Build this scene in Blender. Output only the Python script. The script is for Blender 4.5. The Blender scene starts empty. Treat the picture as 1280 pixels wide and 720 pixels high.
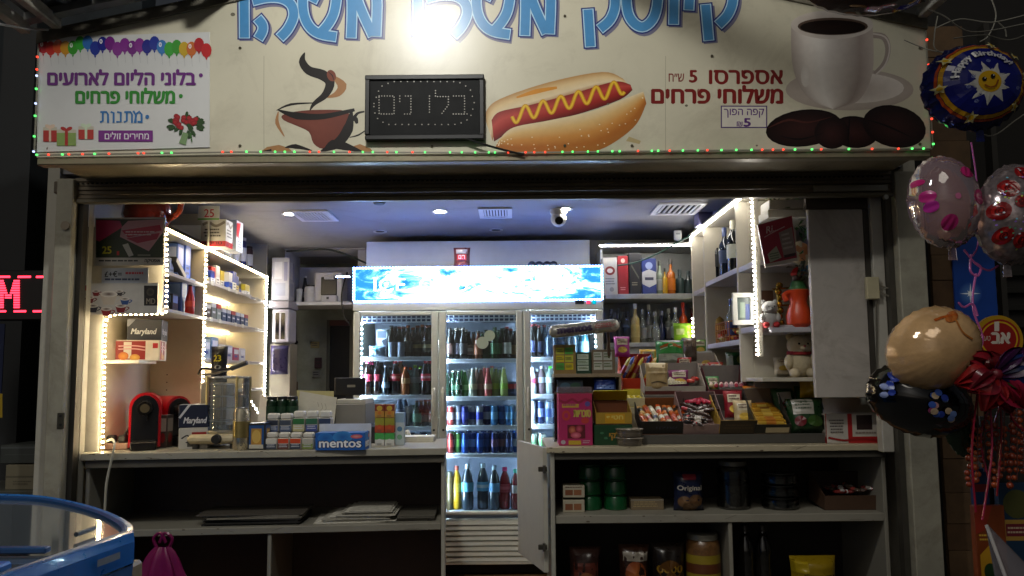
import bpy, bmesh, math, random
from mathutils import Vector, Matrix, noise
random.seed(7)
R = math.radians
sc = bpy.context.scene
col = sc.collection
V = Vector

# ------------------------------------------------------------------ camera, world, light, exposure
LENS, TILT, ROLL, SHY = 28.0, R(5.5), R(0.5), 0.011
CAMZ = 1.35
FPX = LENS / 36 * 1280
_r = V((1, 0, 0)); _u = V((0, -math.sin(TILT), math.cos(TILT))); FWD = V((0, math.cos(TILT), math.sin(TILT)))
RGT = _r * math.cos(ROLL) - _u * math.sin(ROLL)
UPV = _u * math.cos(ROLL) + _r * math.sin(ROLL)
cd = bpy.data.cameras.new('camera'); cam = bpy.data.objects.new('camera', cd); col.objects.link(cam)
cd.lens = LENS; cd.sensor_width = 36; cd.shift_y = SHY; cd.clip_end = 500; cd.clip_start = .05
mw = Matrix((RGT, UPV, -FWD)).transposed().to_4x4(); mw.translation = (0, 0, CAMZ)
cam.matrix_world = mw
sc.camera = cam

w = bpy.data.worlds.new('World'); sc.world = w; w.use_nodes = True
nt = w.node_tree; bg = nt.nodes['Background']
sky = nt.nodes.new('ShaderNodeTexSky'); sky.sky_type = 'NISHITA'; sky.sun_disc = False
sky.sun_elevation = R(24); sky.sun_rotation = R(200); sky.dust_density = 3
hs = nt.nodes.new('ShaderNodeHueSaturation'); hs.inputs['Saturation'].default_value = .35
nt.links.new(sky.outputs[0], hs.inputs['Color']); nt.links.new(hs.outputs[0], bg.inputs[0])
bg.inputs[1].default_value = 0.008
sl = bpy.data.lights.new('night_glow', 'SUN'); sun = bpy.data.objects.new('night_glow', sl); col.objects.link(sun)
sl.energy = .47; sl.angle = R(25); sl.color = (1, .93, .8)
sun.rotation_euler = (R(43), 0, R(-16))
sc.view_settings.view_transform = 'Standard'; sc.view_settings.look = 'None'
sc.view_settings.exposure = 0; sc.view_settings.gamma = 1
sc.render.engine = 'CYCLES'
sc.cycles.use_denoising = True
sc.cycles.max_bounces = 8; sc.cycles.transparent_max_bounces = 24
sc.cycles.sample_clamp_indirect = 4; sc.cycles.caustics_reflective = False; sc.cycles.caustics_refractive = False

# ------------------------------------------------------------------ photo pixel (1280 x 720) -> place
def ray(px, py):
    return FWD + RGT * ((px - 640) / FPX) + UPV * ((360 - py) / FPX + SHY * 36 / LENS)
C0 = V((0, 0, CAMZ))
def at(px, py, Y):
    d = ray(px, py); return C0 + d * (Y / d.y)
def atz(px, py, z):
    d = ray(px, py); return C0 + d * ((z - CAMZ) / d.z)
def atx(px, py, X):
    d = ray(px, py); return C0 + d * (X / d.x)
def mp(Y): return Y / FPX

# ------------------------------------------------------------------ materials
def lin(c):
    if isinstance(c, str):
        c = c.lstrip('#'); c = c if len(c) == 6 else ''.join(x + x for x in c); c = tuple(int(c[i:i + 2], 16) for i in (0, 2, 4))
    return tuple(((x / 255) / 12.92 if x / 255 <= .04045 else ((x / 255 + .055) / 1.055) ** 2.4) for x in c)
_M = {}
def M(c, rough=.5, metal=0, var=.12, scale=14, bump=.0, spec=.5, coat=0, dirt=0):
    """procedural painted / plastic / card surface: colour with grain, wear and fine relief"""
    k = (c if isinstance(c, str) else tuple(c), rough, metal, var, scale, bump, spec, coat, dirt)
    if k in _M: return _M[k]
    m = bpy.data.materials.new('surface'); m.use_nodes = True; n = m.node_tree.nodes; L = m.node_tree.links
    b = n['Principled BSDF']; base = lin(c)
    b.inputs['Roughness'].default_value = rough; b.inputs['Metallic'].default_value = metal
    b.inputs['Specular IOR Level'].default_value = spec; b.inputs['Coat Weight'].default_value = coat
    tc = n.new('ShaderNodeTexCoord'); no = n.new('ShaderNodeTexNoise'); no.inputs['Scale'].default_value = scale
    no.inputs['Detail'].default_value = 5; no.inputs['Roughness'].default_value = .65
    L.new(tc.outputs['Object'], no.inputs['Vector'])
    rp = n.new('ShaderNodeValToRGB'); e = rp.color_ramp.elements
    e[0].position = .3; e[1].position = .72
    e[0].color = (*[x * (1 - var) for x in base], 1); e[1].color = (*[min(1, x * (1 + var * .6)) for x in base], 1)
    L.new(no.outputs['Fac'], rp.inputs[0]); out = rp.outputs[0]
    if dirt:
        n2 = n.new('ShaderNodeTexNoise'); n2.inputs['Scale'].default_value = 3.1; n2.inputs['Detail'].default_value = 8
        n2.inputs['Roughness'].default_value = .75; n2.inputs['Distortion'].default_value = .6
        L.new(tc.outputs['Object'], n2.inputs['Vector'])
        r2 = n.new('ShaderNodeValToRGB'); r2.color_ramp.elements[0].position = .5; r2.color_ramp.elements[1].position = .72
        L.new(n2.outputs['Fac'], r2.inputs[0])
        mx = n.new('ShaderNodeMix'); mx.data_type = 'RGBA'; mx.blend_type = 'MULTIPLY'
        ml = n.new('ShaderNodeMath'); ml.operation = 'MULTIPLY'; ml.inputs[1].default_value = dirt
        L.new(r2.outputs[0], ml.inputs[0]); L.new(ml.outputs[0], mx.inputs[0])
        L.new(out, mx.inputs[6]); mx.inputs[7].default_value = (.28, .23, .17, 1); out = mx.outputs[2]
    L.new(out, b.inputs['Base Color'])
    if rough < .95:
        mr = n.new('ShaderNodeMapRange'); mr.inputs[3].default_value = max(.02, rough - .07); mr.inputs[4].default_value = rough + .09
        L.new(no.outputs['Fac'], mr.inputs[0]); L.new(mr.outputs[0], b.inputs['Roughness'])
    if bump:
        bp = n.new('ShaderNodeBump'); bp.inputs['Strength'].default_value = bump; bp.inputs['Distance'].default_value = .01
        L.new(no.outputs['Fac'], bp.inputs['Height']); L.new(bp.outputs[0], b.inputs['Normal'])
    _M[k] = m; return m
def EM(c, s):
    k = ('em', tuple(c), s)
    if k in _M: return _M[k]
    m = bpy.data.materials.new('lit'); m.use_nodes = True; n = m.node_tree.nodes
    n.remove(n['Principled BSDF']); e = n.new('ShaderNodeEmission'); e.inputs[0].default_value = (*c, 1); e.inputs[1].default_value = s
    m.node_tree.links.new(e.outputs[0], n['Material Output'].inputs[0]); _M[k] = m
    return m
def GL(tint='#ffffff', amount=.12, rough=.03, body=None, bodyfac=.0):
    """thin clear glass or clear plastic film: lets light through and mirrors at its surface"""
    k = ('gl', tint, amount, rough, body, bodyfac)
    if k in _M: return _M[k]
    m = bpy.data.materials.new('clear'); m.use_nodes = True; n = m.node_tree.nodes; L = m.node_tree.links
    n.remove(n['Principled BSDF'])
    t = n.new('ShaderNodeBsdfTransparent'); t.inputs[0].default_value = (*lin(tint), 1)
    g = n.new('ShaderNodeBsdfGlossy'); g.inputs['Roughness'].default_value = rough
    fr = n.new('ShaderNodeFresnel'); fr.inputs[0].default_value = 1.45
    ad = n.new('ShaderNodeMath'); ad.operation = 'ADD'; ad.inputs[1].default_value = amount; ad.use_clamp = True
    L.new(fr.outputs[0], ad.inputs[0]); mx = n.new('ShaderNodeMixShader')
    L.new(ad.outputs[0], mx.inputs[0]); L.new(t.outputs[0], mx.inputs[1]); L.new(g.outputs[0], mx.inputs[2]); out = mx.outputs[0]
    if body:
        d = n.new('ShaderNodeBsdfDiffuse'); d.inputs[0].default_value = (*lin(body), 1)
        m2 = n.new('ShaderNodeMixShader'); m2.inputs[0].default_value = bodyfac
        L.new(out, m2.inputs[1]); L.new(d.outputs[0], m2.inputs[2]); out = m2.outputs[0]
    L.new(out, n['Material Output'].inputs[0]); _M[k] = m; return m
def PM(rough=.4, glow=0):
    """printed ink: colour comes from the print itself (per-face colours of the artwork)"""
    k = ('pm', rough, glow)
    if k in _M: return _M[k]
    m = bpy.data.materials.new('print'); m.use_nodes = True; n = m.node_tree.nodes; L = m.node_tree.links
    b = n['Principled BSDF']; b.inputs['Roughness'].default_value = rough
    a = n.new('ShaderNodeAttribute'); a.attribute_name = 'ink'
    no = n.new('ShaderNodeTexNoise'); no.inputs['Scale'].default_value = 30; no.inputs['Detail'].default_value = 4
    tc = n.new('ShaderNodeTexCoord'); L.new(tc.outputs['Object'], no.inputs['Vector'])
    mr = n.new('ShaderNodeMapRange'); mr.inputs[3].default_value = .86; mr.inputs[4].default_value = 1.06; L.new(no.outputs['Fac'], mr.inputs[0])
    mx = n.new('ShaderNodeMix'); mx.data_type = 'RGBA'; mx.blend_type = 'MULTIPLY'; mx.inputs[0].default_value = 1
    L.new(a.outputs['Color'], mx.inputs[6]); L.new(mr.outputs[0], mx.inputs[7]); L.new(mx.outputs[2], b.inputs['Base Color'])
    if glow:
        L.new(a.outputs['Color'], b.inputs['Emission Color']); b.inputs['Emission Strength'].default_value = glow
    _M[k] = m; return m

# ------------------------------------------------------------------ mesh building
WM = {}
def _wm(o): return WM.get(o.name, Matrix())
class MB:
    def __init__(s): s.v = []; s.f = []; s.c = []
    def add(s, vs, fs, c=None):
        k = len(s.v); s.v += [V(p) for p in vs]; s.f += [tuple(i + k for i in f) for f in fs]
        s.c += [c] * len(vs) if not isinstance(c, list) else c
        return s
    def box(s, x0, x1, y0, y1, z0, z1, b=0, mat=None):
        if b <= 0:
            vs = [(x0, y0, z0), (x1, y0, z0), (x1, y1, z0), (x0, y1, z0), (x0, y0, z1), (x1, y0, z1), (x1, y1, z1), (x0, y1, z1)]
            fs = [(0, 3, 2, 1), (4, 5, 6, 7), (0, 1, 5, 4), (1, 2, 6, 5), (2, 3, 7, 6), (3, 0, 4, 7)]
        else:
            b = min(b, (x1 - x0) * .45, (y1 - y0) * .45, (z1 - z0) * .45)
            bm = bmesh.new(); bmesh.ops.create_cube(bm, size=1)
            for q in bm.verts:
                q.co = V((x0 + (q.co.x + .5) * (x1 - x0), y0 + (q.co.y + .5) * (y1 - y0), z0 + (q.co.z + .5) * (z1 - z0)))
            bmesh.ops.bevel(bm, geom=bm.edges[:], offset=b, segments=1, affect='EDGES', profile=.5)
            bm.verts.index_update(); vs = [q.co.copy() for q in bm.verts]; fs = [tuple(q.index for q in f.verts) for f in bm.faces]; bm.free()
        if mat: vs = [mat @ V(p) for p in vs]
        return s.add(vs, fs)
    def pbox(s, px0, py0, px1, py1, Y, d, b=0):
        a, c = at(px0, (py0 + py1) / 2, Y), at(px1, (py0 + py1) / 2, Y); m = (px0 + px1) / 2
        return s.box(a.x, c.x, Y, Y + d, at(m, py1, Y).z, at(m, py0, Y).z, b)
    def cyl(s, p0, p1, r0, r1=None, n=12, cap=True):
        p0, p1 = V(p0), V(p1); r1 = r0 if r1 is None else r1
        d = (p1 - p0).normalized(); a = d.orthogonal().normalized(); b = d.cross(a)
        vs = []
        for p, r in ((p0, r0), (p1, r1)):
            vs += [p + (a * math.cos(2 * math.pi * i / n) + b * math.sin(2 * math.pi * i / n)) * r for i in range(n)]
        fs = [(i, (i + 1) % n, n + (i + 1) % n, n + i) for i in range(n)]
        if cap: fs += [tuple(range(n - 1, -1, -1)), tuple(range(n, 2 * n))]
        return s.add(vs, fs)
    def lathe(s, prof, n=14, c=(0, 0, 0), mat=None, cap=True):
        c = V(c); vs = []
        for r, z in prof:
            vs += [c + V((r * math.cos(2 * math.pi * i / n), r * math.sin(2 * math.pi * i / n), z)) for i in range(n)]
        fs = []
        for k in range(len(prof) - 1):
            fs += [(k * n + i, k * n + (i + 1) % n, (k + 1) * n + (i + 1) % n, (k + 1) * n + i) for i in range(n)]
        if cap: fs += [tuple(range(n - 1, -1, -1)), tuple(range((len(prof) - 1) * n, len(prof) * n))]
        if mat: vs = [mat @ q for q in vs]
        return s.add(vs, fs)
    def tube(s, pts, r, n=6):
        pts = [V(p) for p in pts]; vs = []; fs = []; a = None
        for i, p in enumerate(pts):
            d = (pts[min(i + 1, len(pts) - 1)] - pts[max(i - 1, 0)]).normalized()
            a = d.orthogonal().normalized() if a is None else (a - d * a.dot(d)).normalized()
            b = d.cross(a); rr = r[i] if isinstance(r, (list, tuple)) else r
            vs += [p + (a * math.cos(2 * math.pi * k / n) + b * math.sin(2 * math.pi * k / n)) * rr for k in range(n)]
        for i in range(len(pts) - 1):
            fs += [(i * n + k, i * n + (k + 1) % n, (i + 1) * n + (k + 1) % n, (i + 1) * n + k) for k in range(n)]
        fs += [tuple(range(n - 1, -1, -1)), tuple(range((len(pts) - 1) * n, len(pts) * n))]
        return s.add(vs, fs)
    def prism(s, poly, ex):
        poly = [V(p) for p in poly]; ex = V(ex); n = len(poly)
        fs = [tuple(range(n)), tuple(range(2 * n - 1, n - 1, -1))] + [(i, n + i, n + (i + 1) % n, (i + 1) % n) for i in range(n)]
        return s.add(poly + [p + ex for p in poly], fs)
    def sphere(s, c, rx, ry=None, rz=None, n=12, m=8):
        ry = ry or rx; rz = rz or rx; c = V(c); vs = [c + V((0, 0, -rz))]
        for j in range(1, m):
            t = math.pi * j / m - math.pi / 2
            vs += [c + V((rx * math.cos(t) * math.cos(2 * math.pi * i / n), ry * math.cos(t) * math.sin(2 * math.pi * i / n), rz * math.sin(t))) for i in range(n)]
        vs.append(c + V((0, 0, rz))); fs = [(0, 1 + (i + 1) % n, 1 + i) for i in range(n)]
        for j in range(m - 2):
            o = 1 + j * n; fs += [(o + i, o + (i + 1) % n, o + n + (i + 1) % n, o + n + i) for i in range(n)]
        o = 1 + (m - 2) * n; fs += [(o + i, o + (i + 1) % n, len(vs) - 1) for i in range(n)]
        return s.add(vs, fs)
    def grid(s, fn, nu, nv):
        vs = [fn(i / nu, j / nv) for j in range(nv + 1) for i in range(nu + 1)]
        fs = [(j * (nu + 1) + i, j * (nu + 1) + i + 1, (j + 1) * (nu + 1) + i + 1, (j + 1) * (nu + 1) + i) for j in range(nv) for i in range(nu)]
        return s.add(vs, fs)
    def mesh(s, name, mat, smooth=False, inv=None):
        me = bpy.data.meshes.new(name)
        me.from_pydata([inv @ p for p in s.v] if inv else s.v, [], s.f)
        me.validate()
        if any(x is not None for x in s.c):
            at_ = me.attributes.new('ink', 'FLOAT_COLOR', 'POINT')
            for i, x in enumerate(s.c): at_.data[i].color = (*(x or (1, 1, 1)), 1)
        if smooth:
            me.polygons.foreach_set('use_smooth', [True] * len(me.polygons))
            me.set_sharp_from_angle(angle=R(38))
        me.materials.append(mat); return me
    def build(s, name, mat, parent=None, smooth=False, local=False, origin=None, label=None):
        """local=False: vertices are world points.  origin: base point of a thing that is one mesh"""
        if parent is not None:
            inv = None if local else _wm(parent).inverted()
            o = bpy.data.objects.new(name, s.mesh(name, mat, smooth, inv)); col.objects.link(o); o.parent = parent
            WM[o.name] = _wm(parent)
        else:
            if origin is None:
                xs = [p.x for p in s.v]; ys = [p.y for p in s.v]
                origin = V(((min(xs) + max(xs)) / 2, (min(ys) + max(ys)) / 2, min(p.z for p in s.v)))
            t = Matrix.Translation(origin)
            o = bpy.data.objects.new(name, s.mesh(name, mat, smooth, t.inverted())); col.objects.link(o); o.location = origin
            WM[o.name] = t
        if label: o['label'] = label
        return o
LABELS = {}
def tag(o, label, cat, group=None):
    o['label'] = label; o['category'] = cat
    if group: o['group'] = group
    LABELS.setdefault(label, []).append((o.name, group)); return o
def T(name, label, cat, loc=(0, 0, 0), rz=0, group=None, mat=None):
    o = bpy.data.objects.new(name, None); col.objects.link(o); o.empty_display_size = .05
    m = Matrix.Translation(V(loc)) @ Matrix.Rotation(rz, 4, 'Z')
    if mat: m = Matrix.Translation(V(loc)) @ mat
    o.matrix_world = m; WM[o.name] = m
    return tag(o, label, cat, group)
def put(me, name, parent, mat=None, loc=None):
    """one more object on shared mesh data"""
    o = bpy.data.objects.new(name, me); col.objects.link(o); o.parent = parent
    if mat:
        o.material_slots[0].link = 'OBJECT'; o.material_slots[0].material = mat
    if loc is not None: o.location = loc
    WM[o.name] = _wm(parent) @ Matrix.Translation(loc or (0, 0, 0))
    return o
_ME = {}
def cached(key, fn, smooth=True):
    if key not in _ME: _ME[key] = fn().mesh(key[0], M('#888888'), smooth)
    return _ME[key]
def cr(pts, k=6, closed=False):
    """smooth curve through points"""
    P = [V((*p, 0)) if len(p) == 2 else V(p) for p in pts]; n = len(P); out = []
    rng = range(n) if closed else range(n - 1)
    for i in rng:
        g = (lambda j: P[j % n]) if closed else (lambda j: P[max(0, min(n - 1, j))])
        a, b, c, d = g(i - 1), g(i), g(i + 1), g(i + 2)
        for q in range(k):
            t = q / k
            out.append(.5 * ((2 * b) + (c - a) * t + (2 * a - 5 * b + 4 * c - d) * t * t + (3 * b - a - 3 * c + d) * t ** 3))
    if not closed: out.append(P[-1])
    return out

# ------------------------------------------------------------------ printed artwork (thin ink layers on a surface frame)
_TX = {}
def textgeo(s, bold=0, shear=0):
    k = (s, bold, shear)
    if k in _TX: return _TX[k]
    cu = bpy.data.curves.new('lettering', 'FONT'); cu.body = s; cu.offset = bold; cu.resolution_u = 3; cu.shear = shear
    ob = bpy.data.objects.new('lettering', cu); col.objects.link(ob)
    dg = bpy.context.evaluated_depsgraph_get(); me = ob.evaluated_get(dg).to_mesh()
    vs = [q.co.copy() for q in me.vertices]; fs = [tuple(p.vertices) for p in me.polygons]
    bpy.data.objects.remove(ob); bpy.data.curves.remove(cu)
    if not vs: vs = [V((0, 0, 0)), V((1, 0, 0)), V((1, 1, 0))]; fs = [(0, 1, 2)]
    x0 = min(q.x for q in vs); x1 = max(q.x for q in vs); y0 = min(q.y for q in vs); y1 = max(q.y for q in vs)
    _TX[k] = ([((q.x - x0) / max(1e-6, x1 - x0), 1 - (q.y - y0) / max(1e-6, y1 - y0)) for q in vs], fs); return _TX[k]
class PB:
    """F(u, v, k): point of layer k of the print, v runs downwards"""
    def __init__(s, F):
        s.m = MB(); s.F = F; s.k = 1
        o = F(0, 0, 0); s.asp = (F(0, 1, 0) - o).length / max(1e-9, (F(1, 0, 0) - o).length)
    def poly(s, pts, c, k=None):
        k = s.k if k is None else k; s.k += .12
        s.m.add([s.F(p[0], p[1], k) for p in pts], [tuple(range(len(pts)))], lin(c)); return s
    def rect(s, u0, v0, u1, v1, c, k=None): return s.poly([(u0, v0), (u1, v0), (u1, v1), (u0, v1)], c, k)
    def frame(s, u0, v0, u1, v1, t, c):
        s.rect(u0, v0, u1, v0 + t, c); s.rect(u0, v1 - t, u1, v1, c); s.rect(u0, v0 + t, u0 + t, v1 - t, c); s.rect(u1 - t, v0 + t, u1, v1 - t, c); return s
    def fan(s, pts, ce, cc, ctr=None):
        n = len(pts); ctr = ctr or (sum(p[0] for p in pts) / n, sum(p[1] for p in pts) / n); k = s.k; s.k += .12
        s.m.add([s.F(p[0], p[1], k) for p in pts] + [s.F(ctr[0], ctr[1], k)], [(i, (i + 1) % n, n) for i in range(n)], [lin(ce)] * n + [lin(cc)]); return s
    def ell(s, cx, cy, rx, ry, c, c2=None, n=20, rot=0):
        pts = []
        for i in range(n):
            a = 2 * math.pi * i / n; x, y = rx * math.cos(a), ry * math.sin(a)
            pts.append((cx + x * math.cos(rot) - y * math.sin(rot), cy + x * math.sin(rot) + y * math.cos(rot)))
        return s.fan(pts, c, c2 or c)
    def loft(s, A, B, cols):
        """strip between two outlines with colours across"""
        n = len(A); m = len(cols); k = s.k; s.k += .12; vs = []; cs = []
        for i in range(n):
            for j in range(m):
                t = j / (m - 1); vs.append(s.F(A[i][0] + (B[i][0] - A[i][0]) * t, A[i][1] + (B[i][1] - A[i][1]) * t, k)); cs.append(lin(cols[j]))
        s.m.add(vs, [(i * m + j, i * m + j + 1, (i + 1) * m + j + 1, (i + 1) * m + j) for i in range(n - 1) for j in range(m - 1)], cs); return s
    def stroke(s, pts, wd, c, smooth=4, cap=0, asp=1.0):
        P = cr(pts, smooth) if smooth else [V((*p[:2], 0)) for p in pts]
        if cap:
            d0 = (P[0] - P[1]).normalized() * cap; d1 = (P[-1] - P[-2]).normalized() * cap
            P[0] = P[0] + d0; P[-1] = P[-1] + d1
        n = len(P); k = s.k; s.k += .12; vs = []
        for i in range(n):
            d = P[min(i + 1, n - 1)] - P[max(i - 1, 0)]; d = V((d.x, d.y * asp, 0)).normalized()
            ww = wd if not isinstance(wd, (list, tuple)) else wd[0] + (wd[-1] - wd[0]) * i / (n - 1) if len(wd) == 2 else \
                (lambda t: wd[int(t)] + (wd[min(int(t) + 1, len(wd) - 1)] - wd[int(t)]) * (t - int(t)))(i / (n - 1) * (len(wd) - 1))
            q = V((-d.y, d.x / asp, 0)) * (ww / 2)
            vs += [s.F(P[i].x + q.x, P[i].y + q.y, k), s.F(P[i].x - q.x, P[i].y - q.y, k)]
        s.m.add(vs, [(2 * i, 2 * i + 1, 2 * i + 3, 2 * i + 2) for i in range(n - 1)], lin(c)); return s
    def text(s, t, u0, v0, u1, v1, c, bold=.008, shear=0, bend=None):
        g, fs = textgeo(t, 0, shear); b = abs(v1 - v0) * bold * 1.5 if v1 is not None else bold
        au = b * s.asp
        for dx, dy in ((0, 0), (1, 0), (-1, 0), (0, .7), (0, -.7)):
            k = s.k; s.k += .05
            if bend: vs = [s.F(*bend(x + dx * bold * .12, y + dy * bold), k) for x, y in g]
            else: vs = [s.F(u0 + x * (u1 - u0) + dx * au, v0 + y * (v1 - v0) + dy * b, k) for x, y in g]
            s.m.add(vs, fs, lin(c))
        return s
    def lines(s, u0, v0, u1, v1, n, c, fill=.45, rag=.25, rnd=None):
        """rows of small unreadable print"""
        q = random.Random(int((u0 + v0 * 7 + n) * 1000) & 0xffff)
        h = (v1 - v0) / n
        for i in range(n):
            x = u0 + q.random() * rag * (u1 - u0) * .3; e = u1 - q.random() * rag * (u1 - u0)
            while x < e:
                ww = (u1 - u0) * (.05 + q.random() * .1); s.rect(x, v0 + i * h, min(e, x + ww), v0 + i * h + h * fill, c, s.k); x += ww + (u1 - u0) * .02
        return s
    def done(s, name, parent, rough=.4, glow=0, local=False): return s.m.build(name, PM(rough, glow), parent, local=local)
def pixframe(Y, eps=.0002): return lambda u, v, k: at(u, v, Y - eps * k)
H = lambda s: s[::-1]          # right-to-left script is stored in reading order

# ------------------------------------------------------------------ generic goods
def art(p, decor, F01=None):
    """decor on the unit square: r rect, e ellipse, t text, l small print, s stroke, p poly"""
    for d in decor:
        k = d[0]
        if k == 'r': p.rect(*d[1:6])
        elif k == 'e': p.ell(*d[1:6], *(d[6:7]))
        elif k == 't': p.text(d[1], *d[2:7], **(d[7] if len(d) > 7 else {}))
        elif k == 'l': p.lines(*d[1:7])
        elif k == 's': p.stroke(*d[1:])
        elif k == 'p': p.poly(*d[1:])
        elif k == 'f': p.frame(*d[1:])
    return p
def carton(name, label, cat, px0, py0, px1, py1, Y, d, c, decor=(), rough=.45, b=.002, group=None, rz=0, side=None, base=None):
    """closed box facing the street, base at py1 (or at height base)"""
    a = at(px0, py1, Y); q = at(px1, py1, Y); m = (px0 + px1) / 2
    z0 = at(m, py1, Y).z if base is None else base; z1 = at(m, py0, Y).z; wd = q.x - a.x; h = z1 - z0
    t = T(name, label, cat, ((a.x + q.x) / 2, Y, z0), rz, group)
    MB().box(-wd / 2, wd / 2, 0, d, 0, h, b).build('box_body', M(c, rough, var=.1, scale=20), t, local=True)
    if decor:
        art(PB(lambda u, v, k: V((-wd / 2 + u * wd, -.0006 * k, h * (1 - v)))), decor).done('front_print', t, rough, local=True)
    if decor and d > .03:
        mx = (px0 + px1) / 2
        if mx < 560: art(PB(lambda u, v, k: V((wd / 2 + .0006 * k, u * d, h * (1 - v)))), decor).done('side_print', t, rough, local=True)
        elif mx > 720: art(PB(lambda u, v, k: V((-wd / 2 - .0006 * k, d - u * d, h * (1 - v)))), decor).done('side_print', t, rough, local=True)
    return t
PROF = {
    'wine': ([(.0, 0), (.92, 0), (1, .02), (1, .58), (.93, .66), (.5, .75), (.36, .8), (.34, .93), (.38, .935), (.38, .96), (.3, .96)], .3, .55, .82, 1.0, .4),
    'beer': ([(0, 0), (.94, 0), (1, .02), (1, .55), (.92, .64), (.55, .76), (.42, .86), (.4, .96), (.3, .96)], .16, .5, .93, 1.0, .46),
    'soda': ([(0, 0), (.9, 0), (1, .03), (.96, .2), (1, .42), (.86, .55), (.55, .74), (.4, .86), (.38, .96), (.3, .96)], .24, .44, .94, 1.0, .44),
    'pet': ([(0, 0), (.85, 0), (1, .04), (1, .3), (.93, .36), (1, .42), (1, .6), (.82, .74), (.45, .86), (.36, .89), (.36, .94), (.3, .94)], .4, .6, .9, 1.0, .44),
    'liquor': ([(0, 0), (.95, 0), (1, .02), (1, .55), (.9, .62), (.5, .68), (.34, .74), (.32, .9), (.37, .905), (.37, .93), (.3, .93)], .14, .46, .86, 1.0, .4),
    'round': ([(0, 0), (.6, 0), (.85, .08), (1, .25), (.95, .42), (.6, .55), (.34, .64), (.3, .9), (.36, .905), (.3, .93)], .2, .32, .86, 1.0, .38),
    'square': ([(0, 0), (.98, 0), (1, .02), (1, .6), (.9, .66), (.42, .7), (.36, .74), (.36, .9), (.3, .92)], .12, .5, .82, 1.0, .44),
    'jar': ([(0, 0), (.94, 0), (1, .03), (1, .78), (.95, .86), (.8, .9), (.78, .93), (.7, .93)], .2, .66, .9, 1.0, .9),
}
def rad(prof, z):
    for (r0, z0), (r1, z1) in zip(prof, prof[1:]):
        if z0 <= z <= z1 and z1 > z0: return r0 + (r1 - r0) * (z - z0) / (z1 - z0)
    return 1
def bottle(label, loc, h, r, style, glass, lab, cap, cat='bottle', group=None, name='bottle', lab2=None, n=14):
    prof, l0, l1, c0, c1, cw = PROF[style]
    t = T(name, label, cat, loc, random.uniform(-.4, .4), group)
    put(cached(('bottle_body', style, round(h, 3), round(r, 3), n), lambda: MB().lathe([(a * r, z * h) for a, z in prof], n)), 'bottle_body', t, glass)
    if lab:
        rr = max(rad(prof, l0), rad(prof, l1)) * r + .0012
        put(cached(('label_band', style, round(h, 3), round(r, 3), n), lambda: MB().lathe([(rad(prof, l0 + (l1 - l0) * q / 3) * r + .0012, (l0 + (l1 - l0) * q / 3) * h) for q in range(4)], n, cap=False)), 'paper_label', t, lab)
        if lab2:
            m0 = l0 + (l1 - l0) * .35; m1 = l0 + (l1 - l0) * .7
            put(cached(('label_stripe', style, round(h, 3), round(r, 3), n), lambda: MB().lathe([(rad(prof, q) * r + .0022, q * h) for q in (m0, (m0 + m1) / 2, m1)], n, cap=False)), 'label_stripe', t, lab2)
    if cap:
        put(cached(('cap', style, round(h, 3), round(r, 3), n), lambda: MB().lathe([(cw * r, c0 * h), (cw * r, (c1 - .012) * h), (cw * r * .86, c1 * h)], n)), 'cap', t, cap)
    return t
def can(label, loc, h, r, body, band=None, group=None, n=14, name='drink_can'):
    t = T(name, label, 'can', loc, random.uniform(-.5, .5), group)
    put(cached(('can_body', round(h, 3), round(r, 3)), lambda: MB().lathe([(r * .8, 0), (r, .06 * h), (r, .9 * h), (r * .82, .97 * h), (r * .82, .985 * h)], n)), 'can_body', t, body)
    put(cached(('can_lid', round(h, 3), round(r, 3)), lambda: MB().lathe([(r * .84, .985 * h), (r * .84, h), (r * .74, h), (r * .7, .985 * h)], n)), 'can_lid', t, M('#b9bcc0', .25, 1))
    if band: put(cached(('can_band', round(h, 3), round(r, 3)), lambda: MB().lathe([(r + .0009, .3 * h), (r + .0009, .68 * h)], n, cap=False)), 'printed_band', t, band)
    return t
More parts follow.
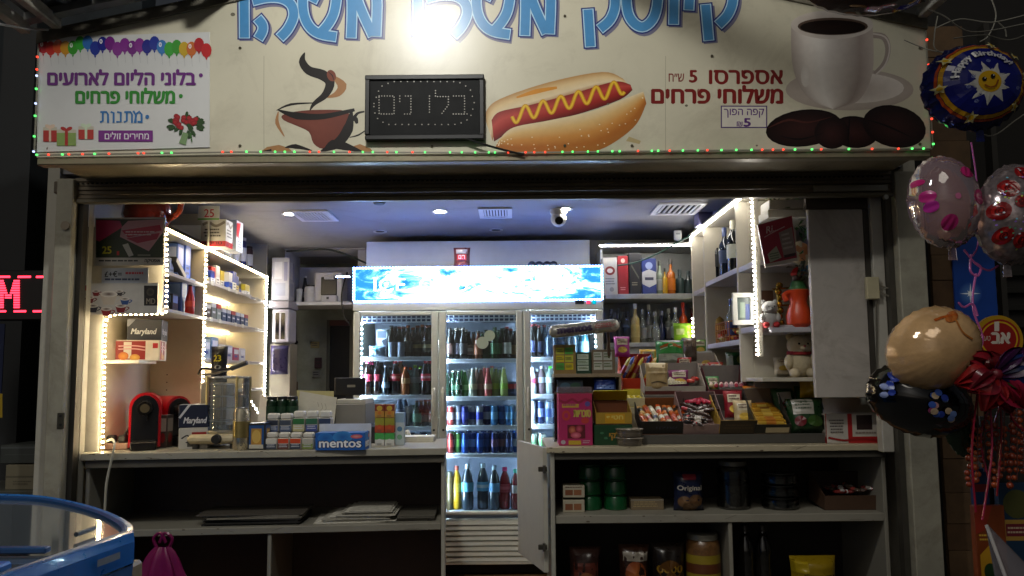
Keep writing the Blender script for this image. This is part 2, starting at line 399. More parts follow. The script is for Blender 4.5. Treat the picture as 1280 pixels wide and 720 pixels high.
def bag(name, label, px0, py0, px1, py1, Y, depth, c, decor=(), cat='snack bag', lean=0, group=None, rough=.28, rz=0, base=None):
    """pillow packet standing up, crimped ends, creased film"""
    a = at(px0, py1, Y); q = at(px1, py1, Y); z0 = at((px0 + px1) / 2, py1, Y).z; z1 = at((px0 + px1) / 2, py0, Y).z
    if base is not None: z1 += base - z0; z0 = base
    wd = q.x - a.x; h = z1 - z0; sd = random.random() * 50
    mt = Matrix.Rotation(rz, 4, 'Z') @ Matrix.Rotation(lean, 4, 'X')
    t = T(name, label, cat, ((a.x + q.x) / 2, Y, z0), group=group, mat=mt)
    def prof(u, v, off):
        e = max(0, min(1, min(v, 1 - v) / .16)); bul = (1 - abs(2 * u - 1) ** 2.4) ** .5 * (e ** .6)
        wr = noise.noise(V((u * 5, v * 7, sd))) * .16 + noise.noise(V((u * 13, v * 3, sd + 9))) * .10 * (1.4 - e)
        nw = 1 - .07 * math.sin(math.pi * v)
        return (u - .5) * wd * nw, depth * .5 * bul * (1 + wr) + off + wr * .006, v * h
    b = MB()
    b.grid(lambda u, v: V((prof(u, v, 0)[0], -prof(u, v, 0)[1], prof(u, v, 0)[2])), 14, 14)
    b.grid(lambda u, v: V((prof(1 - u, v, 0)[0], prof(1 - u, v, 0)[1], prof(1 - u, v, 0)[2])), 14, 14)
    b.build('film', M(c, rough, var=.15, scale=30), t, smooth=True, local=True)
    if decor:
        def F(u, v, k):
            x, y, z = prof(u, 1 - v, 0); return V((x, -y - .0012 * k, z))
        # subdivided so the ink follows the bulge
        p = PB(F)
        for d in decor:
            if d[0] == 'r':
                u0, v0, u1, v1, cc = d[1:6]; kk = p.k; p.k += .5
                p.m.grid(lambda u, v: F(u0 + (u1 - u0) * u, v0 + (v1 - v0) * v, kk), 6, 6); p.m.c[-49:] = [lin(cc)] * 49
            else: art(p, [d])
            p.k += .4
        p.done('film_print', t, rough, local=True)
    return t
def tray(name, label, px0, px1, pyb, Y, wdepth, hf, hb, c, tilt=.5, inner=None, front=None, group=None, cat='display box', th=.003, hs=None, base=None):
    """open card box tipped towards the customer; returns (thing, matrix, width)"""
    a = at(px0, pyb, Y); q = at(px1, pyb, Y); wd = q.x - a.x; z = at((px0 + px1) / 2, pyb, Y).z if base is None else base
    mt = Matrix.Rotation(tilt, 4, 'X')
    t = T(name, label, cat, ((a.x + q.x) / 2, Y, z), group=group, mat=mt)
    m = M(c, .6, var=.14, scale=25); mi = M(inner or c, .65, var=.12, scale=25)
    MB().box(-wd / 2, wd / 2, 0, wdepth, 0, th).build('bottom', mi, t, local=True)
    f = MB().box(-wd / 2, wd / 2, 0, th, th, hf).build('front_wall', m, t, local=True)
    MB().box(-wd / 2, wd / 2, wdepth - th, wdepth, th, hb).build('back_wall', mi, t, local=True)
    for sx in (-1, 1):
        x = sx * (wd / 2 - th / 2)
        MB().prism([(x - th / 2, th, th), (x - th / 2, wdepth - th, th), (x - th / 2, wdepth - th, hb), (x - th / 2, th, hf)], (th, 0, 0)).build('side_wall', m, t, local=True)
    if front: art(PB(lambda u, v, k: V((-wd / 2 + u * wd, -.0007 * k, hf * (1 - v)))), front).done('front_print', t, .5, local=True)
    return t, _wm(t), wd
ORD = ['first', 'second', 'third', 'fourth', 'fifth', 'sixth', 'seventh', 'eighth', 'ninth', 'tenth', 'eleventh', 'twelfth', 'thirteenth', 'fourteenth', 'fifteenth', 'sixteenth', 'seventeenth', 'eighteenth', 'nineteenth', 'twentieth']
ORD += ['twenty-' + x for x in ORD[:9]]

# ================================================================== SETTING
def struct(o): o['kind'] = 'structure'; return o
def led(label, pts, step, size, c, s, tape, ts=0, group=None, name='led_strip', cat='led strip', jit=0, alt=None, off=(0, 0, 0), r=.0022):
    pts = [V(p) for p in pts]
    t = T(name, label, cat, pts[0], group=group)
    MB().tube(pts, r, 4).build('tape', EM(tape, ts) if ts else M('#8a8678', .4), t)  # tape glow, where set, stands in for the halo round the diodes
    dio = [MB() for _ in (alt or [0])]; acc = 0; k = 0; o = V(off)
    for a, b in zip(pts, pts[1:]):
        L = (b - a).length; d = (b - a).normalized() if L > 0 else V((0, 0, 1))
        while acc <= L:
            p = a + d * (acc + jit * step * random.uniform(-.3, .3)) + o; dead = jit and random.random() < .14; j = k % len(dio) if alt is None else random.randrange(len(dio)); k += 1
            if not dead: dio[j].box(p.x - size / 2, p.x + size / 2, p.y - size / 2, p.y + size / 2, p.z - size / 2, p.z + size / 2)
            acc += step
        acc -= L
    for j, m in enumerate(dio):
        if m.v:
            q = m.build('diodes', EM(c if not alt else alt[j], s), t); q['kind'] = 'stuff'
    return t

g = MB().box(-60, 60, -40, 80, -.2, 0).build('ground', M('#4a4946', .85, var=.25, scale=6, bump=.3), origin=V((0, 0, 0))); struct(g)

# ---- kiosk building
YS, YF = 3.5, 3.95
SX0, SX1 = at(46, 190, YS).x, at(1164, 190, YS).x
SOF = at(600, 192, YS).z
TOPO = at(600, 249, YF).z
CEIL = 2.40
WL, WR = -2.30, 2.0
kiosk = T('kiosk', 'open-fronted kiosk booth with grey metal posts and a raised roller shutter', 'kiosk', (0, 5, 0))
grim = M('#7d7766', .5, var=.2, scale=7, dirt=.6, bump=.08)
postm = M('#a39f8f', .45, var=.16, scale=9, dirt=.55, bump=.06)
wallm = M('#b7b4a8', .7, var=.1, scale=5, dirt=.3)
MB().box(SX0, SX1, YS + .06, YF + .02, SOF + .004, SOF + .03).build('soffit', M('#8a8068', .55, var=.2, scale=5, dirt=.7), kiosk)
# lip of folded sheet under the sign
MB().box(SX0 + .004, SX1 - .004, YS - .004, YS + .055, SOF - .035, SOF - .002, .004).build('drip_edge', M('#8f866e', .4, .3, dirt=.5), kiosk)
MB().box(at(70, 230, YF).x, at(1150, 230, YF).x, YF - .02, YF + .16, TOPO + .045, SOF, .004).build('shutter_housing', M('#665c4e', .6, var=.2), kiosk)
# bottom bar of the rolled-up shutter, perforated laths above it
sh = MB(); zt = TOPO
for i in range(5):
    z = zt + .012 + i * .022
    sh.box(at(97, 240, YF).x, at(1112, 240, YF).x, YF - .03 + (.003 if i % 2 else 0), YF - .021, z, z + .02, .003)
lath = sh.build('shutter_lath', M('#7a6f5e', .5, .2, var=.2), kiosk)
ho = MB(); hz = zt + .088; x = at(100, 240, YF).x
while x < at(1100, 240, YF).x:
    ho.box(x, x + .012, YF - .033, YF - .03, hz, hz + .006); x += .024
ho.build('perforation', M('#0c0b0a', .9), kiosk)['kind'] = 'stuff'
MB().box(at(94, 249, YF).x, at(1116, 249, YF).x, YF - .045, YF - .005, zt - .012, zt + .01, .004).build('shutter_bar', M('#77705f', .45, .4, var=.2), kiosk)
MB().box(at(1012, 240, YF).x, at(1104, 240, YF).x, YF - .056, YF - .046, zt + .012, zt + .045, .003).build('shutter_bracket', M('#8f8b80', .35, .7), kiosk)
lx0, lx1 = at(66, 400, 3.9).x, at(87, 400, 3.9).x
rx0, rx1 = at(1126, 400, 3.9).x, at(1160, 400, 3.9).x
MB().box(lx0, lx1, 3.88, 4.0, 0, SOF, .004).build('post', postm, kiosk)
MB().box(rx0, rx1, 3.88, 4.0, 0, SOF, .004).build('post', postm, kiosk)
MB().box(lx1 + .002, lx1 + .028, 3.93, 3.98, 0, TOPO + .05).build('guide_rail', M('#35322d', .5, .4), kiosk)
MB().box(rx0 - .03, rx0 - .002, 3.93, 3.98, 0, TOPO + .05).build('guide_rail', M('#55524b', .4, .5), kiosk)
MB().cyl(at(93, 253, 3.93), at(93, 253, 3.93) + V((0, .04, 0)), .02).build('rail_bolt', M('#2c2a27', .4, .8), kiosk)
for bx, by in ((1108, 246), (1122, 247)):
    MB().cyl(at(bx, by, 3.885), at(bx, by, 3.885) + V((0, .02, 0)), .012, n=10).build('rail_bolt', M('#b5b2a8', .3, .9), kiosk)
MB().box(WL - .06, WL, 3.98, 7.4, 0, CEIL + .1).build('side_wall', wallm, kiosk)
MB().box(WR, WR + .06, 3.98, 6.3, 0, CEIL + .1).build('side_wall', wallm, kiosk)
MB().box(lx1 + .03, at(108, 400, 4.0).x, 3.985, 4.03, 0, CEIL).build('jamb_panel', M('#8f8c83', .5, var=.1, dirt=.4), kiosk)
MB().box(WL, WR, 4.0, 7.4, CEIL, CEIL + .06).build('ceiling', M('#8d8d92', .6, var=.1, scale=2, dirt=.3), kiosk)
MB().box(-1.12, WR, 6.15, 6.2, 0, CEIL).build('back_wall', wallm, kiosk)
MB().box(WL, -1.12, 7.3, 7.36, 0, CEIL).build('back_wall', M('#8d9184', .7, var=.15, dirt=.4), kiosk)
MB().box(-1.12, -1.06, 6.2, 7.3, 0, CEIL).build('back_wall', wallm, kiosk)
MB().box(WL, WR, 4.0, 7.3, .0, .05).build('floor', M('#9a7048', .45, var=.2, scale=9, dirt=.4), kiosk)
MB().box(at(458, 300, 5.8).x, at(737, 300, 5.8).x, 5.8, 6.148, at(600, 336, 5.8).z, at(600, 301, 5.8).z, .004).build('bulkhead_panel', M('#c4c6c2', .5, var=.06), kiosk)
MB().box(SX0 + .05, SX1 - .05, YF, YF + .5, SOF + .03, SOF + .09).build('roof_slab', M('#3c3934', .8), kiosk)
MB().box(SX0 + .05, SX1 - .05, YF - .3, YF - .2, SOF + .03, SOF + .45).build('sign_bracing', M('#3c3934', .8), kiosk)
# white sliding door panel at the right
px0, px1 = at(1014, 380, 4.0).x, at(1083, 380, 4.0).x
dp = MB().box(px0, px1, 3.99, 4.02, at(1050, 497, 4).z, at(1050, 262, 4).z, .003).build('sliding_panel', M('#b3aca4', .45, var=.14, scale=4, dirt=.5), kiosk)
MB().box(px0 - .004, px1 + .08, 4.0, 4.035, at(1050, 261, 4).z, TOPO + .02).build('panel_header', M('#40352b', .6), kiosk)
MB().box(px1 + .003, px1 + .03, 3.995, 4.015, at(1050, 497, 4).z, at(1050, 262, 4).z).build('panel_groove', M('#3a352e', .6), kiosk)
MB().box(px1 + .032, px1 + .09, 3.97, 4.03, .96, TOPO, .004).build('panel_stile', M('#b9b5aa', .5, var=.08, dirt=.35), kiosk)
MB().box(px1 + .092, rx0 - .031, 4.0, 4.02, .96, TOPO).build('panel_infill', M('#6d675c', .6, dirt=.5), kiosk)

# ---- ceiling fittings
def downlight(i, px, py, label, on=1, p=None):
    p = p or atz(px, py, CEIL)
    t = T('ceiling_spotlight', label, 'ceiling light', p)
    MB().lathe([(.034, -.003), (.05, -.006), (.05, -.001), (.036, -.0005)], 18, p, cap=False).build('trim_ring', M('#cfcfcf', .3, .4), t)
    MB().cyl(p + V((0, 0, -.002)), p + V((0, 0, -.004)), .032, n=16).build('lamp_face', EM((1, .95, .86), 760) if on else M('#666870', .2), t)
downlight(0, 362, 267, 'lit recessed ceiling spot beside the leftmost air grille')
downlight(1, 550, 264, 'lit recessed ceiling spot above the middle of the drinks fridge')
downlight(2, 706, 261, 'lit recessed ceiling spot right behind the dome camera')
p_ = V((.62, 4.12, CEIL)); DLX = p_
downlight(3, 620, 287, 'unlit recessed ceiling spot near the back wall, above the fridge', 0)
downlight(4, 475, 289, 'unlit recessed ceiling spot at the back, left of the bulkhead', 0)
downlight(5, 0, 0, 'lit recessed ceiling spot behind the shutter above the sweet boxes', 1, DLX)
def vent(px0, px1, py0, py1, label, n):
    a = atz(px0, py1, CEIL); b = atz(px1, py1, CEIL); c = atz((px0 + px1) / 2, py0, CEIL)
    x0, x1, y0, y1 = a.x, b.x, c.y, a.y
    if y0 > y1: y0, y1 = y1, y0
    t = T('air_vent', label, 'air vent', ((x0 + x1) / 2, (y0 + y1) / 2, CEIL))
    f = MB(); e = .03
    f.box(x0, x1, y0, y0 + e, CEIL - .012, CEIL - .001); f.box(x0, x1, y1 - e, y1, CEIL - .012, CEIL - .001)
    f.box(x0, x0 + e, y0 + e, y1 - e, CEIL - .012, CEIL - .001); f.box(x1 - e, x1, y0 + e, y1 - e, CEIL - .012, CEIL - .001)
    f.build('frame', M('#d5d5da', .4), t)
    MB().box(x0 + e, x1 - e, y0 + e, y1 - e, CEIL - .002, CEIL - .001).build('duct_opening', M('#23232a', .8), t)
    for i in range(n):
        x = x0 + e + (x1 - x0 - 2 * e) * (i + .5) / n
        MB().box(x - .006, x + .006, y0 + e, y1 - e, CEIL - .010, CEIL - .003).build('slat', M('#d0d0d6', .4), t)
vent(378, 424, 262, 275, 'white ceiling air grille at left with many slats', 9)
vent(600, 640, 259, 271, 'white ceiling air grille in the middle, behind the fridge spotlight', 8)
vent(812, 868, 253, 267, 'white ceiling air grille at right near the lit shelf edge', 7)
p = atz(698, 262, CEIL)
t = T('dome_camera', 'white dome security camera hanging from the kiosk ceiling', 'camera', p)
MB().lathe([(.055, 0), (.055, -.02), (.048, -.035)], 18, p).build('mount', M('#d8d6cc', .35), t, True)
MB().sphere(p + V((0, 0, -.06)), .05, n=18, m=12).build('dome', M('#d2d0c4', .3), t, True)
MB().cyl(p + V((0, -.03, -.07)), p + V((0, -.056, -.082)), .028, .026, 16).build('lens', M('#0a0a0e', .1, coat=1), t, True)
p = at(474, 256, 4.6)
MB().lathe([(.0, 0), (.03, .0), (.045, .02), (.045, .04)], 16, V((p.x, p.y, CEIL - .04))).build('smoke_detector', M('#1e1c1c', .5), None, True)
tag(bpy.data.objects['smoke_detector'], 'small dark round detector on the ceiling edge behind the shutter', 'detector')

# ================================================================== SHOP SIGN
ridge, gl, gr = at(640, -76, YS), at(47, 50, YS), at(1158, 32, YS)
bl, br = V((SX0, YS, SOF)), V((SX1, YS, SOF - .0))
sign = T('shop_sign', 'large cream printed fascia sign with blue Hebrew lettering above the kiosk', 'sign', ((SX0 + SX1) / 2, YS, SOF))
cream = M('#cfc9b2', .30, var=.07, scale=2.2, spec=.55, coat=.25, dirt=.25, bump=.12)
MB().prism([bl, br, gr, ridge, gl], (0, .05, 0)).build('board', cream, sign)
F = pixframe(YS)
def strokes(pr, S, wd, c, cap=0):
    for s_ in S: pr.stroke(s_, wd, c, 4, cap)
W1 = [[(305, -34), (305.5, 47)],
      [(316, 1), (334, -3), (352, -2), (364, 6), (367, 20), (360, 36), (350, 47)], [(322, 23), (328, 31), (328, 39), (323, 48)],
      [(384, -46), (379, -12), (379, 14), (386, 32), (399, 42), (420, 46)], [(420, -46), (421, -10), (418, 14), (411, 29), (400, 42)], [(402, -40), (398, -16), (390, 2)],
      [(439, 47), (440, 4), (437, -34)], [(443, -10), (453, 16), (466, 44)], [(470, 45), (471, -6), (462, -30), (448, -38)]]
sh2 = lambda S, dx, dy: [[(x + dx, y + dy) for x, y in s_] for s_ in S]
K1 = [[(735, 12), (738, 58)], [(727, -20), (752, -24), (766, -14), (769, 6), (763, 24), (750, 36)]]
SM = [[(790, -36), (815, -34), (822, -6), (818, 20), (806, 33), (794, 30), (785, 16), (783, -8), (788, -30)]]
VV = [[(834, -34), (842, -28), (842, 30)]]; YY = [[(852, -32), (862, -26), (861, 12)]]
K2 = [[(882, 6), (886, 50)], [(875, -24), (898, -30), (912, -20), (916, 0), (910, 18), (898, 31)]]
ALL = W1 + sh2(W1, 217, -3) + K1 + SM + VV + YY + K2
pr = PB(F); pr.k = 1
strokes(pr, sh2(ALL, 2.5, 3), 17.5, '#77758c', 1.2); strokes(pr, ALL, 17.5, '#26357c', 2.6); strokes(pr, ALL, 14, '#b4d6ea', 1.0); strokes(pr, ALL, 11.2, '#4c90c6', 0)
pr.done('lettering', sign, .28)
# coffee cup drawing
pr = PB(F)
q = lambda L: [(x / 2.667, y / 2.667) for x, y in L]
TAN, BLK, BRN = '#a8794e', '#15100f', '#6d3428'
pr.poly(q([(870, 505), (890, 490), (930, 483), (960, 492), (975, 505)]), TAN); pr.poly(q([(1170, 490), (1200, 480), (1235, 495), (1245, 507), (1180, 507)]), TAN)
pr.fan(q(cr([(940, 385), (985, 372), (1060, 366), (1160, 372), (1150, 420), (1120, 470), (1078, 496), (1045, 478), (1030, 440), (985, 418), (948, 402)], 3, True) and [(v.x, v.y) for v in cr([(940, 385), (985, 372), (1060, 366), (1160, 372), (1150, 420), (1120, 470), (1078, 496), (1045, 478), (1030, 440), (985, 418), (948, 402)], 3, True)]), BRN, '#7d4234')
pr.stroke(q([(922, 368), (970, 348), (1050, 343)]), (1, 3, 1), BLK); pr.stroke(q([(925, 366), (990, 386), (1080, 388), (1182, 366)]), (1, 9, 7, 4), BLK)
pr.stroke(q([(1172, 372), (1160, 430), (1125, 478), (1070, 504)]), (3, 13, 12, 2), BLK); pr.stroke(q([(1180, 395), (1192, 378), (1215, 372)]), (5, 3, 2), BLK); pr.stroke(q([(1190, 412), (1186, 398), (1178, 395)]), (3, 6, 6), BLK)
pr.stroke(q([(928, 372), (924, 410), (948, 455)]), (1, 5, 1), TAN); pr.stroke(q([(1225, 430), (1195, 450), (1165, 458)]), (1, 2, 1), BLK)
pr.stroke(q([(1080, 502), (1110, 482), (1150, 488), (1205, 505)]), (2, 12, 10, 2), BLK); pr.stroke(q([(950, 492), (985, 488), (1040, 502)]), (1, 6, 1), BLK); pr.stroke(q([(905, 500), (870, 506)]), (3, 1), BLK, 0)
pr.stroke(q([(1110, 255), (1140, 285), (1125, 312), (1090, 325)]), (3, 12, 8, 1), TAN)
pr.stroke(q([(1016, 175), (1008, 205), (1030, 235), (1075, 250), (1100, 275), (1085, 315), (1048, 345), (1033, 368)]), (1, 9, 11, 13, 12, 9, 5, 1), BLK)
pr.ell(1105 / 2.667, 252 / 2.667, 5.5, 7.5, '#7a3d2b', n=14, rot=-.4); pr.stroke(q([(1095, 240), (1108, 252), (1112, 268)]), (.5, 1.5, .5), '#2c1410')
pr.done('cup_drawing', sign, .3)
# hot dog
pr = PB(F); z2 = lambda L: [(x / 2.667 + 400, y / 2.667) for x, y in L]
cc = lambda L, k=4: [(v.x, v.y) for v in cr(L, k, True)]
pr.poly(z2([(1030, 455), (1070, 470), (1065, 480), (1020, 470)]), '#b9a77a')
top = cr(z2([(553, 405), (555, 370), (600, 330), (760, 275), (940, 240), (1010, 262)]), 5); bot = cr(z2([(575, 470), (590, 420), (620, 390), (780, 340), (950, 290), (1035, 290)]), 5)
pr.loft([(v.x, v.y) for v in top], [(v.x, v.y) for v in bot], ['#b98a4f', '#e0c391', '#e6d2ab', '#a95f2c'])
pr.stroke(z2([(655, 325), (720, 305), (790, 292)]), (2, 6, 3), '#d58f2e')
sa = cr(z2([(572, 400), (600, 372), (700, 350), (850, 310), (980, 272), (1035, 282)]), 5); sb = cr(z2([(580, 472), (640, 440), (760, 405), (880, 375), (1000, 332), (1042, 300)]), 5)
pr.loft([(v.x, v.y) for v in sa], [(v.x, v.y) for v in sb], ['#8e2a24', '#c0473d', '#a02822', '#5e1513'])
mus = [z2([(640 + 375 * t, 388 - 100 * t + 24 * math.sin(t * 40))])[0] for t in [i / 60 for i in range(61)]]
pr.stroke(mus, 4.6, '#d39b16', 2); pr.stroke(mus, 2.2, '#f0c23a', 2)
fa = cr(z2([(600, 462), (645, 425), (760, 402), (900, 372), (1000, 335), (1078, 305)]), 6); fb = cr(z2([(585, 490), (660, 512), (790, 515), (930, 500), (1045, 425), (1088, 345)]), 6)
pr.loft([(v.x, v.y) for v in fa], [(v.x, v.y) for v in fb], ['#e9d6ae', '#dfb878', '#cf8f45', '#b26a28', '#a96a2e'])
for i in range(46):
    t = random.random(); s_ = .35 + random.random() * .55; k = int(t * (len(fa) - 1)); a, b = fa[k], fb[k]
    pr.ell(a.x + (b.x - a.x) * s_, a.y + (b.y - a.y) * s_, 1.0, .7, '#f1e2bb', n=6)
pr.done('hot_dog_print', sign, .3)
# white coffee cup photograph
pr = PB(F)
pr.ell(1062, 112, 80, 26, '#b3a69b', '#dcd2c8', 32); pr.ell(1068, 110, 62, 19, '#e0d7ce', '#bdb0a7', 28)
pr.stroke([(1088, 44), (1104, 46), (1110, 60), (1106, 78), (1093, 92)], (7, 8, 7, 6, 4), '#a3958c'); pr.stroke([(1090, 42), (1106, 46), (1112, 60), (1107, 80), (1094, 94)], 2, '#d6cbc2')
Lf = cr([(989, 28), (989, 60), (992, 88), (1002, 112), (1018, 128), (1040, 136)], 5); Rt = cr([(1091, 34), (1092, 62), (1091, 88), (1084, 110), (1070, 128), (1042, 137)], 5)
pr.loft([(v.x, v.y) for v in Lf], [(v.x, v.y) for v in Rt], ['#b3a69d', '#e2dad2', '#ece6df', '#d8cfc7', '#c0b5ac', '#a0928a', '#bdb0a7'])
pr.ell(1040, 31, 51.5, 18, '#cfc5bc', '#a89b92', 30); pr.ell(1041, 33, 44, 11, '#57463c', '#1c110d', 28); pr.ell(1041, 34, 41, 9, '#150c09', '#22140e', 26)
pr.ell(1007, 95, 6, 14, '#ded7cf', '#efe9e3', 14)
DK, DK2 = '#170b0a', '#3a1d1a'
for cx, cy, rx, ry, ro in ((1005, 160, 48, 23, -.12), (1068, 165, 30, 20, .1), (1118, 158, 40, 26, .22), (1040, 166, 22, 20, 0)):
    pr.ell(cx, min(cy, 185 - ry * .95), rx, ry, DK, DK2, 24, ro)
pr.stroke([(960, 160), (985, 150), (1010, 153), (1040, 146)], (.5, 3, 2, .5), '#4a2620'); pr.stroke([(1085, 150), (1110, 158), (1140, 172)], (.5, 2.5, .5), '#0a0504'); pr.stroke([(1062, 146), (1060, 182)], 1.5, '#080404')
pr.stroke([(975, 170), (1000, 174), (1030, 166)], (.5, 2, .5), '#080404')
pr.done('white_cup_print', sign, .3)
pr = PB(F); DR = '#7c1d1a'
pr.text(H('אספרסו'), 887, 88, 978, 105, DR, .035); pr.text('5', 862, 88, 871, 103, DR, .035); pr.text(H('ש״ח'), 836, 92, 855, 102, DR, .01)
pr.text(H('משלוחי פרחים'), 815, 107, 978, 129, DR, .035)
pr.done('menu_lettering', sign, .3)
pr = PB(F); pr.rect(901, 132, 959, 160, '#d9d3c6'); pr.frame(901, 132, 959, 160, 1.4, '#4a2d6e'); pr.text(H('קפה הפוך'), 905, 136, 955, 147, '#5a2d78', .01); pr.text('5', 930, 148, 938, 158, '#5a2d78', .04); pr.text('₪', 921, 152, 928, 158, '#5a2d78', .01)
pr.done('price_sticker', sign, .3)
pr = PB(F)
for x, y, rr in ((291, 18, 3), (858, 132, 2), (1005, 171, 1), (946, 182, 1.4), (760, 130, 1.5)): pr.ell(x, y, rr, rr * .8, '#6b6553', n=8)
pr.stroke([(1034, 160), (1034, 182)], 1.2, '#8a8272', 0)
pr.done('scuff', sign, .6)['kind'] = 'stuff'
for x, y in ((60, 186), (300, 182), (540, 183), (790, 182), (890, 70), (1150, 180), (300, 60), (706, 20), (706, 182), (1150, 60)):
    MB().cyl(at(x, y, YS - .001), at(x, y, YS - .005), .0065, n=8).build('screw', M('#77705e', .4, .7), sign)
pr = PB(F)
for x in (330, 832): pr.stroke([(x, 70), (x - .3, 120), (x, 189)], .7, '#aaa38c', 0)
pr.done('panel_seam', sign, .5)['kind'] = 'stuff'
# weathered trim along the gable
for a, b in ((gl, ridge), (ridge, gr)):
    d = V((0, 0, .0)); MB().prism([a + V((0, -.012, -.02)), b + V((0, -.012, -.02)), b + V((0, -.012, .035)), a + V((0, -.012, .035))], (0, .06, 0)).build('gable_trim', M('#7f7a6c', .6, dirt=.9, var=.3), sign)

# white poster stuck on the sign
YP = YS - .006
po = T('poster', 'white poster with printed party balloons, gifts and roses on the sign left end', 'poster', at(155, 190, YP))
a, b, c, d = at(48, 47, YP), at(262, 40, YP), at(262, 184, YP), at(46, 190, YP)
MB().prism([a, b, c, d], (0, .004, 0)).build('sheet', M('#d4d4d2', .22, var=.03, coat=.3), po)
pr = PB(pixframe(YP)); rnd = random.Random(3)
BC = ['#b3202a', '#c2342c', '#c9552f', '#c98f2a', '#3f9a34', '#3fa53c', '#3a72b8', '#2f3f9a', '#2a2f8c', '#7a2f86', '#8a3a92', '#863590', '#7a2f86', '#8a3a92', '#2a2f8c', '#2f3f9a', '#3f7fc0', '#3fa53c', '#3f9a34', '#c9a62a', '#c96a2f', '#b3202a', '#c2252a']
for i, c_ in enumerate(BC):
    x = 54 + i * 204 / (len(BC) - 1); y = 60 - 4 * math.sin(i / 22 * math.pi) + rnd.uniform(-4, 5)
    pr.poly([(x - 1.5, y + 9), (x + 1.5, y + 9), (x, y + 13)], c_)
    pr.ell(x, y, 6.5, 9, c_, None, 14); pr.ell(x - 2, y - 3, 2, 3, '#ffffff' if i % 4 == 0 else c_, c_, 8)
    pr.stroke([(x, y + 12), (x + 1, y + 22)], .5, '#bdbdbd', 0)
PUR = '#6b2a7c'
pr.text(H('בלוני הליום לארועים'), 60, 87, 244, 106, PUR, .035); pr.ell(251, 94, 2.6, 2.6, PUR, n=10)
pr.text(H('משלוחי פרחים'), 95, 110, 218, 129, '#2f8a2f', .035); pr.ell(226, 120, 2.6, 2.6, '#2f8a2f', n=10)

for L in ([(169.5, 153), (169.5, 149)], [(177, 153), (177, 143), (174, 139.5), (171, 142)], [(167, 139), (170, 144), (168.5, 153)], [(177, 152.3), (172.5, 152.3)], [(156, 140), (163, 140), (165, 143), (165, 153)], [(158.5, 140), (158.5, 151), (155.5, 152.5)], [(147, 140), (151, 140.5), (151, 152), (146, 152.3)], [(139, 140), (142, 141), (142, 153)], [(126, 140), (133, 140), (135, 143), (135, 153)], [(128.5, 140), (128.5, 151), (125.5, 152.5)]): pr.stroke(L, 2.5, '#3a78b5', 0, .6)
pr.ell(184, 146, 2.6, 2.6, '#3a78b5', n=10)
pr.rect(123, 163, 191, 177, '#7a2f86'); pr.text(H('מחירים זולים'), 131, 165, 186, 174, '#e6dfe8', .01)
for x, y, w_, h_, c1, c2 in ((54, 159, 17, 18, '#b3342f', '#e2c7b0'), (98, 158, 19, 16, '#b83a34', '#cfe0c2'), (71, 162, 24, 20, '#8aa55a', '#b0302c')):
    pr.rect(x, y, x + w_, y + h_, c1); pr.rect(x, y, x + w_, y + 4, '#c9c2ae'); pr.rect(x + w_ * .42, y, x + w_ * .58, y + h_, c2); pr.ell(x + w_ * .35, y - 1, 4, 2.4, c2, n=10, rot=.4); pr.ell(x + w_ * .65, y - 1, 4, 2.4, c2, n=10, rot=-.4)
for i in range(26):
    a_ = rnd.random() * 6.28; r_ = rnd.random() ** .5; pr.ell(231 + 22 * r_ * math.cos(a_), 156 + 13 * r_ * math.sin(a_), 5, 2.2, '#2a4a24', n=8, rot=a_)
for i in range(24):
    a_ = rnd.random() * 6.28; r_ = rnd.random() ** .5; pr.ell(231 + 15 * r_ * math.cos(a_), 151 + 9 * r_ * math.sin(a_), 3.4, 3, '#8e1620', '#b92a30', 10)
pr.stroke([(232, 166), (228, 180)], (7, 9), '#7c9a6a', 0); pr.stroke([(238, 166), (240, 178)], (3, 1), '#3c6a34', 0)
pr.done('printed_artwork', po, .22)

# switched-off LED display
YD = YS - .032
ld = T('led_display', 'switched-off black framed LED display with dotted letters hung on the sign', 'led display', at(530, 172, YD))
MB().pbox(461, 98, 600, 169, YD + .004, .025).build('dot_panel', M('#0b0d0e', .6, var=.1, spec=.2), ld)
fm = MB()
for r_ in ((456, 93, 605, 99), (456, 168, 605, 174)): fm.pbox(*r_, YD - .005, .036, .003)
for r_ in ((456, 99, 462, 168), (599, 99, 605, 168)): fm.pbox(*r_, YD - .005, .036, .003)
fm.build('frame', M('#0d0e0f', .45), ld)
pr = PB(pixframe(YD + .003)); Z = lambda x, y: (x / 2.667 + 400, y / 2.667)
def dots(L, st=9):
    acc = 0
    for (x0, y0), (x1, y1) in zip(L, L[1:]):
        l_ = math.hypot(x1 - x0, y1 - y0)
        while acc <= l_:
            pr.ell(*Z(x0 + (x1 - x0) * acc / l_, y0 + (y1 - y0) * acc / l_), .9, .9, '#98948a', n=6); acc += st
        acc -= l_
for L in ([(197, 320), (247, 320), (247, 380), (197, 380), (197, 320)], [(285, 320), (303, 320), (303, 380), (280, 380)], [(266, 320), (266, 345)], [(365, 320), (365, 380)],
          [(385, 302), (385, 322), (428, 322), (428, 350), (405, 380)], [(445, 320), (482, 320), (482, 380), (440, 380), (494, 380)]): dots(L)
dots([Z_ for Z_ in [(180 + 0, 345), (200, 290), (240, 272), (460, 272), (500, 295), (515, 345), (500, 395), (460, 415), (220, 415), (185, 390), (178, 345)]], 22)
pr.done('dots', ld, .4)['kind'] = 'stuff'
MB().tube(cr([at(580, 172, YD), at(610, 182, YD), at(640, 190, YS - .02), at(655, 193, YS - .02)], 5), .005).build('cable', M('#111111', .5), ld)

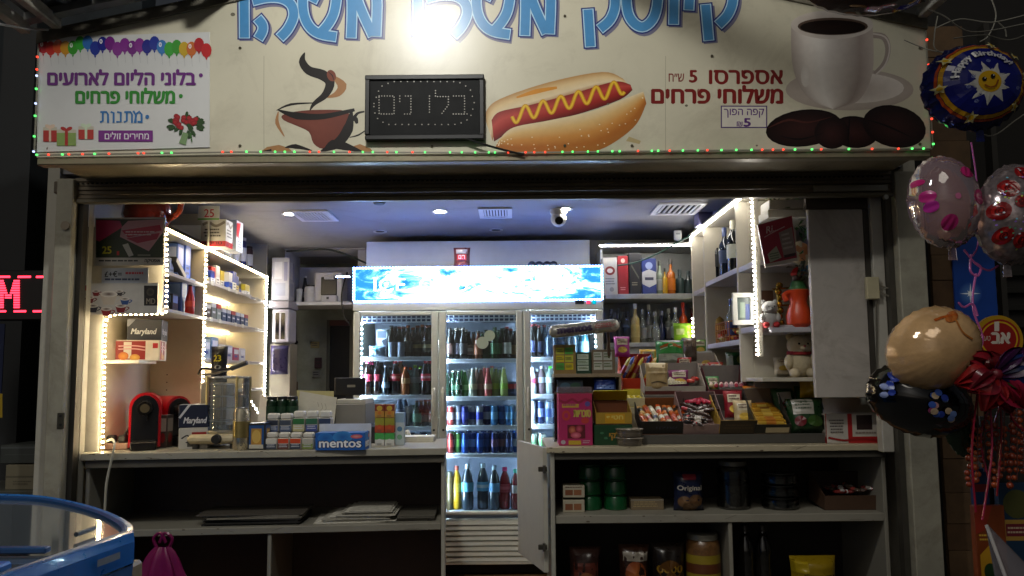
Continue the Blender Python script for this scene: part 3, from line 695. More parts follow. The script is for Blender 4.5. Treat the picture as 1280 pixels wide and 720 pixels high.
# string of red and green fairy lights round the sign
RED, GRN, WHT = (1, .06, .03), (.10, 1, .16), (.5, .6, 1)
def fairy(label, pts, cols):
    P = [at(x, y, YS - .014) for x, y in pts]
    t = led(label, P, .056, .0072, None, 2.2, (.3, .3, .3), 0, 'fairy lights round the shop sign', 'fairy_lights', 'fairy lights', 1, cols, (0, -.006, 0), .004)
fairy('red and green fairy lights along the bottom edge of the shop sign', [(44, 194), (300, 190), (640, 191), (900, 188), (1165, 186)], [GRN, GRN, RED])
fairy('red and green fairy lights up the left edge of the shop sign', [(43, 190), (46, 120), (48, 60)], [RED, GRN, WHT, RED])
fairy('red fairy lights up the right edge of the shop sign', [(1166, 184), (1162, 120), (1157, 38)], [RED, RED, GRN])

# floodlight that lights the sign (its glare is in the photograph)
lp = V((-.52, YS - 1.7, 3.68))
fl = T('floodlight', 'small bright floodlight on the canopy ridge shining on the sign', 'floodlight', lp)
fq = Matrix.Translation(lp) @ Matrix.Rotation(R(-25), 4, 'X')
bx = MB(); bx.box(-.09, .09, -.05, .012, -.065, .065, .006, mat=fq); bx.build('housing', M('#2a2a2a', .5), fl)
bx = MB(); bx.box(-.075, .075, .013, .016, -.05, .05, mat=fq); bx.build('lamp_face', EM((1, .99, .94), 600), fl)
MB().tube([lp + V((0, -.05, 0)), lp + V((.2, -.06, -.1)), V((ridge.x, lp.y - .04, ridge.z + .02))], .014, 8).build('bracket', M('#555555', .5), fl)

# ---- canopy over the pavement in front
can_ = T('canopy', 'grey corrugated sheet canopy on white beams reaching out from the sign top', 'canopy', (0, 2.4, gl.z))
shm = M('#74787a', .55, .3, var=.25, scale=6, dirt=.6); bmw = M('#b3b1aa', .5, dirt=.8, var=.2)
def roofpt(t, y, dz=0):      # t 0..1 left eave -> ridge, 1..2 ridge -> right eave
    a, b, k = (gl, ridge, t) if t <= 1 else (ridge, gr, t - 1)
    p = a + (b - a) * k; return V((p.x, y, p.z + dz))
n = 60
for t0, t1, cnt in ((0, .42, 3), (1.72, 2, 2)):
    for j in range(cnt):
        a, b = t0 + (t1 - t0) * j / cnt, t0 + (t1 - t0) * (j + 1) / cnt - .002
        MB().grid(lambda u, v: roofpt(a + (b - a) * u, 3.48 - .30 * v, .085 + .011 * math.sin((a + (b - a) * u) * n * 2 * math.pi / 3) + .002 * (j % 2)), 26, 1).build('roof_sheet', shm, can_, True)
for t, c_ in ((-.02, bmw), (.05, M('#9a958a', .6, dirt=1, var=.4)), (.41, bmw), (1.0, bmw), (1.73, bmw), (1.98, bmw)):
    p0, p1 = roofpt(max(0, t), 3.46, .03), roofpt(max(0, t), 3.14, .03); p0.x += min(0, t) * 1.5; p1.x += min(0, t) * 1.5
    if t == 1.0: p1.y = 1.7
    MB().box(p0.x - .022, p0.x + .022, p1.y, p0.y, p0.z - .02, p0.z + .035, .004).build('beam', c_, can_)
for t0, t1 in ((.0, .42), (1.72, 2)):
    for yy in (3.44, 3.2):
        a, b = roofpt(t0, yy, .045), roofpt(t1, yy, .045)
        MB().prism([a, b, b + V((0, 0, .035)), a + V((0, 0, .035))], (0, -.05, 0)).build('purlin', M('#8b8d8c', .5, .3, dirt=.6), can_)
q0 = at(-30, 28, 3.0)
MB().tube(cr([at(-20, 27, 3.2), at(30, 35, 3.35), at(60, 37, 3.44)], 4), .006).build('guy_wire', M('#8a8a88', .5), can_)

# ================================================================== LEFT SHELF UNIT
ua = at(208, 284, 4.15); uc = at(333, 345, 6.2); ang = math.atan2(-(uc.x - ua.x), uc.y - ua.y)
UZ = ua.z
lam = M('#c9c2ad', .45, var=.06, scale=4, dirt=.15); edge = M('#b9b3ae', .4, var=.06)
un = T('shelf_unit', 'tall cream shelf unit with lit edges along the left kiosk wall', 'shelf unit', (ua.x, ua.y, .0), ang)
um = _wm(un); U = lambda x, y, z: um @ V((x, y, z))
def upix(px, py):           # point on the open face of the unit
    d = um.to_3x3().inverted() @ ray(px, py); c = um.inverted() @ C0; k = -c.x / d.x; return c + d * k
yb = upix(257, 310).y; yc = upix(333, 345).y
BD = -.30
def ub(name, m, x0, x1, y0, y1, z0, z1, b=.002): return MB().box(x0, x1, y0, y1, z0, z1, b).build(name, m, un, local=True)
ub('back_panel', M('#c9bda2', .5, var=.12, scale=3), BD - .02, BD, .02, yc, .9, UZ - .02)
ub('divider', M('#b3a68a', .5, var=.15, scale=3), BD, 0, yb - .01, yb + .01, .9, UZ - .021)
ub('end_panel', lam, BD, .0, yc, yc + .02, .9, UZ + .35)
ub('top_board', lam, BD, .009, .0, yc, UZ - .006, UZ); ub('top_rail', lam, BD, -.001, .0, yc, UZ - .02, UZ - .007)
# front gable facing the street with a stepped cut-out
gx0 = at(108, 400, 4.14).x - ua.x
zlo = at(170, 393, 4.15).z
ub('front_panel', M('#a19e97', .5, var=.08, dirt=.25), gx0, -.001, -.02, -.001, zlo, UZ - .001)
ub('front_panel', M('#a19e97', .5, var=.08, dirt=.25), gx0, at(130, 480, 4.15).x - ua.x, -.02, -.001, .96, zlo - .001)
SHF = []
def shelf(y0, y1, px, py, th=.018):
    z = upix(px, py).z; ub('shelf', edge, BD, -.003, y0, y1, z - th, z); SHF.append(z); return z
zA = shelf(.01, yb - .011, 225, 344); zB = shelf(.01, yb - .011, 235, 391)
z1 = shelf(yb + .011, yc, 290, 361); z2_ = shelf(yb + .011, yc, 290, 403); z3 = shelf(yb + .011, yc, 290, 450); z4 = shelf(yb + .011, yc, 290, 487)
zN = at(160, 451, 4.35).z
ub('shelf', M('#d8d4c8', .4), BD, at(188, 452, 4.3).x - ua.x, .03, .26, zN - .018, zN)
for i in range(6):
    MB().cyl(U(-.20 + .0, yb - .0115, 1.15 + i * .045), U(-.20, yb - .0105, 1.15 + i * .045), .004, n=6).build('pin_hole', M('#3b2f20', .8), un)
WARM = (1, .78, .44)
Wh = (1, .88, .68)
def L_(label, pts, col_=WARM, s=110, step=.027, size=.0085, tape=(1, .55, .16), ts=.30, **k): return led(label, pts, step, size, col_, s, tape, ts, 'led strips on the left shelf unit', **k)
f0 = lambda px, py: at(px, py, 4.09)
L_('warm led strip stepping up the front edge of the left shelf unit', cr([f0(128, 566), f0(129.5, 500), f0(131, 410)], 3)[:-1] + cr([f0(131, 410), f0(133, 400), f0(140, 394), f0(150, 393)], 4)[:-1] + [f0(150, 393), f0(207, 392), f0(208, 386), f0(208.5, 340), f0(208, 287)])
L_('warm led strip along the sloping top edge of the left shelf unit', [U(.006, .0, UZ - .012), U(.006, yc, UZ - .012)], WARM, 85)
L_('warm led strip down the middle divider of the left shelf unit', [U(.006, yb, UZ - .03), U(.006, yb, 1.06)], Wh, 110)
L_('white led strip down the far end of the left shelf unit', [U(.006, yc, UZ - .01), U(.006, yc, .99)], (1, .95, .85), 110, ts=.5, tape=(1, .8, .5))
for i, (zz, nm) in enumerate(((z1, 'second'), (z2_, 'third'), (z3, 'fourth'))):
    L_('warm led strip hidden under the %s shelf of the left unit' % ORD[i], [U(BD + .02, yb + .03, zz - .03), U(BD + .02, yc - .02, zz - .03)], WARM, 60)
L_('bright led strip slanting behind the hot dog steamer', [at(314, 502, 4.9), at(328, 524, 4.9)], (1, .95, .85), 75, ts=3, tape=(1, .9, .7))
MB().prism([at(325, 494, 4.88), at(338, 496, 4.88), at(338, 527, 4.88), at(322, 527, 4.88)], (0, .02, 0)).build('light_box', M('#e8e4d8', .4))
tag(bpy.data.objects['light_box'], 'small white upright plate lit by the led strip end', 'plate')

# goods on the left unit (placed on its shelves)
def ubox(label, y, w_, h_, z, c, x=-.03, d=.10, decor=None, name='cigarette_pack', cat='pack', rz=0, group=None, rough=.35):
    """box whose face looks out of the unit (+x of the unit)"""
    t = T(name, label, cat, U(x, y, z), ang + rz, group)
    MB().box(-d, 0, 0, w_, 0, h_, .0015).build('box_body', M(c, rough, var=.1, scale=30), t, local=True)
    art(PB(lambda u, v, k: V((.0005 * k, u * w_, h_ * (1 - v)))), decor or [('r', .1, .1, .9, .3, '#e8e4da')]).done('front_print', t, rough, local=True)
    if h_ > .05: art(PB(lambda u, v, k: V((-d + u * d, -.0005 * k, h_ * (1 - v)))), decor or [('r', .1, .1, .9, .3, '#e8e4da')]).done('side_print', t, rough, local=True)
    return t
cols1 = ['#d8a51e', '#d2d0cc', '#2746b0', '#c23a34', '#d8d5d0', '#cdb23c', '#d0d0d4', '#2a3f96', '#2c3f8e', '#1d1d22', '#c9b93a']
yy = yb + .04
for i, c_ in enumerate(cols1):
    w_ = .075 if i < 9 else .11
    ubox('%s cigarette pack from the divider on the upper warm-lit shelf' % ORD[i], yy, w_, random.choice([.10, .12, .085, .14]), z1, c_, x=-.035 - random.random() * .03,
         decor=[('r', 0, .55, 1, 1, random.choice(['#f0eee8', '#2d4fb5', '#d8c04a', '#e6e6ea'])), ('l', .15, .62, .85, .9, 2, '#333344')]); yy += w_ + .018
cols2 = ['#5a3226', '#4a3a34', '#6b6f6c', '#8d9694', '#2a3c5c', '#20345c', '#1c2c52', '#223a68', '#1b2a50', '#2a3f6e']
yy = yb + .03
for i, c_ in enumerate(cols2):
    ubox('%s tobacco pack from the divider on the middle warm-lit shelf' % ORD[i], yy, .085, .085 + .02 * (i in (2, 3)), z2_, c_, decor=[('r', 0, 0, 1, .28, '#c9c9cf' if i % 3 else '#b3302c'), ('r', .2, .5, .8, .62, '#d8d8de')]); yy += .105
cols3 = [('#9fb0c4', .12), ('#7f9cc0', .14), ('#c9c9cf', .10), ('#b9b6c4', .10), ('#a43a5c', .09), ('#d4d2da', .09)]
yy = yb + .10
for i, (c_, h_) in enumerate(cols3):
    ubox('%s small carton from the divider on the lower warm-lit shelf' % ORD[i], yy, .13, h_, z3, c_, decor=[('r', .1, .15, .9, .5, '#e8e8f2'), ('r', .2, .6, .7, .75, '#3a4a8e')], name='small_carton', cat='carton'); yy += .155
yy = .10
for i, (c_, h_, rz_) in enumerate((('#c9c6be', .15, 0), ('#8f98ad', .10, .1), ('#5f7fd0', .20, 0), ('#4a6fd0', .24, 0))):
    ubox('%s item from the street in the narrow front bay, upper shelf' % ORD[i], yy, .09, h_, zA, c_, x=-.06, decor=[('r', .1, .1, .9, .6, '#aebbe6'), ('l', .15, .65, .85, .9, 2, '#30406e')], name='small_carton', cat='carton', rz=rz_); yy += .12
t = T('binder', 'dark ring binder leaning at the top of the front bay', 'binder', U(-.14, .28, UZ - .14), ang)
b_ = MB(); b_.box(-.12, .10, -.02, .16, -.02, .02, .004, mat=Matrix.Rotation(R(-28), 4, 'X')); b_.build('cover', M('#17181c', .4), t, local=True)
b_ = MB(); b_.box(-.11, .101, -.015, .155, -.012, .012, mat=Matrix.Rotation(R(-28), 4, 'X') @ Matrix.Translation((.0, .003, 0))); b_.build('pages', M('#c9c4b4', .7), t, local=True)
yy = .12
for i, (c_, h_) in enumerate((('#3a3f4a', .13), ('#2c2c38', .10), ('#3c5aa8', .19), ('#8fb4d8', .22))):
    ubox('%s item from the street in the narrow front bay, lower shelf' % ORD[i], yy, .085, h_, zB, c_, x=-.05, decor=[('r', .1, .1, .9, .5, '#6f86b8')], name='small_carton', cat='carton'); yy += .135
bottle('small red spray bottle on the lower shelf of the front bay', U(-.02, .44, zB), .17, .026, 'soda', M('#b31f1a', .3), M('#d84a34', .4), M('#1c1c1e', .4), 'spray bottle', name='spray_bottle')
# on top of the unit
pz = U(-.15, .12, UZ)
t = T('ornament', 'glazed red-brown ornament pot on top of the left unit', 'ornament', pz)
MB().lathe([(.05, 0), (.1, .02), (.13, .08), (.12, .15), (.06, .2), (.075, .235)], 20, pz).build('pot', M('#7c2416', .12, coat=.6, var=.4, scale=9), t, True)
MB().tube(cr([pz + V((.11, 0, .06)), pz + V((.18, -.02, .10)), pz + V((.19, -.02, .18)), pz + V((.15, 0, .2))], 5), .016, 8).build('spout', M('#9c3a1c', .12, coat=.6), t, True)
def paperbox(label, px0, py0, px1, py1, Y, d, c, dec, name='carton', cat='carton', **k): return carton(name, label, cat, px0, py0, px1, py1, Y, d, c, dec, **k)
topz = UZ
t = carton('price_card', 'white price card with red 25 on top of the left unit', 'price card', 247, 257, 274, 275, 4.75, .006, '#dfe3dc', [('t', '25', .3, .25, .75, .8, '#c2303a'), ('r', 0, .88, 1, 1, '#7fb85a')])
MB().box(-.006, .006, .007, .012, topz - t.location.z, .02).build('stick', M('#c9c6bc', .5), t, local=True)
carton('carton', 'white carton with black and red lettering on the unit top', 'carton', 251, 274, 282, 305, 4.78, .12, '#d0cec6', [('r', 0, .8, 1, 1, '#b92a30'), ('t', H('טריטון'), .15, .82, .85, .97, '#1c1c1c'), ('s', [(.05, .2), (.3, .12), (.6, .25), (.95, .1)], .1, '#8c8478'), ('l', .1, .35, .9, .7, 3, '#5a5650')], base=topz)
carton('carton', 'narrow white carton with red corner on the unit top', 'carton', 278, 275, 295, 319, 4.95, .12, '#c4cad4', [('p', [(0, .1), (.6, .05), (.3, .6), (0, .5)], '#b92a30'), ('l', .2, .65, .8, .9, 3, '#667')], base=topz)
for i, (px, h_, c_, cp) in enumerate(((301, .2, '#c8c2b4', '#b92a24'), (309, .19, '#b9a58c', '#8c2a20'), (316, .18, '#cfcac0', '#a03a30'), (321, .21, '#d6d6da', '#c2241f'), (326, .19, '#2a3066', '#c9cad6'), (330, .16, '#3a1f2c', '#241820'))):
    Y = 5.15 + i * .17; p = upix(px, 320); y = upix(px, 300 + i * 5).y
    bottle('%s spray can from the white cartons on the left unit top' % ORD[i], U(-.06, yb + .28 + i * .17, topz), h_ * 1.15, .034, 'jar', M(c_, .3, .2), M('#d8d8dc', .3), M(cp, .35), 'spray can', name='spray_can')
# cupboard above
wc = T('wall_cabinet', 'open white wall cabinet under the ceiling above the left unit', 'cabinet', U(BD, .9, UZ + .18), ang)
wl = lambda n_, *a: MB().box(*a, .002).build(n_, lam, wc, local=True)
y0_, y1_ = .0, 1.35
wl('bottom_board', 0, .2, y0_, y1_, .0, .018); wl('top_board', 0, .2, y0_, y1_, .165, .183); wl('back_board', -.02, -.001, y0_, y1_, 0, .183); wl('end_board', 0, .2, y1_ + .001, y1_ + .02, 0, .183); wl('end_board', 0, .2, y0_ - .02, y0_ - .001, 0, .183)

# posters on the front panel
YQ = 4.088
po = T('poster', 'dark green and pink advert poster at the top of the left front panel', 'poster', at(162, 332, YQ))
MB().pbox(118, 272, 206, 332, YQ, .003).build('sheet', M('#c9c4bc', .4), po)
pr = PB(pixframe(YQ)); pr.rect(120, 274, 204, 322, '#2c3a1e'); pr.rect(120, 274, 204, 300, '#26301c')
pr.poly([(120, 275), (150, 276), (153, 284), (124, 302), (120, 300)], '#c22a62'); pr.poly([(152, 284), (160, 276), (204, 274), (204, 290), (186, 314), (150, 296)], '#d09aa8')
pr.poly([(152, 288), (200, 281), (202, 288), (160, 297)], '#c22a50'); pr.poly([(158, 298), (200, 291), (196, 299), (172, 304)], '#b92a50'); pr.lines(156, 289, 198, 296, 2, '#e8c8cf')
pr.ell(134, 312, 6, 5, '#2a2a14', n=14); pr.text('25', 128, 308, 139, 317, '#c9c01e', .03); pr.poly([(153, 306), (160, 304), (167, 319), (161, 321)], '#c9c9c2'); pr.rect(146, 314, 149, 319, '#b92a2a'); pr.rect(172, 318, 188, 320, '#8a8a7a')
pr.rect(120, 323, 204, 331, '#cfcbc2'); pr.text(H('אופטיקה'), 181, 324, 200, 329, '#1c1c1c', .03); pr.lines(123, 325, 178, 329, 1, '#3a3a3a'); pr.done('printed_artwork', po)
po = T('notice', 'small white and blue notice under the green advert poster', 'notice', at(155, 362, YQ))
MB().pbox(127, 335, 185, 363, YQ - .003, .003).build('sheet', M('#b3bac6', .45), po)
pr = PB(pixframe(YQ - .003)); pr.text('£+€=', 131, 339, 152, 346, '#2a2a2e', .02); pr.lines(155, 340, 182, 346, 1, '#c2404a'); pr.lines(130, 348, 183, 353, 1, '#44506e'); pr.rect(129, 355, 183, 359, '#2f4a8c'); pr.rect(127, 360, 185, 363, '#6f86b8'); pr.done('printed_artwork', po)
po = T('poster', 'white poster of coloured coffee cups at the left panel edge', 'poster', at(150, 392, YQ))
MB().pbox(102, 354, 197, 393, YQ - .008, .003).build('sheet', M('#bdb8b0', .35), po)
pr = PB(pixframe(YQ - .008)); pr.ell(108, 360, 3.5, 3.5, '#b92a2a', n=12)
def cup(x, y, r_, c_): pr.poly([(x - r_, y - r_ * .4), (x + r_, y - r_ * .4), (x + r_ * .6, y + r_ * .8), (x - r_ * .6, y + r_ * .8)], c_); pr.ell(x, y - r_ * .4, r_, r_ * .35, '#e0d8cc', '#4a2a20', 12); pr.stroke([(x + r_, y - r_ * .2), (x + r_ * 1.5, y), (x + r_ * .8, y + r_ * .5)], 1.1, c_)
for a_ in ((120, 366, 5, '#7a1f24'), (112, 374, 6, '#6b2226'), (116, 385, 7, '#1f2336'), (133, 389, 7, '#8c2028'), (151, 385, 7, '#7a1a22'), (156, 376, 6, '#284a86'), (149, 366, 5, '#3a3436'), (136, 372, 11, '#c2b4a2')): cup(*a_)
pr.rect(180, 357, 197, 382, '#1a1716'); pr.text('MD', 183, 373, 194, 380, '#8a7f6e', .02); pr.ell(188, 365, 5, 5, '#4a4238', '#1a1716', 12); pr.done('printed_artwork', po)

# boxes in the lit niche
carton('biscuit_box', 'dark navy biscuit box with white script standing on the niche shelf carton', 'box', 160, 399, 200, 425, 4.32, .2, '#12162a', [('t', 'Maryland', .12, .45, .86, .8, '#c9cad0', dict(bold=.02, shear=.25)), ('p', [(0, 0), (.25, 0), (.05, .35), (0, .35)], '#8a8c9a')], rz=.25)
carton('biscuit_carton', 'red and white carton under the navy biscuit box on the niche shelf', 'carton', 137, 425, 197, 452, 4.3, .2, '#d8cfc2', [('r', 0, 0, .14, 1, '#b92a1c'), ('r', .14, .05, .72, .95, '#8c1f1a'), ('r', .3, .1, .45, .9, '#d8d0c4'), ('s', [(.2, .3), (.5, .28), (.72, .35)], .06, '#d8a0a0'), ('s', [(.2, .45), (.5, .43), (.72, .5)], .06, '#d8a0a0'), ('e', .3, .78, .1, .2, '#c9661e', '#e09a3a'), ('e', .52, .85, .1, .16, '#c98a3a', '#e0b04a'), ('r', .86, .15, .96, .4, '#b92a30'), ('f', 0, 0, 1, 1, .02, '#b9b0a4')], base=zN, rz=.25)

# ================================================================== LEFT COUNTER
CZ = at(330, 563, 4.1).z
fl0, fr0 = V((at(106, 570, 4.02).x, 4.02, 0)), V((at(556, 556, 4.16).x, 4.16, 0))
cang = math.atan2(fr0.y - fl0.y, fr0.x - fl0.x); CW = (fr0 - fl0).length
ct = T('counter', 'grey laminate counter with open shelf and coffee machines on top, left side', 'counter', (fl0.x, fl0.y, 0), cang)
cm_ = _wm(ct); CB = .62
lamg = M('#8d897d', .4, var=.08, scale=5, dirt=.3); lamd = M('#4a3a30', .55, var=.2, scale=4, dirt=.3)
def cb(n_, m, *a, b=.003): return MB().box(*a, b).build(n_, m, ct, local=True)
cb('worktop', M('#a09b8c', .35, var=.08, dirt=.2), -.03, CW + .01, -.02, CB, CZ - .035, CZ)
cb('upper_rail', M('#5a554b', .5), 0, CW, .0, .02, CZ - .075, CZ - .036)
sz = at(330, 660, 4.08).z
cb('shelf', lamg, .02, CW - .02, .02, CB - .03, sz - .035, sz)
cb('side_panel', lamg, .0, .019, .021, CB, .0, CZ - .036); cb('side_panel', M('#a9a69a', .45, dirt=.2), CW - .019, CW, .021, CB, 0, CZ - .036)
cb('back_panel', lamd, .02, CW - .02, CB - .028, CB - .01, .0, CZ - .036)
cb('divider', lamg, CW * .50, CW * .50 + .02, .03, CB - .03, 0, sz - .036)
cb('base_board', M('#3a342c', .6), .02, CW - .02, .05, CB - .03, .0, .03)

def chips(parent, Fn, L, h, n_, c_='#5c5040'):
    pr = PB(Fn); q = random.Random(n_)
    for i in range(n_):
        x = (q.random() ** 2.2) * L; y = q.choice([0, h * .75]) + q.random() * h * .2; s_ = q.uniform(.003, .009)
        pr.poly([(x + s_ * (1 + .5 * q.random()) * math.cos(a_ * 1.05), min(h, max(0, y + s_ * .35 * math.sin(a_ * 1.05) * (1 + q.random())))) for a_ in range(6)], c_)
    for i in range(n_ // 2):
        x = q.random() * L; pr.stroke([(x, h * q.random()), (x + q.uniform(.02, .08), h * q.random())], .0015, '#6a6254', 0)
    pr.done('edge_chip', parent, .7)['kind'] = 'stuff'
chips(ct, lambda u, v, k: cm_ @ V((u, -.0206 - .0002 * k, CZ - .001 - v)), CW, .033, 9)
chips(ct, lambda u, v, k: cm_ @ V((.02 + u, .0194 - .0002 * k, sz - .001 - v)), CW - .05, .033, 7)
for k in range(7):
    y_ = yb + .12 + k * .17
    for zz in (z1, z2_, z3):
        if (k * 7 + int(zz * 100)) % 3: MB().box(-.0025, .0005, y_, y_ + .05, zz - .022, zz + .004).build('price_tag', M('#d4d0c4', .5), un, local=True)
# --- things on the counter
def capsule(label, px0, px1, pyt, pyb, Y, turn=0):
    a, b = at(px0, pyb, Y), at(px1, pyb, Y); wd = b.x - a.x; h = at(px0, pyt, Y).z - CZ
    t = T('coffee_machine', label, 'coffee machine', ((a.x + b.x) / 2, Y, CZ), turn)
    RD = M('#b3121c', .3, coat=.4); BK = M('#131214', .3); r_ = wd / 2
    pf = [(-r_, .012)] + [(-r_, h - r_)] + [(r_ * math.cos(math.pi - math.pi * i / 10), h - r_ + r_ * math.sin(math.pi * i / 10)) for i in range(1, 10)] + [(r_, h - r_), (r_, .012)]
    MB().prism([(x, .03, z) for x, z in pf], (0, .28, 0)).build('shell', RD, t, True, True)
    MB().prism([(x * .84, .015, .012 + (z - .012) * .95) for x, z in pf], (0, .016, 0)).build('front_plate', BK, t, True, True)
    MB().cyl((0, .016, h - r_ * 1.05), (0, -.03, h - r_ * 1.05), r_ * .52, r_ * .45, 20).build('brew_head', M('#2a2622', .25, .5), t, True, True)
    MB().cyl((0, -.031, h - r_ * 1.05), (0, -.034, h - r_ * 1.05), r_ * .3, n=16).build('badge', M('#8a7a5c', .3, .7), t, True, True)
    MB().box(-.012, .012, -.028, .0, h - r_ * 1.9, h - r_ * 1.55).build('spout', BK, t, local=True)
    MB().box(-r_ * .8, r_ * .8, -.07, .03, .0, .045, .006).build('drip_tray', M('#1d1a1a', .35, .3), t, local=True)
    MB().box(-r_ * .7, r_ * .7, -.065, .0, .046, .049).build('drip_grid', M('#55514a', .3, .8), t, local=True)
    return t
capsule('red capsule coffee machine with black front facing the street', 161, 198, 491, 563, 4.2, .38)
capsule('second red capsule coffee machine turned away beside the navy box', 209, 243, 495, 552, 4.45, .9)
carton('capsule_sleeve', 'small dark printed sleeve between the two red coffee machines', 'box', 198, 519, 208, 556, 4.3, .08, '#3a2f2a', [('r', .1, .1, .9, .5, '#8c8278'), ('e', .5, .7, .3, .15, '#7a1a1c')], base=CZ)
carton('carton', 'white carton with red picture beside the steamer on the counter', 'carton', 224, 535, 258, 563, 4.22, .2, '#b9b6ae', [('s', [(.1, .5), (.3, .35), (.4, .6), (.25, .7)], .06, '#2a2a2e'), ('r', .45, .2, .95, .6, '#8c1f1e'), ('r', .3, .6, .6, .9, '#444')], base=CZ, rz=.3)
carton('biscuit_box', 'dark navy biscuit box with white script on the white counter carton', 'box', 224, 506, 258, 534, 4.23, .2, '#141c34', [('p', [(0, .55), (.32, 0), (.42, 0), (.06, .6)], '#c9c9cc'), ('t', 'Maryland', .18, .55, .98, .9, '#d6d6d8', dict(bold=.02, shear=.25))], base=at(240, 534.5, 4.22).z, rz=.3)
# hot dog steamer
Y = 4.25; p = at(278, 560, Y); c = V((p.x, Y + .08, CZ)); k = mp(Y)
st = T('hot_dog_steamer', 'hot dog steamer with glass cylinder on a cream base with black knob', 'steamer', c)
MB().box(c.x - 40 * k, c.x + 24 * k, Y - .06, Y + .22, CZ + .025, CZ + .075, .018).build('base', M('#b9ad8f', .35, dirt=.2), st, True)
for sx in (-30, 16): MB().cyl((c.x + sx * k, Y - .03, CZ), (c.x + sx * k, Y - .03, CZ + .026), .018).build('foot', M('#1c1a18', .6), st)
MB().cyl((c.x - 2 * k, Y - .06, CZ + .052), (c.x - 2 * k, Y - .085, CZ + .052), .026, .022, 16).build('knob', M('#141312', .4), st, True)
MB().lathe([(.115, .075), (.12, .085), (.12, .092), (.1, .095)], 24, c).build('tray_ring', M('#bfb7a2', .3, .7), st, True)
MB().lathe([(.105, .095), (.105, .365)], 28, c, cap=False).build('glass_cylinder', GL('#f0f4f6', .10, .06, '#c9d2d8', .10), st, True)
MB().lathe([(.105, .365), (.112, .368), (.112, .375), (.02, .38)], 24, c).build('lid', M('#c9cdd2', .25, .6), st, True)
for i in range(3):
    a_ = -2.5 + i * 1.6; MB().cyl(c + V((.116 * math.cos(a_), .116 * math.sin(a_), .09)), c + V((.116 * math.cos(a_), .116 * math.sin(a_), .375)), .007, n=8).build('support_rod', M('#c9b98a', .3, .8), st, True)
for i in range(4):
    z = .14 + i * .065; MB().tube([c + V((.098 * math.cos(q_ * .2856), .098 * math.sin(q_ * .2856), z)) for q_ in range(23)], .0022, 4).build('wire_ring', M('#9aa0a6', .3, .9), st)
for i in range(8):
    a_ = i * .785; MB().cyl(c + V((.098 * math.cos(a_), .098 * math.sin(a_), .1)), c + V((.098 * math.cos(a_), .098 * math.sin(a_), .345)), .002, n=4).build('wire_bar', M('#9aa0a6', .3, .9), st)
MB().lathe([(.0, .096), (.06, .097), (.06, .12), (.0, .121)], 16, c).build('water_pan', M('#d8dee4', .15, .9), st, True)
p = c + V((0, -.02, .39)); t = T('tongs', 'steel tongs with black handle lying across the steamer lid', 'tongs', p)
MB().tube(cr([p + V((-.15, -.03, .0)), p + V((-.12, -.05, .03)), p + V((-.05, -.02, .02)), p + V((.02, .0, .03))], 5), .006).build('upper_arm', M('#3a3632', .3, .8), t, True)
MB().tube(cr([p + V((-.15, .02, -.005)), p + V((-.10, .04, .0)), p + V((-.05, .02, .01)), p + V((.02, .0, .03))], 5), .006).build('lower_arm', M('#6a655c', .3, .8), t, True)
MB().tube(cr([p + V((.015, 0, .028)), p + V((.06, 0, .045)), p + V((.10, 0, .06))], 4), .013, 8).build('handle', M('#1a1816', .5), t, True)
bag('coffee_bag', 'black upright bag with yellow 23 standing behind the steamer', 263, 433, 284, 478, 4.55, .07, '#141416', [('t', '23', .28, .25, .72, .42, '#c9b814', dict(bold=.03)), ('e', .55, .58, .2, .06, '#8a8a86'), ('e', .55, .58, .16, .04, '#141416')], cat='bag')
MB().box(at(258, 480, 4.58).x, at(290, 480, 4.58).x, 4.5, 4.64, CZ, at(270, 479, 4.55).z, .004).build('box_stack', M('#8d8678', .5))
tag(bpy.data.objects['box_stack'], 'plain grey box under the black 23 bag behind the steamer', 'box')
can('tall gold and silver beer can at the counter edge by the steamer', at(299.5, 566, 4.12).xy.to_3d() + V((0, .02, CZ)), .215, .042, M('#c9bfa6', .25, .8), M('#b9a468', .3, .8), name='beer_can')
carton('gift_tin', 'blue and gold printed tin next to the tall beer can', 'tin', 309, 529, 331, 566, 4.13, .09, '#23508a', [('f', 0, 0, 1, 1, .08, '#2c2a26'), ('r', .2, .2, .8, .8, '#b98a3a'), ('e', .5, .5, .25, .25, '#d8b25a'), ('r', .1, .8, .9, .95, '#c9c4b4')], base=CZ, rough=.3)
def tub(label, px0, px1, pyt, z0, Y, body, lidc, bandc, dk='#2a3a66'):
    a, b = at(px0, pyt, Y), at(px1, pyt, Y); wd = b.x - a.x; h = a.z - z0; c = V(((a.x + b.x) / 2, Y + wd / 2, z0)); r_ = wd * .5
    t = T('gum_tub', label, 'gum tub', c)
    MB().box(c.x - r_, c.x + r_, Y, Y + wd, z0, z0 + h * .68, .006).build('tub_body', M(body, .35), t)
    MB().box(c.x - r_ * .9, c.x + r_ * .9, Y + .006, Y + wd - .006, z0 + h * .685, z0 + h, .006).build('lid', M(lidc, .35), t)
    pr = PB(lambda u, v, k: V((c.x - r_ + u * wd, Y - .0006 * k, z0 + h * .68 * (1 - v)))); pr.rect(.03, .05, .97, .45, bandc); pr.rect(.03, .5, .97, .95, dk); pr.lines(.1, .55, .9, .85, 2, '#c9ccd6'); pr.done('wrap_print', t)
zt1 = None
for i in range(4):
    tub('%s gum tub from the blue tin in the lower row' % ORD[i], 332 + i * 15.2, 346 + i * 15.2, 541, CZ, 4.13, '#c9c4ba', '#d0ccc2', ['#d0ccc2', '#c9461e', '#c94a20', '#b9b4a8'][i], ['#39404e', '#5c3a34', '#39404e', '#7a8a4a'][i])
pl_z = at(360, 541, 4.2).z
MB().box(at(330, 540, 4.2).x, at(414, 540, 4.2).x, 4.21, 4.4, CZ, pl_z, .003).build('riser', M('#3a3a3c', .5)); tag(bpy.data.objects['riser'], 'dark riser box behind the lower gum tub row', 'riser')
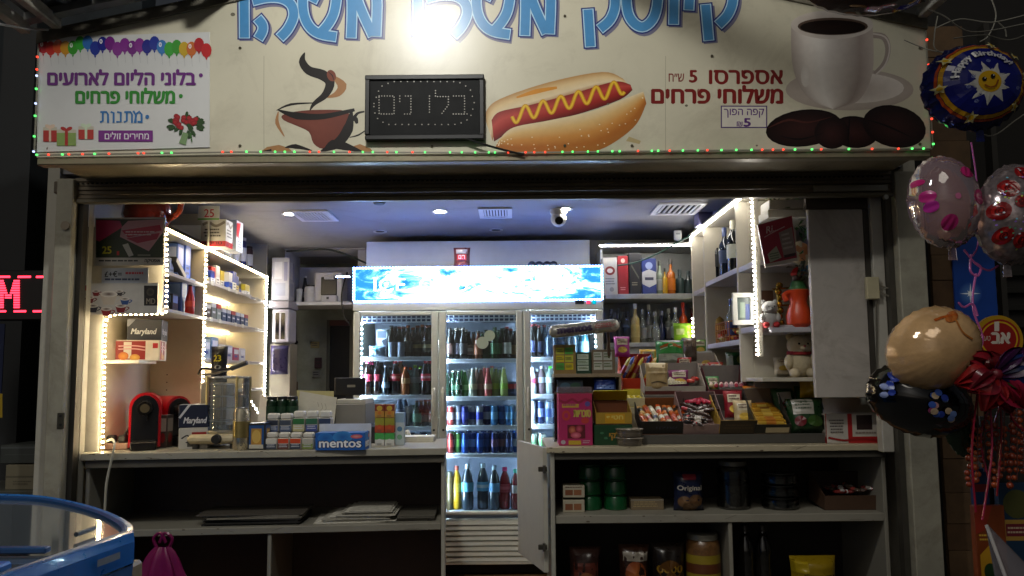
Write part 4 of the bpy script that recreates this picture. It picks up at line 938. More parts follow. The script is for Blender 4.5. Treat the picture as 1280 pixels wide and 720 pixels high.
for i in range(5):
    tub('%s gum tub from the left in the upper row on the riser' % ORD[i], 333 + i * 16.4, 348 + i * 16.4, 517 - (i > 1) * 3, pl_z, 4.24, '#b3b0a8', '#cfcdc6', ['#2a3040', '#3a4456', '#2c6a3a', '#2a6048', '#2a3a5c'][i], ['#5c6a8c', '#4a5a7a', '#b9b48a', '#3a4a8a', '#c2a83a'][i])
jz = at(350, 518, 4.32).z
for i in range(3):
    p = at(340 + i * 13, 510, 4.36); bottle('%s dark green jar from the left behind the gum tubs' % ORD[i], V((p.x, 4.36, jz - .06)), .155, .030, 'jar', M('#0f2a18', .2), M('#183a24', .4), M('#1a1a1c', .4), 'jar', name='jar')
MB().box(at(333, 520, 4.36).x, at(374, 520, 4.36).x, 4.405, 4.43, CZ, jz, .002).build('card_stand', M('#55524b', .5)); tag(bpy.data.objects['card_stand'], 'plain card upright behind the green jars', 'card')
t = T('paper_sheet', 'white paper sheet with pencil sketch leaning behind the gum tubs', 'paper', at(395, 532, 4.45))
a_ = [at(375, 489, 4.45), at(421, 497, 4.45), at(417, 535, 4.40), at(370, 530, 4.40)]
MB().prism(a_, (0, .003, 0)).build('sheet', M('#bdb9aa', .7), t)
pr = PB(lambda u, v, k: (a_[0] * (1 - u) + a_[1] * u) * (1 - v) + (a_[3] * (1 - u) + a_[2] * u) * v + V((0, -.0006 * k, 0)))
for i in range(5): pr.stroke([(.3 + .1 * i, .25), (.35 + .1 * i, .4), (.3 + .1 * i, .5)], .012, '#8a877a')
pr.done('sketch', t, .7)
t = T('paper_sheet', 'pale yellow sheet standing behind the white paper', 'paper', at(395, 495, 4.5)); MB().prism([at(371, 488, 4.5), at(417, 489, 4.5), at(417, 520, 4.48), at(371, 520, 4.48)], (0, .003, 0)).build('sheet', M('#b5ad78', .7), t)
t = carton('mint_box', 'blue mint display box at the counter front edge', 'box', 394, 541, 456, 567, 4.08, .12, '#1c5fa8', [('r', 0, 0, 1, 1, '#1a5cae'), ('e', .2, .3, .16, .3, '#2c7ac8', '#1a5cae'), ('e', .55, .25, .2, .35, '#3a8ad0', '#1a5cae'), ('t', 'mentos', .07, .42, .93, .86, '#0f1a4a', dict(bold=.10)), ('t', 'mentos', .08, .44, .92, .84, '#eef0f4', dict(bold=.04)), ('e', .83, .22, .12, .12, '#c94a4a', '#e0a0a0')], base=CZ)
MB().box(-.135, .135, .121, .124, 0, .125).build('back_flap', M('#c9cdd4', .5), t, local=True)
# till
p = at(438, 532, 4.5)
t = T('cash_register', 'grey cash register box with black tilted screen, seen from behind', 'cash register', V((p.x, 4.5, CZ)))
MB().pbox(419, 505, 457, 533, 4.5, .3, .004).build('body', M('#7d7a72', .5, var=.08), t)
MB().box(at(416, 534, 4.47).x, at(470, 534, 4.47).x, 4.47, 4.82, CZ, at(440, 533.5, 4.5).z, .004).build('cash_drawer', M('#17161a', .5), t)
MB().pbox(418, 472, 456, 494, 4.6, .03, .004).build('screen', M('#131214', .35), t)
MB().pbox(434, 481, 444, 484, 4.598, .002).build('badge', M('#8a8474', .4), t)
MB().pbox(432, 494, 441, 506, 4.61, .03).build('neck', M('#17161a', .4), t)
MB().pbox(421, 499, 457, 505, 4.52, .25, .003).build('keyboard_top', M('#b9b5a8', .5), t)
jc = [('#7a2a1c', '#b98a3a'), ('#7a2a1c', '#b98a3a'), ('#8c8a2a', '#a8401e'), ('#8c8a2a', '#a8401e'), ('#3f9a4a', '#c9c9c2'), ('#3f9a4a', '#c9c9c2')]
yr = [(505, 522), (522, 541), (541, 559)]
for i in range(3):
    for j in range(2):
        c1, c2 = jc[i * 2 + j]; zz = at(480, yr[i][1], 4.3).z
        carton('juice_carton', '%s juice carton of the %s column in the small stack' % (['top', 'middle', 'bottom'][i], ['left', 'right'][j]), 'juice carton', 468.5 + j * 12.4, yr[i][0] + .4, 480.2 + j * 12.4, yr[i][1], 4.3, .05, c2, [('r', 0, 0, 1, .5, c1), ('e', .5, .3, .3, .2, '#c9a83a' if i == 0 else c1), ('e', .5, .65, .3, .2, c2, '#c2541e' if i < 2 else c2), ('l', .2, .8, .8, .95, 2, '#444')], base=CZ if i == 2 else None)
carton('wipes_pack', 'white and blue packet right of the juice carton stack', 'packet', 494, 516, 505, 558, 4.34, .05, '#b9c4c8', [('r', 0, 0, 1, .3, '#8aa8c0'), ('e', .5, .5, .3, .08, '#4a7a9c'), ('e', .5, .75, .3, .08, '#7aa88a')], base=CZ)
p = atz(521, 552, CZ)
t = T('receipt_pad', 'stack of white paper slips at the inner counter end', 'paper', p)
for i in range(3): MB().box(p.x - .1, p.x + .1, p.y - .05 + i * .003, p.y + .09, CZ + .0105 * i, CZ + .01 + .0105 * i, mat=None).build('paper', M('#cfcab8', .7), t)
t = T('crumpled_paper', 'crumpled cream paper ball beside the slips on the counter', 'paper', atz(505, 550, CZ) + V((0, .1, 0))); m_ = MB(); m_.sphere((0, 0, .02), .03, n=10, m=7)
for q_ in m_.v: q_ *= 1 + .5 * noise.noise(q_ * 60)
m_.build('paper', M('#cfc9b4', .7), t, local=True)
# power strip and cord at the far left
p = at(138, 560, 4.2)
t = T('power_strip', 'power strip with black plugs at the counter left end', 'power strip', V((p.x, 4.2, CZ)))
MB().box(p.x - .05, p.x + .09, 4.2, 4.26, CZ, CZ + .035, .006).build('strip_body', M('#8c6a5a', .5), t)
for i in range(2): MB().box(p.x - .03 + i * .06, p.x + .015 + i * .06, 4.205, 4.25, CZ + .036, CZ + .075, .008).build('plug', M('#161414', .5), t)
MB().tube(cr([V((p.x + .06, 4.22, CZ + .07)), V((p.x + .1, 4.22, CZ + .13)), V((p.x + .13, 4.24, CZ + .1)), V((p.x + .12, 4.26, CZ + .01))], 5), .006).build('plug_cable', M('#161414', .5), t)
t = T('cable', 'white cable hanging over the left counter edge to the shelf', 'cable', at(135, 640, 4.0))
MB().tube(cr([at(133, 552, 4.15), at(140, 549, 4.08), at(143, 556, 4.0), at(139, 576, 3.985), at(133, 605, 3.985), at(131, 640, 3.99)], 6), .0065, 6).build('cord', M('#b9b5a4', .5), t, True)
# papers on the lower shelf
def pile(label, px0, px1, py, n, c, dx=.0, th=.006, Y=4.14, name='newspaper_pile'):
    a, b = at(px0, py, Y), at(px1, py, Y); t = T(name, label, 'newspapers', V(((a.x + b.x) / 2, Y, sz)), cang * .7)
    for i in range(n):
        w_ = (b.x - a.x) * random.uniform(.86, 1) * (1 - .5 * (i / n) * (dx > 0)); o = random.uniform(-.02, .02) + dx * i
        MB().box(-w_ / 2 + o, w_ / 2 + o, random.uniform(0, .02), .3, i * th, (i + 1) * th - .0007, .001, mat=Matrix.Rotation(random.uniform(-.05, .05), 4, 'Z')).build('newspaper', M(random.choice(c), .75, var=.25, scale=40), t, local=True)
pile('pile of dark magazines on the open shelf of the left counter', 246, 380, 655, 7, ['#4a443c', '#2a2622', '#7a756a', '#1c1a18'], 0, .008)
pile('fanned pile of white newspapers on the left counter shelf', 388, 492, 652, 11, ['#b9b5a8', '#cfcbbe', '#a39f92'], .008, .006, 4.18)
pile('thin pile of grey papers at the right end of the counter shelf', 492, 540, 649, 4, ['#5a564c', '#3c3a34'], 0, .008, 4.22)
# pink carrier bag hung under the shelf
p = at(202, 671, 3.93)
t = T('carrier_bag', 'magenta plastic carrier bag hanging below the left counter shelf', 'bag', V((p.x, 3.95, p.z - .42)))
def bgf(u, v):
    a_ = u * 2 * math.pi; r_ = .03 + .13 * (1 - v) ** .7; fold = 1 + .16 * math.sin(a_ * 7 + v * 3) + .1 * noise.noise(V((math.cos(a_) * 3, math.sin(a_) * 3, v * 5)))
    return V((p.x + r_ * fold * math.cos(a_) * 1.1, 3.95 + r_ * fold * math.sin(a_) * .6, p.z - .05 - .37 * (1 - v)))
MB().grid(bgf, 48, 14).build('bag_body', M('#7c1450', .3, var=.2), t, True)
for s_ in (-1, 1): MB().tube(cr([V((p.x + s_ * .03, 3.95, p.z - .055)), V((p.x + s_ * .045, 3.945, p.z - .01)), V((p.x + s_ * .01, 3.94, p.z + .015)), V((p.x - s_ * .015, 3.945, p.z - .03))], 5), .008).build('handle', M('#7c1450', .3, var=.2), t, True)

# ================================================================== BACK LEFT CORNER (purple-lit shelf)
YB = 6.45
sx0, sx1 = at(358, 378, YB).x, at(440, 378, YB).x
ks = T('wall_shelf', 'white open shelf box in the back left corner under the ceiling', 'shelf', V(((sx0 + sx1) / 2, YB, at(400, 380, YB).z)))
zs = at(400, 377, YB).z; kx = lambda n_, m, *a: MB().box(*a, .003).build(n_, m, ks)
whm = M('#c6c6cc', .5, var=.06)
kx('shelf_board', whm, sx0, sx1, YB, YB + .4, zs - .03, zs); kx('back_board', whm, sx0, sx1, YB + .38, YB + .40, zs + .001, CEIL - .1)
kx('top_board', whm, sx0 - .02, at(457, 300, YB).x, YB - .02, YB + .38, at(400, 312, YB).z, at(400, 299, YB).z); kx('side_board', whm, sx0 - .02, sx0 - .001, YB, YB + .4, zs - .03, at(400, 313, YB).z)
kx('side_board', whm, at(447, 340, YB).x, at(457, 340, YB).x, YB, YB + .4, zs, at(400, 313, YB).z)
cmx = T('coffee_machine', 'white and black coffee machine on the back corner shelf', 'coffee machine', V((at(411, 377, YB).x, YB + .02, zs)))
MB().pbox(393, 340, 428, 377, YB + .06, .2, .01).build('body', M('#d0d0d6', .35), cmx, True)
MB().pbox(401, 346, 421, 369, YB + .05, .012, .006).build('front_recess', M('#0d0d12', .3), cmx)
MB().pbox(405, 344, 417, 349, YB + .02, .04, .004).build('spout_block', M('#c9c9d0', .35), cmx)
MB().pbox(401, 369, 421, 377, YB + .01, .05, .004).build('drip_tray', M('#b9b9c2', .35), cmx)
MB().pbox(408, 371, 411, 374, YB + .007, .003).build('button', M('#22222a', .4), cmx)
bottle('white lidded canister beside the back coffee machine', V((at(384, 377, YB).x, YB + .12, zs)), .15, .055, 'jar', M('#d4d4da', .35), None, M('#2a2a30', .4), 'canister', name='canister')
MB().lathe([(.022, 0), (.03, .11), (.03, .115), (.026, .115)], 14, V((at(369.5, 377, YB).x, YB + .1, zs))).build('paper_cup', M('#d8d8d4', .5), None, True); tag(bpy.data.objects['paper_cup'], 'stack of white paper cups at the left of the back shelf', 'cups')
bottle('dark bottle on its side behind the canister on the back shelf', V((at(379, 377, YB + .2).x, YB + .25, zs)), .24, .03, 'soda', M('#2a2a32', .3), M('#8a8a92', .4), M('#c9c9d0', .4))
t = T('cable', 'dark cable sagging across the back corner ceiling', 'cable', at(410, 316, YB - .05)); MB().tube(cr([at(358, 314, YB - .05), at(385, 313, YB - .05), at(410, 312, YB - .05), at(432, 318, YB - .05), at(460, 330, YB - .2)], 5), .008).build('cord', M('#1c2a26', .5), t, True)
t = T('cable', 'dark cable dropping beside the fridge left edge', 'cable', at(426, 380, YB - .1)); MB().tube(cr([at(434, 340, YB - .1), at(427, 368, YB - .1), at(430, 395, YB - .1), at(437, 404, YB - .1)], 5), .007).build('cord', M('#121216', .5), t, True)
YX = 6.25
t = T('small_appliance', 'white framed appliance with dark window mounted beyond the left unit', 'appliance', at(350, 430, YX)); MB().pbox(340, 386, 361, 428, YX, .22, .01).build('casing', M('#c2c0cc', .4), t); MB().pbox(344, 391, 356, 424, YX - .004, .006).build('window', M('#0f0f16', .15), t); MB().pbox(349, 391, 351, 424, YX - .007, .003).build('window_bar', M('#a9a8b8', .4), t)
bag('plastic_bag', 'purple-tinted plastic bag hanging below the small appliance', 338, 432, 360, 468, YX, .12, '#3a3560', cat='bag')
carton('dispenser', 'pale plastic dispenser on the wall beyond the left unit', 'dispenser', 339, 322, 361, 375, YX + .05, .15, '#b6b8c6', [('r', .15, .1, .6, .5, '#d4d6e2'), ('r', .2, .6, .8, .9, '#9aa0b8'), ('r', .7, .1, .9, .55, '#8a8cae')])
MB().box(at(337, 378, YX).x, at(362, 378, YX).x, YX - .02, YX + .25, at(350, 385, YX).z, at(350, 376, YX).z, .003).build('bracket_shelf', M('#a9a6b4', .5)); tag(bpy.data.objects['bracket_shelf'], 'short white shelf beyond the left unit end', 'shelf')
MB().box(at(336, 500, YX + .1).x, at(362, 500, YX + .1).x, YX + .1, YX + .3, .05, at(350, 429, YX).z, .003).build('pillar', M('#a59f8f', .6)); tag(bpy.data.objects['pillar'], 'cream wall pier at the back between left unit and dark doorway', 'pier')
# dark back doorway with hanging bits
YW = 7.28
t = T('doorway', 'dark doorway in the back wall left of the fridge', 'doorway', at(423, 600, YW)); MB().pbox(411, 407, 436, 640, YW, .015).build('opening', M('#0b0c10', .7), t); MB().pbox(407, 400, 411, 640, YW - .02, .03).build('frame', M('#4a4c46', .6), t); MB().pbox(436, 400, 440, 640, YW - .02, .03).build('frame', M('#6a685c', .6), t); MB().pbox(411, 400, 436, 407, YW - .02, .03).build('frame', M('#4a1c1c', .6), t)
for i, (x0, y0, x1, y1, c_, lb) in enumerate(((388, 427, 399, 435, '#8a7a4a', 'yellowish tag pinned to the back wall'), (393, 447, 402, 460, '#3a1c26', 'dark red card pinned to the back wall'), (390, 463, 400, 472, '#7a7a72', 'grey paper pinned to the back wall'), (367, 477, 372, 492, '#5a4424', 'brown strip hanging on the back wall'))):
    carton('wall_note', lb, 'note', x0, y0, x1, y1, YW - .01, .006, c_, [('l', .1, .2, .9, .8, 2, '#222222')])
t = T('keyring', 'dark keys hanging on a string on the back wall', 'keys', at(370, 430, YW - .03)); MB().tube([at(370, 404, YW - .03), at(370, 426, YW - .03)], .004).build('cord', M('#222222', .6), t); MB().sphere(at(370, 428, YW - .03), .02).build('bunch', M('#161616', .4, .5), t, True)

# ================================================================== DRINKS FRIDGE
FY = 5.3
fx = [at(p_, 550, FY).x for p_ in (440, 548.5, 655.5, 757)]
fz = lambda py: at(600, py, FY).z
fb = fz(712)
fr = T('drinks_fridge', 'wide three-door white drinks fridge with lit ICE header sign', 'fridge', ((fx[0] + fx[3]) / 2, FY, fb))
frm = M('#c9cabf', .35, var=.06, dirt=.12); fin = M('#9aa6ba', .4, var=.08)
def fbx(n_, m, *a, b=.003, par=None, **k): return MB().box(*a, b).build(n_, m, par or fr, **k)
zt, zb_ = fz(377), fz(641)
fbx('top_panel', frm, fx[0], fx[3], FY - .012, FY + .70, fz(387.5), zt)
fbx('side_panel', frm, fx[0], fx[0] + .03, FY + .035, FY + .70, zb_, fz(388)); fbx('side_panel', frm, fx[3] - .03, fx[3], FY + .035, FY + .70, zb_, fz(388))
fbx('back_panel', fin, fx[0] + .031, fx[3] - .031, FY + .66, FY + .699, zb_, fz(388))
fbx('floor_panel', fin, fx[0], fx[3], FY + .035, FY + .70, zb_ - .04, zb_ - .001)
for i in (1, 2): fbx('mullion', frm, fx[i] - .012, fx[i] + .012, FY + .036, FY + .10, zb_, fz(388))
# header sign
hd = T  # (keep name space small)
hz0, hz1 = fz(376.5), fz(334)
hm = bpy.data.materials.new('lit_header'); hm.use_nodes = True; n = hm.node_tree.nodes; L = hm.node_tree.links; n.remove(n['Principled BSDF'])
tc = n.new('ShaderNodeTexCoord'); mpn = n.new('ShaderNodeMapping'); mpn.inputs['Scale'].default_value = (2.6, 1, 7.0); mpn.inputs['Rotation'].default_value = (0, .12, 0)
no = n.new('ShaderNodeTexNoise'); no.inputs['Scale'].default_value = 1.5; no.inputs['Detail'].default_value = 9; no.inputs['Roughness'].default_value = .68; no.inputs['Distortion'].default_value = .8
sp = n.new('ShaderNodeSeparateXYZ'); ab = n.new('ShaderNodeMath'); ab.operation = 'ABSOLUTE'
mr = n.new('ShaderNodeMapRange'); mr.inputs[1].default_value = .15; mr.inputs[2].default_value = .85; mr.inputs[3].default_value = .075; mr.inputs[4].default_value = -.10
ad = n.new('ShaderNodeMath'); ad.operation = 'ADD'
L.new(tc.outputs['Object'], mpn.inputs['Vector']); L.new(mpn.outputs[0], no.inputs['Vector']); L.new(tc.outputs['Object'], sp.inputs[0]); L.new(sp.outputs[0], ab.inputs[0]); L.new(ab.outputs[0], mr.inputs[0])
L.new(no.outputs['Fac'], ad.inputs[0]); L.new(mr.outputs[0], ad.inputs[1])
rp = n.new('ShaderNodeValToRGB'); e = rp.color_ramp.elements; e[0].position = .40; e[0].color = (.015, .13, .30, 1); e[1].position = .53; e[1].color = (1, 1, 1, 1)
x_ = e.new(.45); x_.color = (.07, .30, .38, 1); x_ = e.new(.49); x_.color = (.3, .6, .62, 1)
L.new(ad.outputs[0], rp.inputs[0]); em = n.new('ShaderNodeEmission'); em.inputs[1].default_value = 3.4; L.new(rp.outputs[0], em.inputs[0]); L.new(em.outputs[0], n['Material Output'].inputs[0])
hdr = fbx('header_box', frm, fx[0] + .004, fx[3] - .004, FY + .0, FY + .25, hz0 + .001, hz1)
MB().box(fx[0] + .012, fx[3] - .012, FY - .006, FY - .001, hz0 + .008, hz1 - .008).build('lit_panel', hm, hdr)
pr = PB(lambda u, v, k: V((fx[0] + (u - 440) / 317 * (fx[3] - fx[0]), FY - .0065 - .0004 * k, hz1 + (v - 334) / 42.5 * (hz0 - hz1))))
FH = pr.F
for wd_, a_, b_, c_, e_ in (('ICE', 466, 347, 506, 363), ('COLD', 524, 347, 586, 365), ('DRINKS', 655, 345, 730, 362)):
    pr = PB(FH); pr.text(wd_, a_, b_, c_, e_, '#ffffff', .0); pr.done('header_word', hdr, .4, 3.2)
BLU = (.12, .28, 1)
led('blue led strip framing the lit fridge header sign', [V((fx[0] + .003, FY - .012, hz1)), V((fx[3] - .003, FY - .012, hz1)), V((fx[3] - .003, FY - .012, hz0 + .004)), V((fx[0] + .003, FY - .012, hz0 + .004)), V((fx[0] + .003, FY - .012, hz1))], .02, .008, BLU, 105, (.05, .15, 1), 1.2, name='led_strip', r=.003)
led('blue led strip on the shelf edge left of the fridge header', [at(421, 346, 5.6), at(438, 346, 5.45)], .02, .007, BLU, 260, (.05, .15, 1), 1, name='led_strip')
# thermostat
for i, (a_, b_, c_) in enumerate(((719, 730, (.05, .05, .12)), (733, 738, (1, .08, .15)), (740.5, 745, (.0, .5, .6)))):
    MB().pbox(a_, 374.5, b_, 380, FY - .016, .003).build('control_switch', EM(c_, 1.2) if i else M('#15161e', .3), fr)
# shelves
SH = {0: (450, 498.5, 538.5, 574), 1: (453.5, 501, 538, 573.5), 2: (452, 499, 537, 573)}
ZS = {}
wire = M('#d0d6de', .35, .2)
for i in range(3):
    a, b = fx[i] + (.034 if i == 0 else .016), fx[i + 1] - (.034 if i == 2 else .016)
    for j, py in enumerate(SH[i]):
        z = fz(py - 5); ZS[(i, j)] = z
        s_ = fbx('shelf', wire, a, b, FY + .075, FY + .62, z - .012, z)
        fbx('price_rail', M('#c9cfd8', .3), a, b, FY + .066, FY + .074, fz(py) + .0, z + .002, par=s_)
    ZS[(i, 4)] = zb_
    # air grille at the top of each bay
    gz0, gz1 = fz(401), fz(392); gm = MB(); x0_, x1_ = a + .01, b - .01
    for q_ in range(16):
        x = x0_ + (x1_ - x0_) * q_ / 15; gm.box(x - .004, x + .004, FY + .07, FY + .08, gz0, gz1)
    for q_ in range(3): z = gz0 + (gz1 - gz0) * q_ / 2; gm.box(x0_, x1_, FY + .068, FY + .0695, z - .004, z + .004)
    gm.build('air_grille', M('#e0e6f0', .4), fr)
    fbx('grille_back', M('#0e1c48', .6), x0_, x1_, FY + .10, FY + .105, gz0 - .005, gz1 + .006)
COOL = (.62, .79, 1)
for i, (px, lab_) in enumerate(((456, 'white led strip inside the left fridge bay'), (557, 'white led strip inside the middle fridge bay'), (665, 'white led strip at the left of the right fridge bay'), (746, 'white led strip at the right of the right fridge bay'))):
    x = at(px, 450, FY + .06).x
    x = {0: fx[0] + .045, 1: fx[1] + .02, 2: fx[2] + .02, 3: fx[3] - .045}[i]
    led(lab_, [V((x, FY + .055, fz(403))), V((x, FY + .055, zb_ + .05))], .033, .011, COOL, 620 if i in (0, 3) else 520, (.6, .75, 1), .8, 'led strips inside the fridge')
# doors
for i in range(3):
    a, b = fx[i] + .003, fx[i + 1] - .003; w_ = .046; z0, z1 = zb_ - .012, fz(388.5)
    f = MB(); f.box(a, a + w_, FY - .012, FY + .03, z0, z1, .006); f.box(b - w_, b, FY - .012, FY + .03, z0, z1, .006)
    f.box(a + w_, b - w_, FY - .012, FY + .03, z1 - w_ * .62, z1, .006); f.box(a + w_, b - w_, FY - .012, FY + .03, z0, z0 + w_ * .5, .006)
    d = f.build('door', frm, fr)
    g_ = MB(); g_.box(a + w_, b - w_, FY + .004, FY + .010, z0 + w_ * .5, z1 - w_ * .62); g_.build('glass_pane', GL('#eef4f4', .025, .02), d)
    hx = b - .028 if i == 0 else a + .028
    MB().box(hx - .011, hx + .011, FY - .030, FY - .013, fz(520), fz(484), .006).build('handle', M('#d4d2c4', .35), d, True)
    MB().cyl((hx, FY - .013, fz(537)), (hx, FY - .017, fz(537)), .008).build('lock', M('#4a4a46', .3, .8), d)
# lower grille
fbx('plinth', frm, fx[0] + .01, fx[3] - .01, FY + .012, FY + .6, fb + .03, zb_ - .042)
fbx('kick_gap', M('#0b0a09', .8), fx[0] + .03, fx[3] - .03, FY + .08, FY + .5, fb - .04, fb + .029)
for k, py in enumerate((650, 656.5, 663, 669.5, 676, 682.5, 689, 696)):
    z1, z0 = fz(py), fz(py + 5.4 if k else py + 5.6)
    MB().prism([V((fx[0] + .02, FY - .004, z1 - .006)), V((fx[0] + .02, FY + .011, z1)), V((fx[0] + .02, FY + .011, z0)), V((fx[0] + .02, FY - .008, z0))], (fx[3] - fx[0] - .04, 0, 0)).build('grille_slat', frm, fr)
MB().box(fx[0] + .02, fx[3] - .02, FY - .006, FY + .011, fb + .032, fz(702), .003).build('kick_panel', frm, fr)

# round stickers on the middle pane
for i, (px, py, r_) in enumerate(((612, 419.5, 6.8), (603, 428.5, 7.6))):
    p = at(px, py, FY + .002); t = MB(); t.cyl(p + V((0, 0, 0)), p + V((0, .0012, 0)), r_ * mp(FY), n=22); t.build('round_sticker', M('#a9b39c', .5), fr)
# bottles and cans
GD, GB, GG = M('#0d0b0a', .2, spec=.35), M('#1f0e06', .2, spec=.35), M('#0e3214', .2, spec=.35)
def spot(i, j, px, dy=.16): p = at(px, 470, FY + dy); return V((p.x, FY + dy, ZS[(i, j)] + .001))
DN = ['left', 'middle', 'right']; SN = ['top', 'second', 'third', 'fourth', 'bottom']
def rowb(i, j, items):
    g = 'bottles and cans in the drinks fridge'
    for k, it in enumerate(items):
        kind, px, h_, r_, c1, c2, c3, ds = it[:8]
        lab = '%s, %s from left, %s shelf, %s fridge door' % (ds, ORD[k], SN[j], DN[i])
        p = spot(i, j, px, .13 + .03 * (k % 2))
        if kind == 'can': can(lab, p, h_, r_, c1, c2, g)
        else: bottle(lab, p, h_, r_, kind, c1, c2, c3, group=g, lab2=it[8] if len(it) > 8 else None)
        if j < 4 and k + 1 < len(items):      # the rank behind, in the gaps
            px2 = (px + items[k + 1][1]) / 2; p2 = spot(i, j, px2, .30 + .03 * (k % 3)); lab2_ = 'drink behind, %s gap from left, %s shelf, %s fridge door' % (ORD[k], SN[j], DN[i])
            if kind == 'can': can(lab2_, p2, h_, r_, items[k + 1][4], c2, g)
            else: bottle(lab2_, p2, h_ * random.uniform(.95, 1.08), r_, kind, items[k + 1][4] if items[k + 1][0] != 'can' else c1, c2, c3, group=g)
w_ = lambda c_: M(c_, .45)
pl = lambda c_: M(c_, .25, coat=.3)
t = spot(0, 0, 476, .12)
bag('plastic_packet', 'pale crumpled plastic packet on the top left fridge shelf', 461, 432, 482, 446.5, FY + .12, .08, '#a9c4dc', [('r', .2, .1, .6, .5, '#5ab0d0')], cat='packet', base=ZS[(0, 0)])
carton('milk_carton', 'white and grey milk carton on the top left fridge shelf', 'carton', 470, 412, 484, 445, FY + .19, .07, '#c2ccd8', [('r', .1, .05, .9, .3, '#5a6478'), ('p', [(.5, .4), (.95, .3), (.95, .8)], '#3a4456'), ('l', .1, .6, .5, .9, 3, '#667')], base=ZS[(0, 0)])
for k, px in enumerate((490, 501)):
    p = spot(0, 0, px, .11); t = T('drinking_glass', '%s frosted glass in front of the beer bottles on the top left fridge shelf' % ['left', 'right'][k], 'glass', p); MB().lathe([(.022, 0), (.027, .004), (.029, .1), (.027, .1), (.024, .006)], 16, p).build('tumbler', GL('#c9d6ea', .1, .2, '#b9c9e4', .45), t, True)
rowb(0, 0, [('beer', 489, .215, .031, GD, None, M('#2a2c34', .4), 'black beer bottle'), ('beer', 499, .21, .031, GB, w_('#1c1512'), M('#6a2a1c', .4), 'brown beer bottle with rusty neck'), ('beer', 510, .215, .031, GB, w_('#1a1714'), M('#7a3a1c', .4), 'brown beer bottle with orange neck'),
            ('beer', 522, .215, .032, GB, w_('#2a2a1c'), M('#7c3a20', .4), 'brown beer bottle with round label', w_('#8c875a')), ('beer', 534, .215, .032, GB, w_('#3a372a'), M('#6a3018', .4), 'brown beer bottle with pale label', w_('#9a9470')), ('beer', 543, .215, .031, GB, w_('#77736a'), M('#55301c', .4), 'brown beer bottle with grey label')])
CK = M('#120605', .2, spec=.35)
rowb(0, 1, [('pet', 459, .235, .034, CK, w_('#b3344a'), pl('#d03a6a'), 'cola bottle with pink cap'), ('pet', 471, .235, .034, CK, w_('#8a2434'), pl('#1c1c22'), 'dark cola bottle with black cap'), ('soda', 482, .20, .026, M('#26303a', .1, coat=.5), w_('#8c9aae'), M('#c9ccd2', .3, .7), 'glass soda bottle with silver cap'),
            ('pet', 494, .235, .036, CK, w_('#c2283a'), pl('#b32a34'), 'cola bottle with red label', w_('#d88a86')), ('pet', 507, .19, .030, M('#8a4a20', .2), w_('#b98a5a'), pl('#c2481c'), 'amber juice bottle with orange cap'), ('pet', 519, .20, .031, M('#9aa8a0', .2), w_('#b9c4c0'), pl('#86b82a'), 'clear bottle with lime cap'), ('pet', 532, .235, .033, CK, w_('#c2283a'), pl('#a02430'), 'slim cola bottle with red label', w_('#d8a0a6')), ('pet', 542, .235, .031, CK, None, pl('#22222a'), 'dark bottle at the door edge')])
rowb(0, 2, [('pet', 500, .19, .028, M('#3a4658', .15), w_('#7a8698'), pl('#2a3c5c'), 'slate bottle'), ('can', 511, .135, .028, M('#c9ccd4', .25, .6), None, None, 'silver can'), ('beer', 521, .17, .028, M('#1c3a2c', .12, coat=.5), w_('#4a7a5c'), M('#3a1c1c', .4), 'green bottle'), ('beer', 532, .175, .028, GB, w_('#7a3a2a'), M('#6a1c24', .4), 'brown bottle with red cap'), ('beer', 541, .17, .027, GB, w_('#9a5a44'), M('#b9a08a', .4), 'brown bottle with tan label')])
rowb(0, 3, [('can', 508 + 0, .13, .029, M('#2a3c5c', .25, .6), None, None, 'dark blue can'), ('can', 522, .13, .029, M('#26344e', .25, .6), None, None, 'navy can'), ('can', 536, .13, .029, M('#1c2a44', .25, .6), None, None, 'deep navy can')])
rowb(1, 0, [('beer', 562, .215, .030, GD, w_('#3a2622'), M('#1c1a1a', .4), 'dark beer bottle with maroon label'), ('beer', 570, .215, .030, GD, w_('#55505a'), M('#8c8478', .4), 'dark beer bottle with grey label'), ('beer', 579, .215, .030, GD, w_('#2c2a2c'), M('#8a7f74', .4), 'dark beer bottle with tan cap'), ('beer', 586, .19, .027, GD, w_('#8c7a72'), M('#2a2828', .4), 'short dark bottle with pale label', w_('#c9c4bc')),
            ('beer', 598, .19, .029, M('#5a2a10', .15, coat=.4), w_('#8a4a26'), M('#5a5448', .4), 'orange-brown bottle'), ('beer', 608, .2, .030, GG, None, M('#2a3a26', .4), 'green bottle behind the round stickers'), ('beer', 619, .215, .031, GG, w_('#1c5a2a'), M('#1c3a20', .4), 'green beer bottle'), ('beer', 628, .21, .030, GG, w_('#2a6a38'), M('#2a3a2a', .4), 'pale green beer bottle'), ('beer', 634, .22, .029, GD, w_('#c2c0b0'), M('#8c2a24', .4), 'dark bottle with red neck foil'), ('beer', 644, .19, .026, GB, w_('#7a5a24'), M('#2a2420', .4), 'brown bottle at the right edge')])
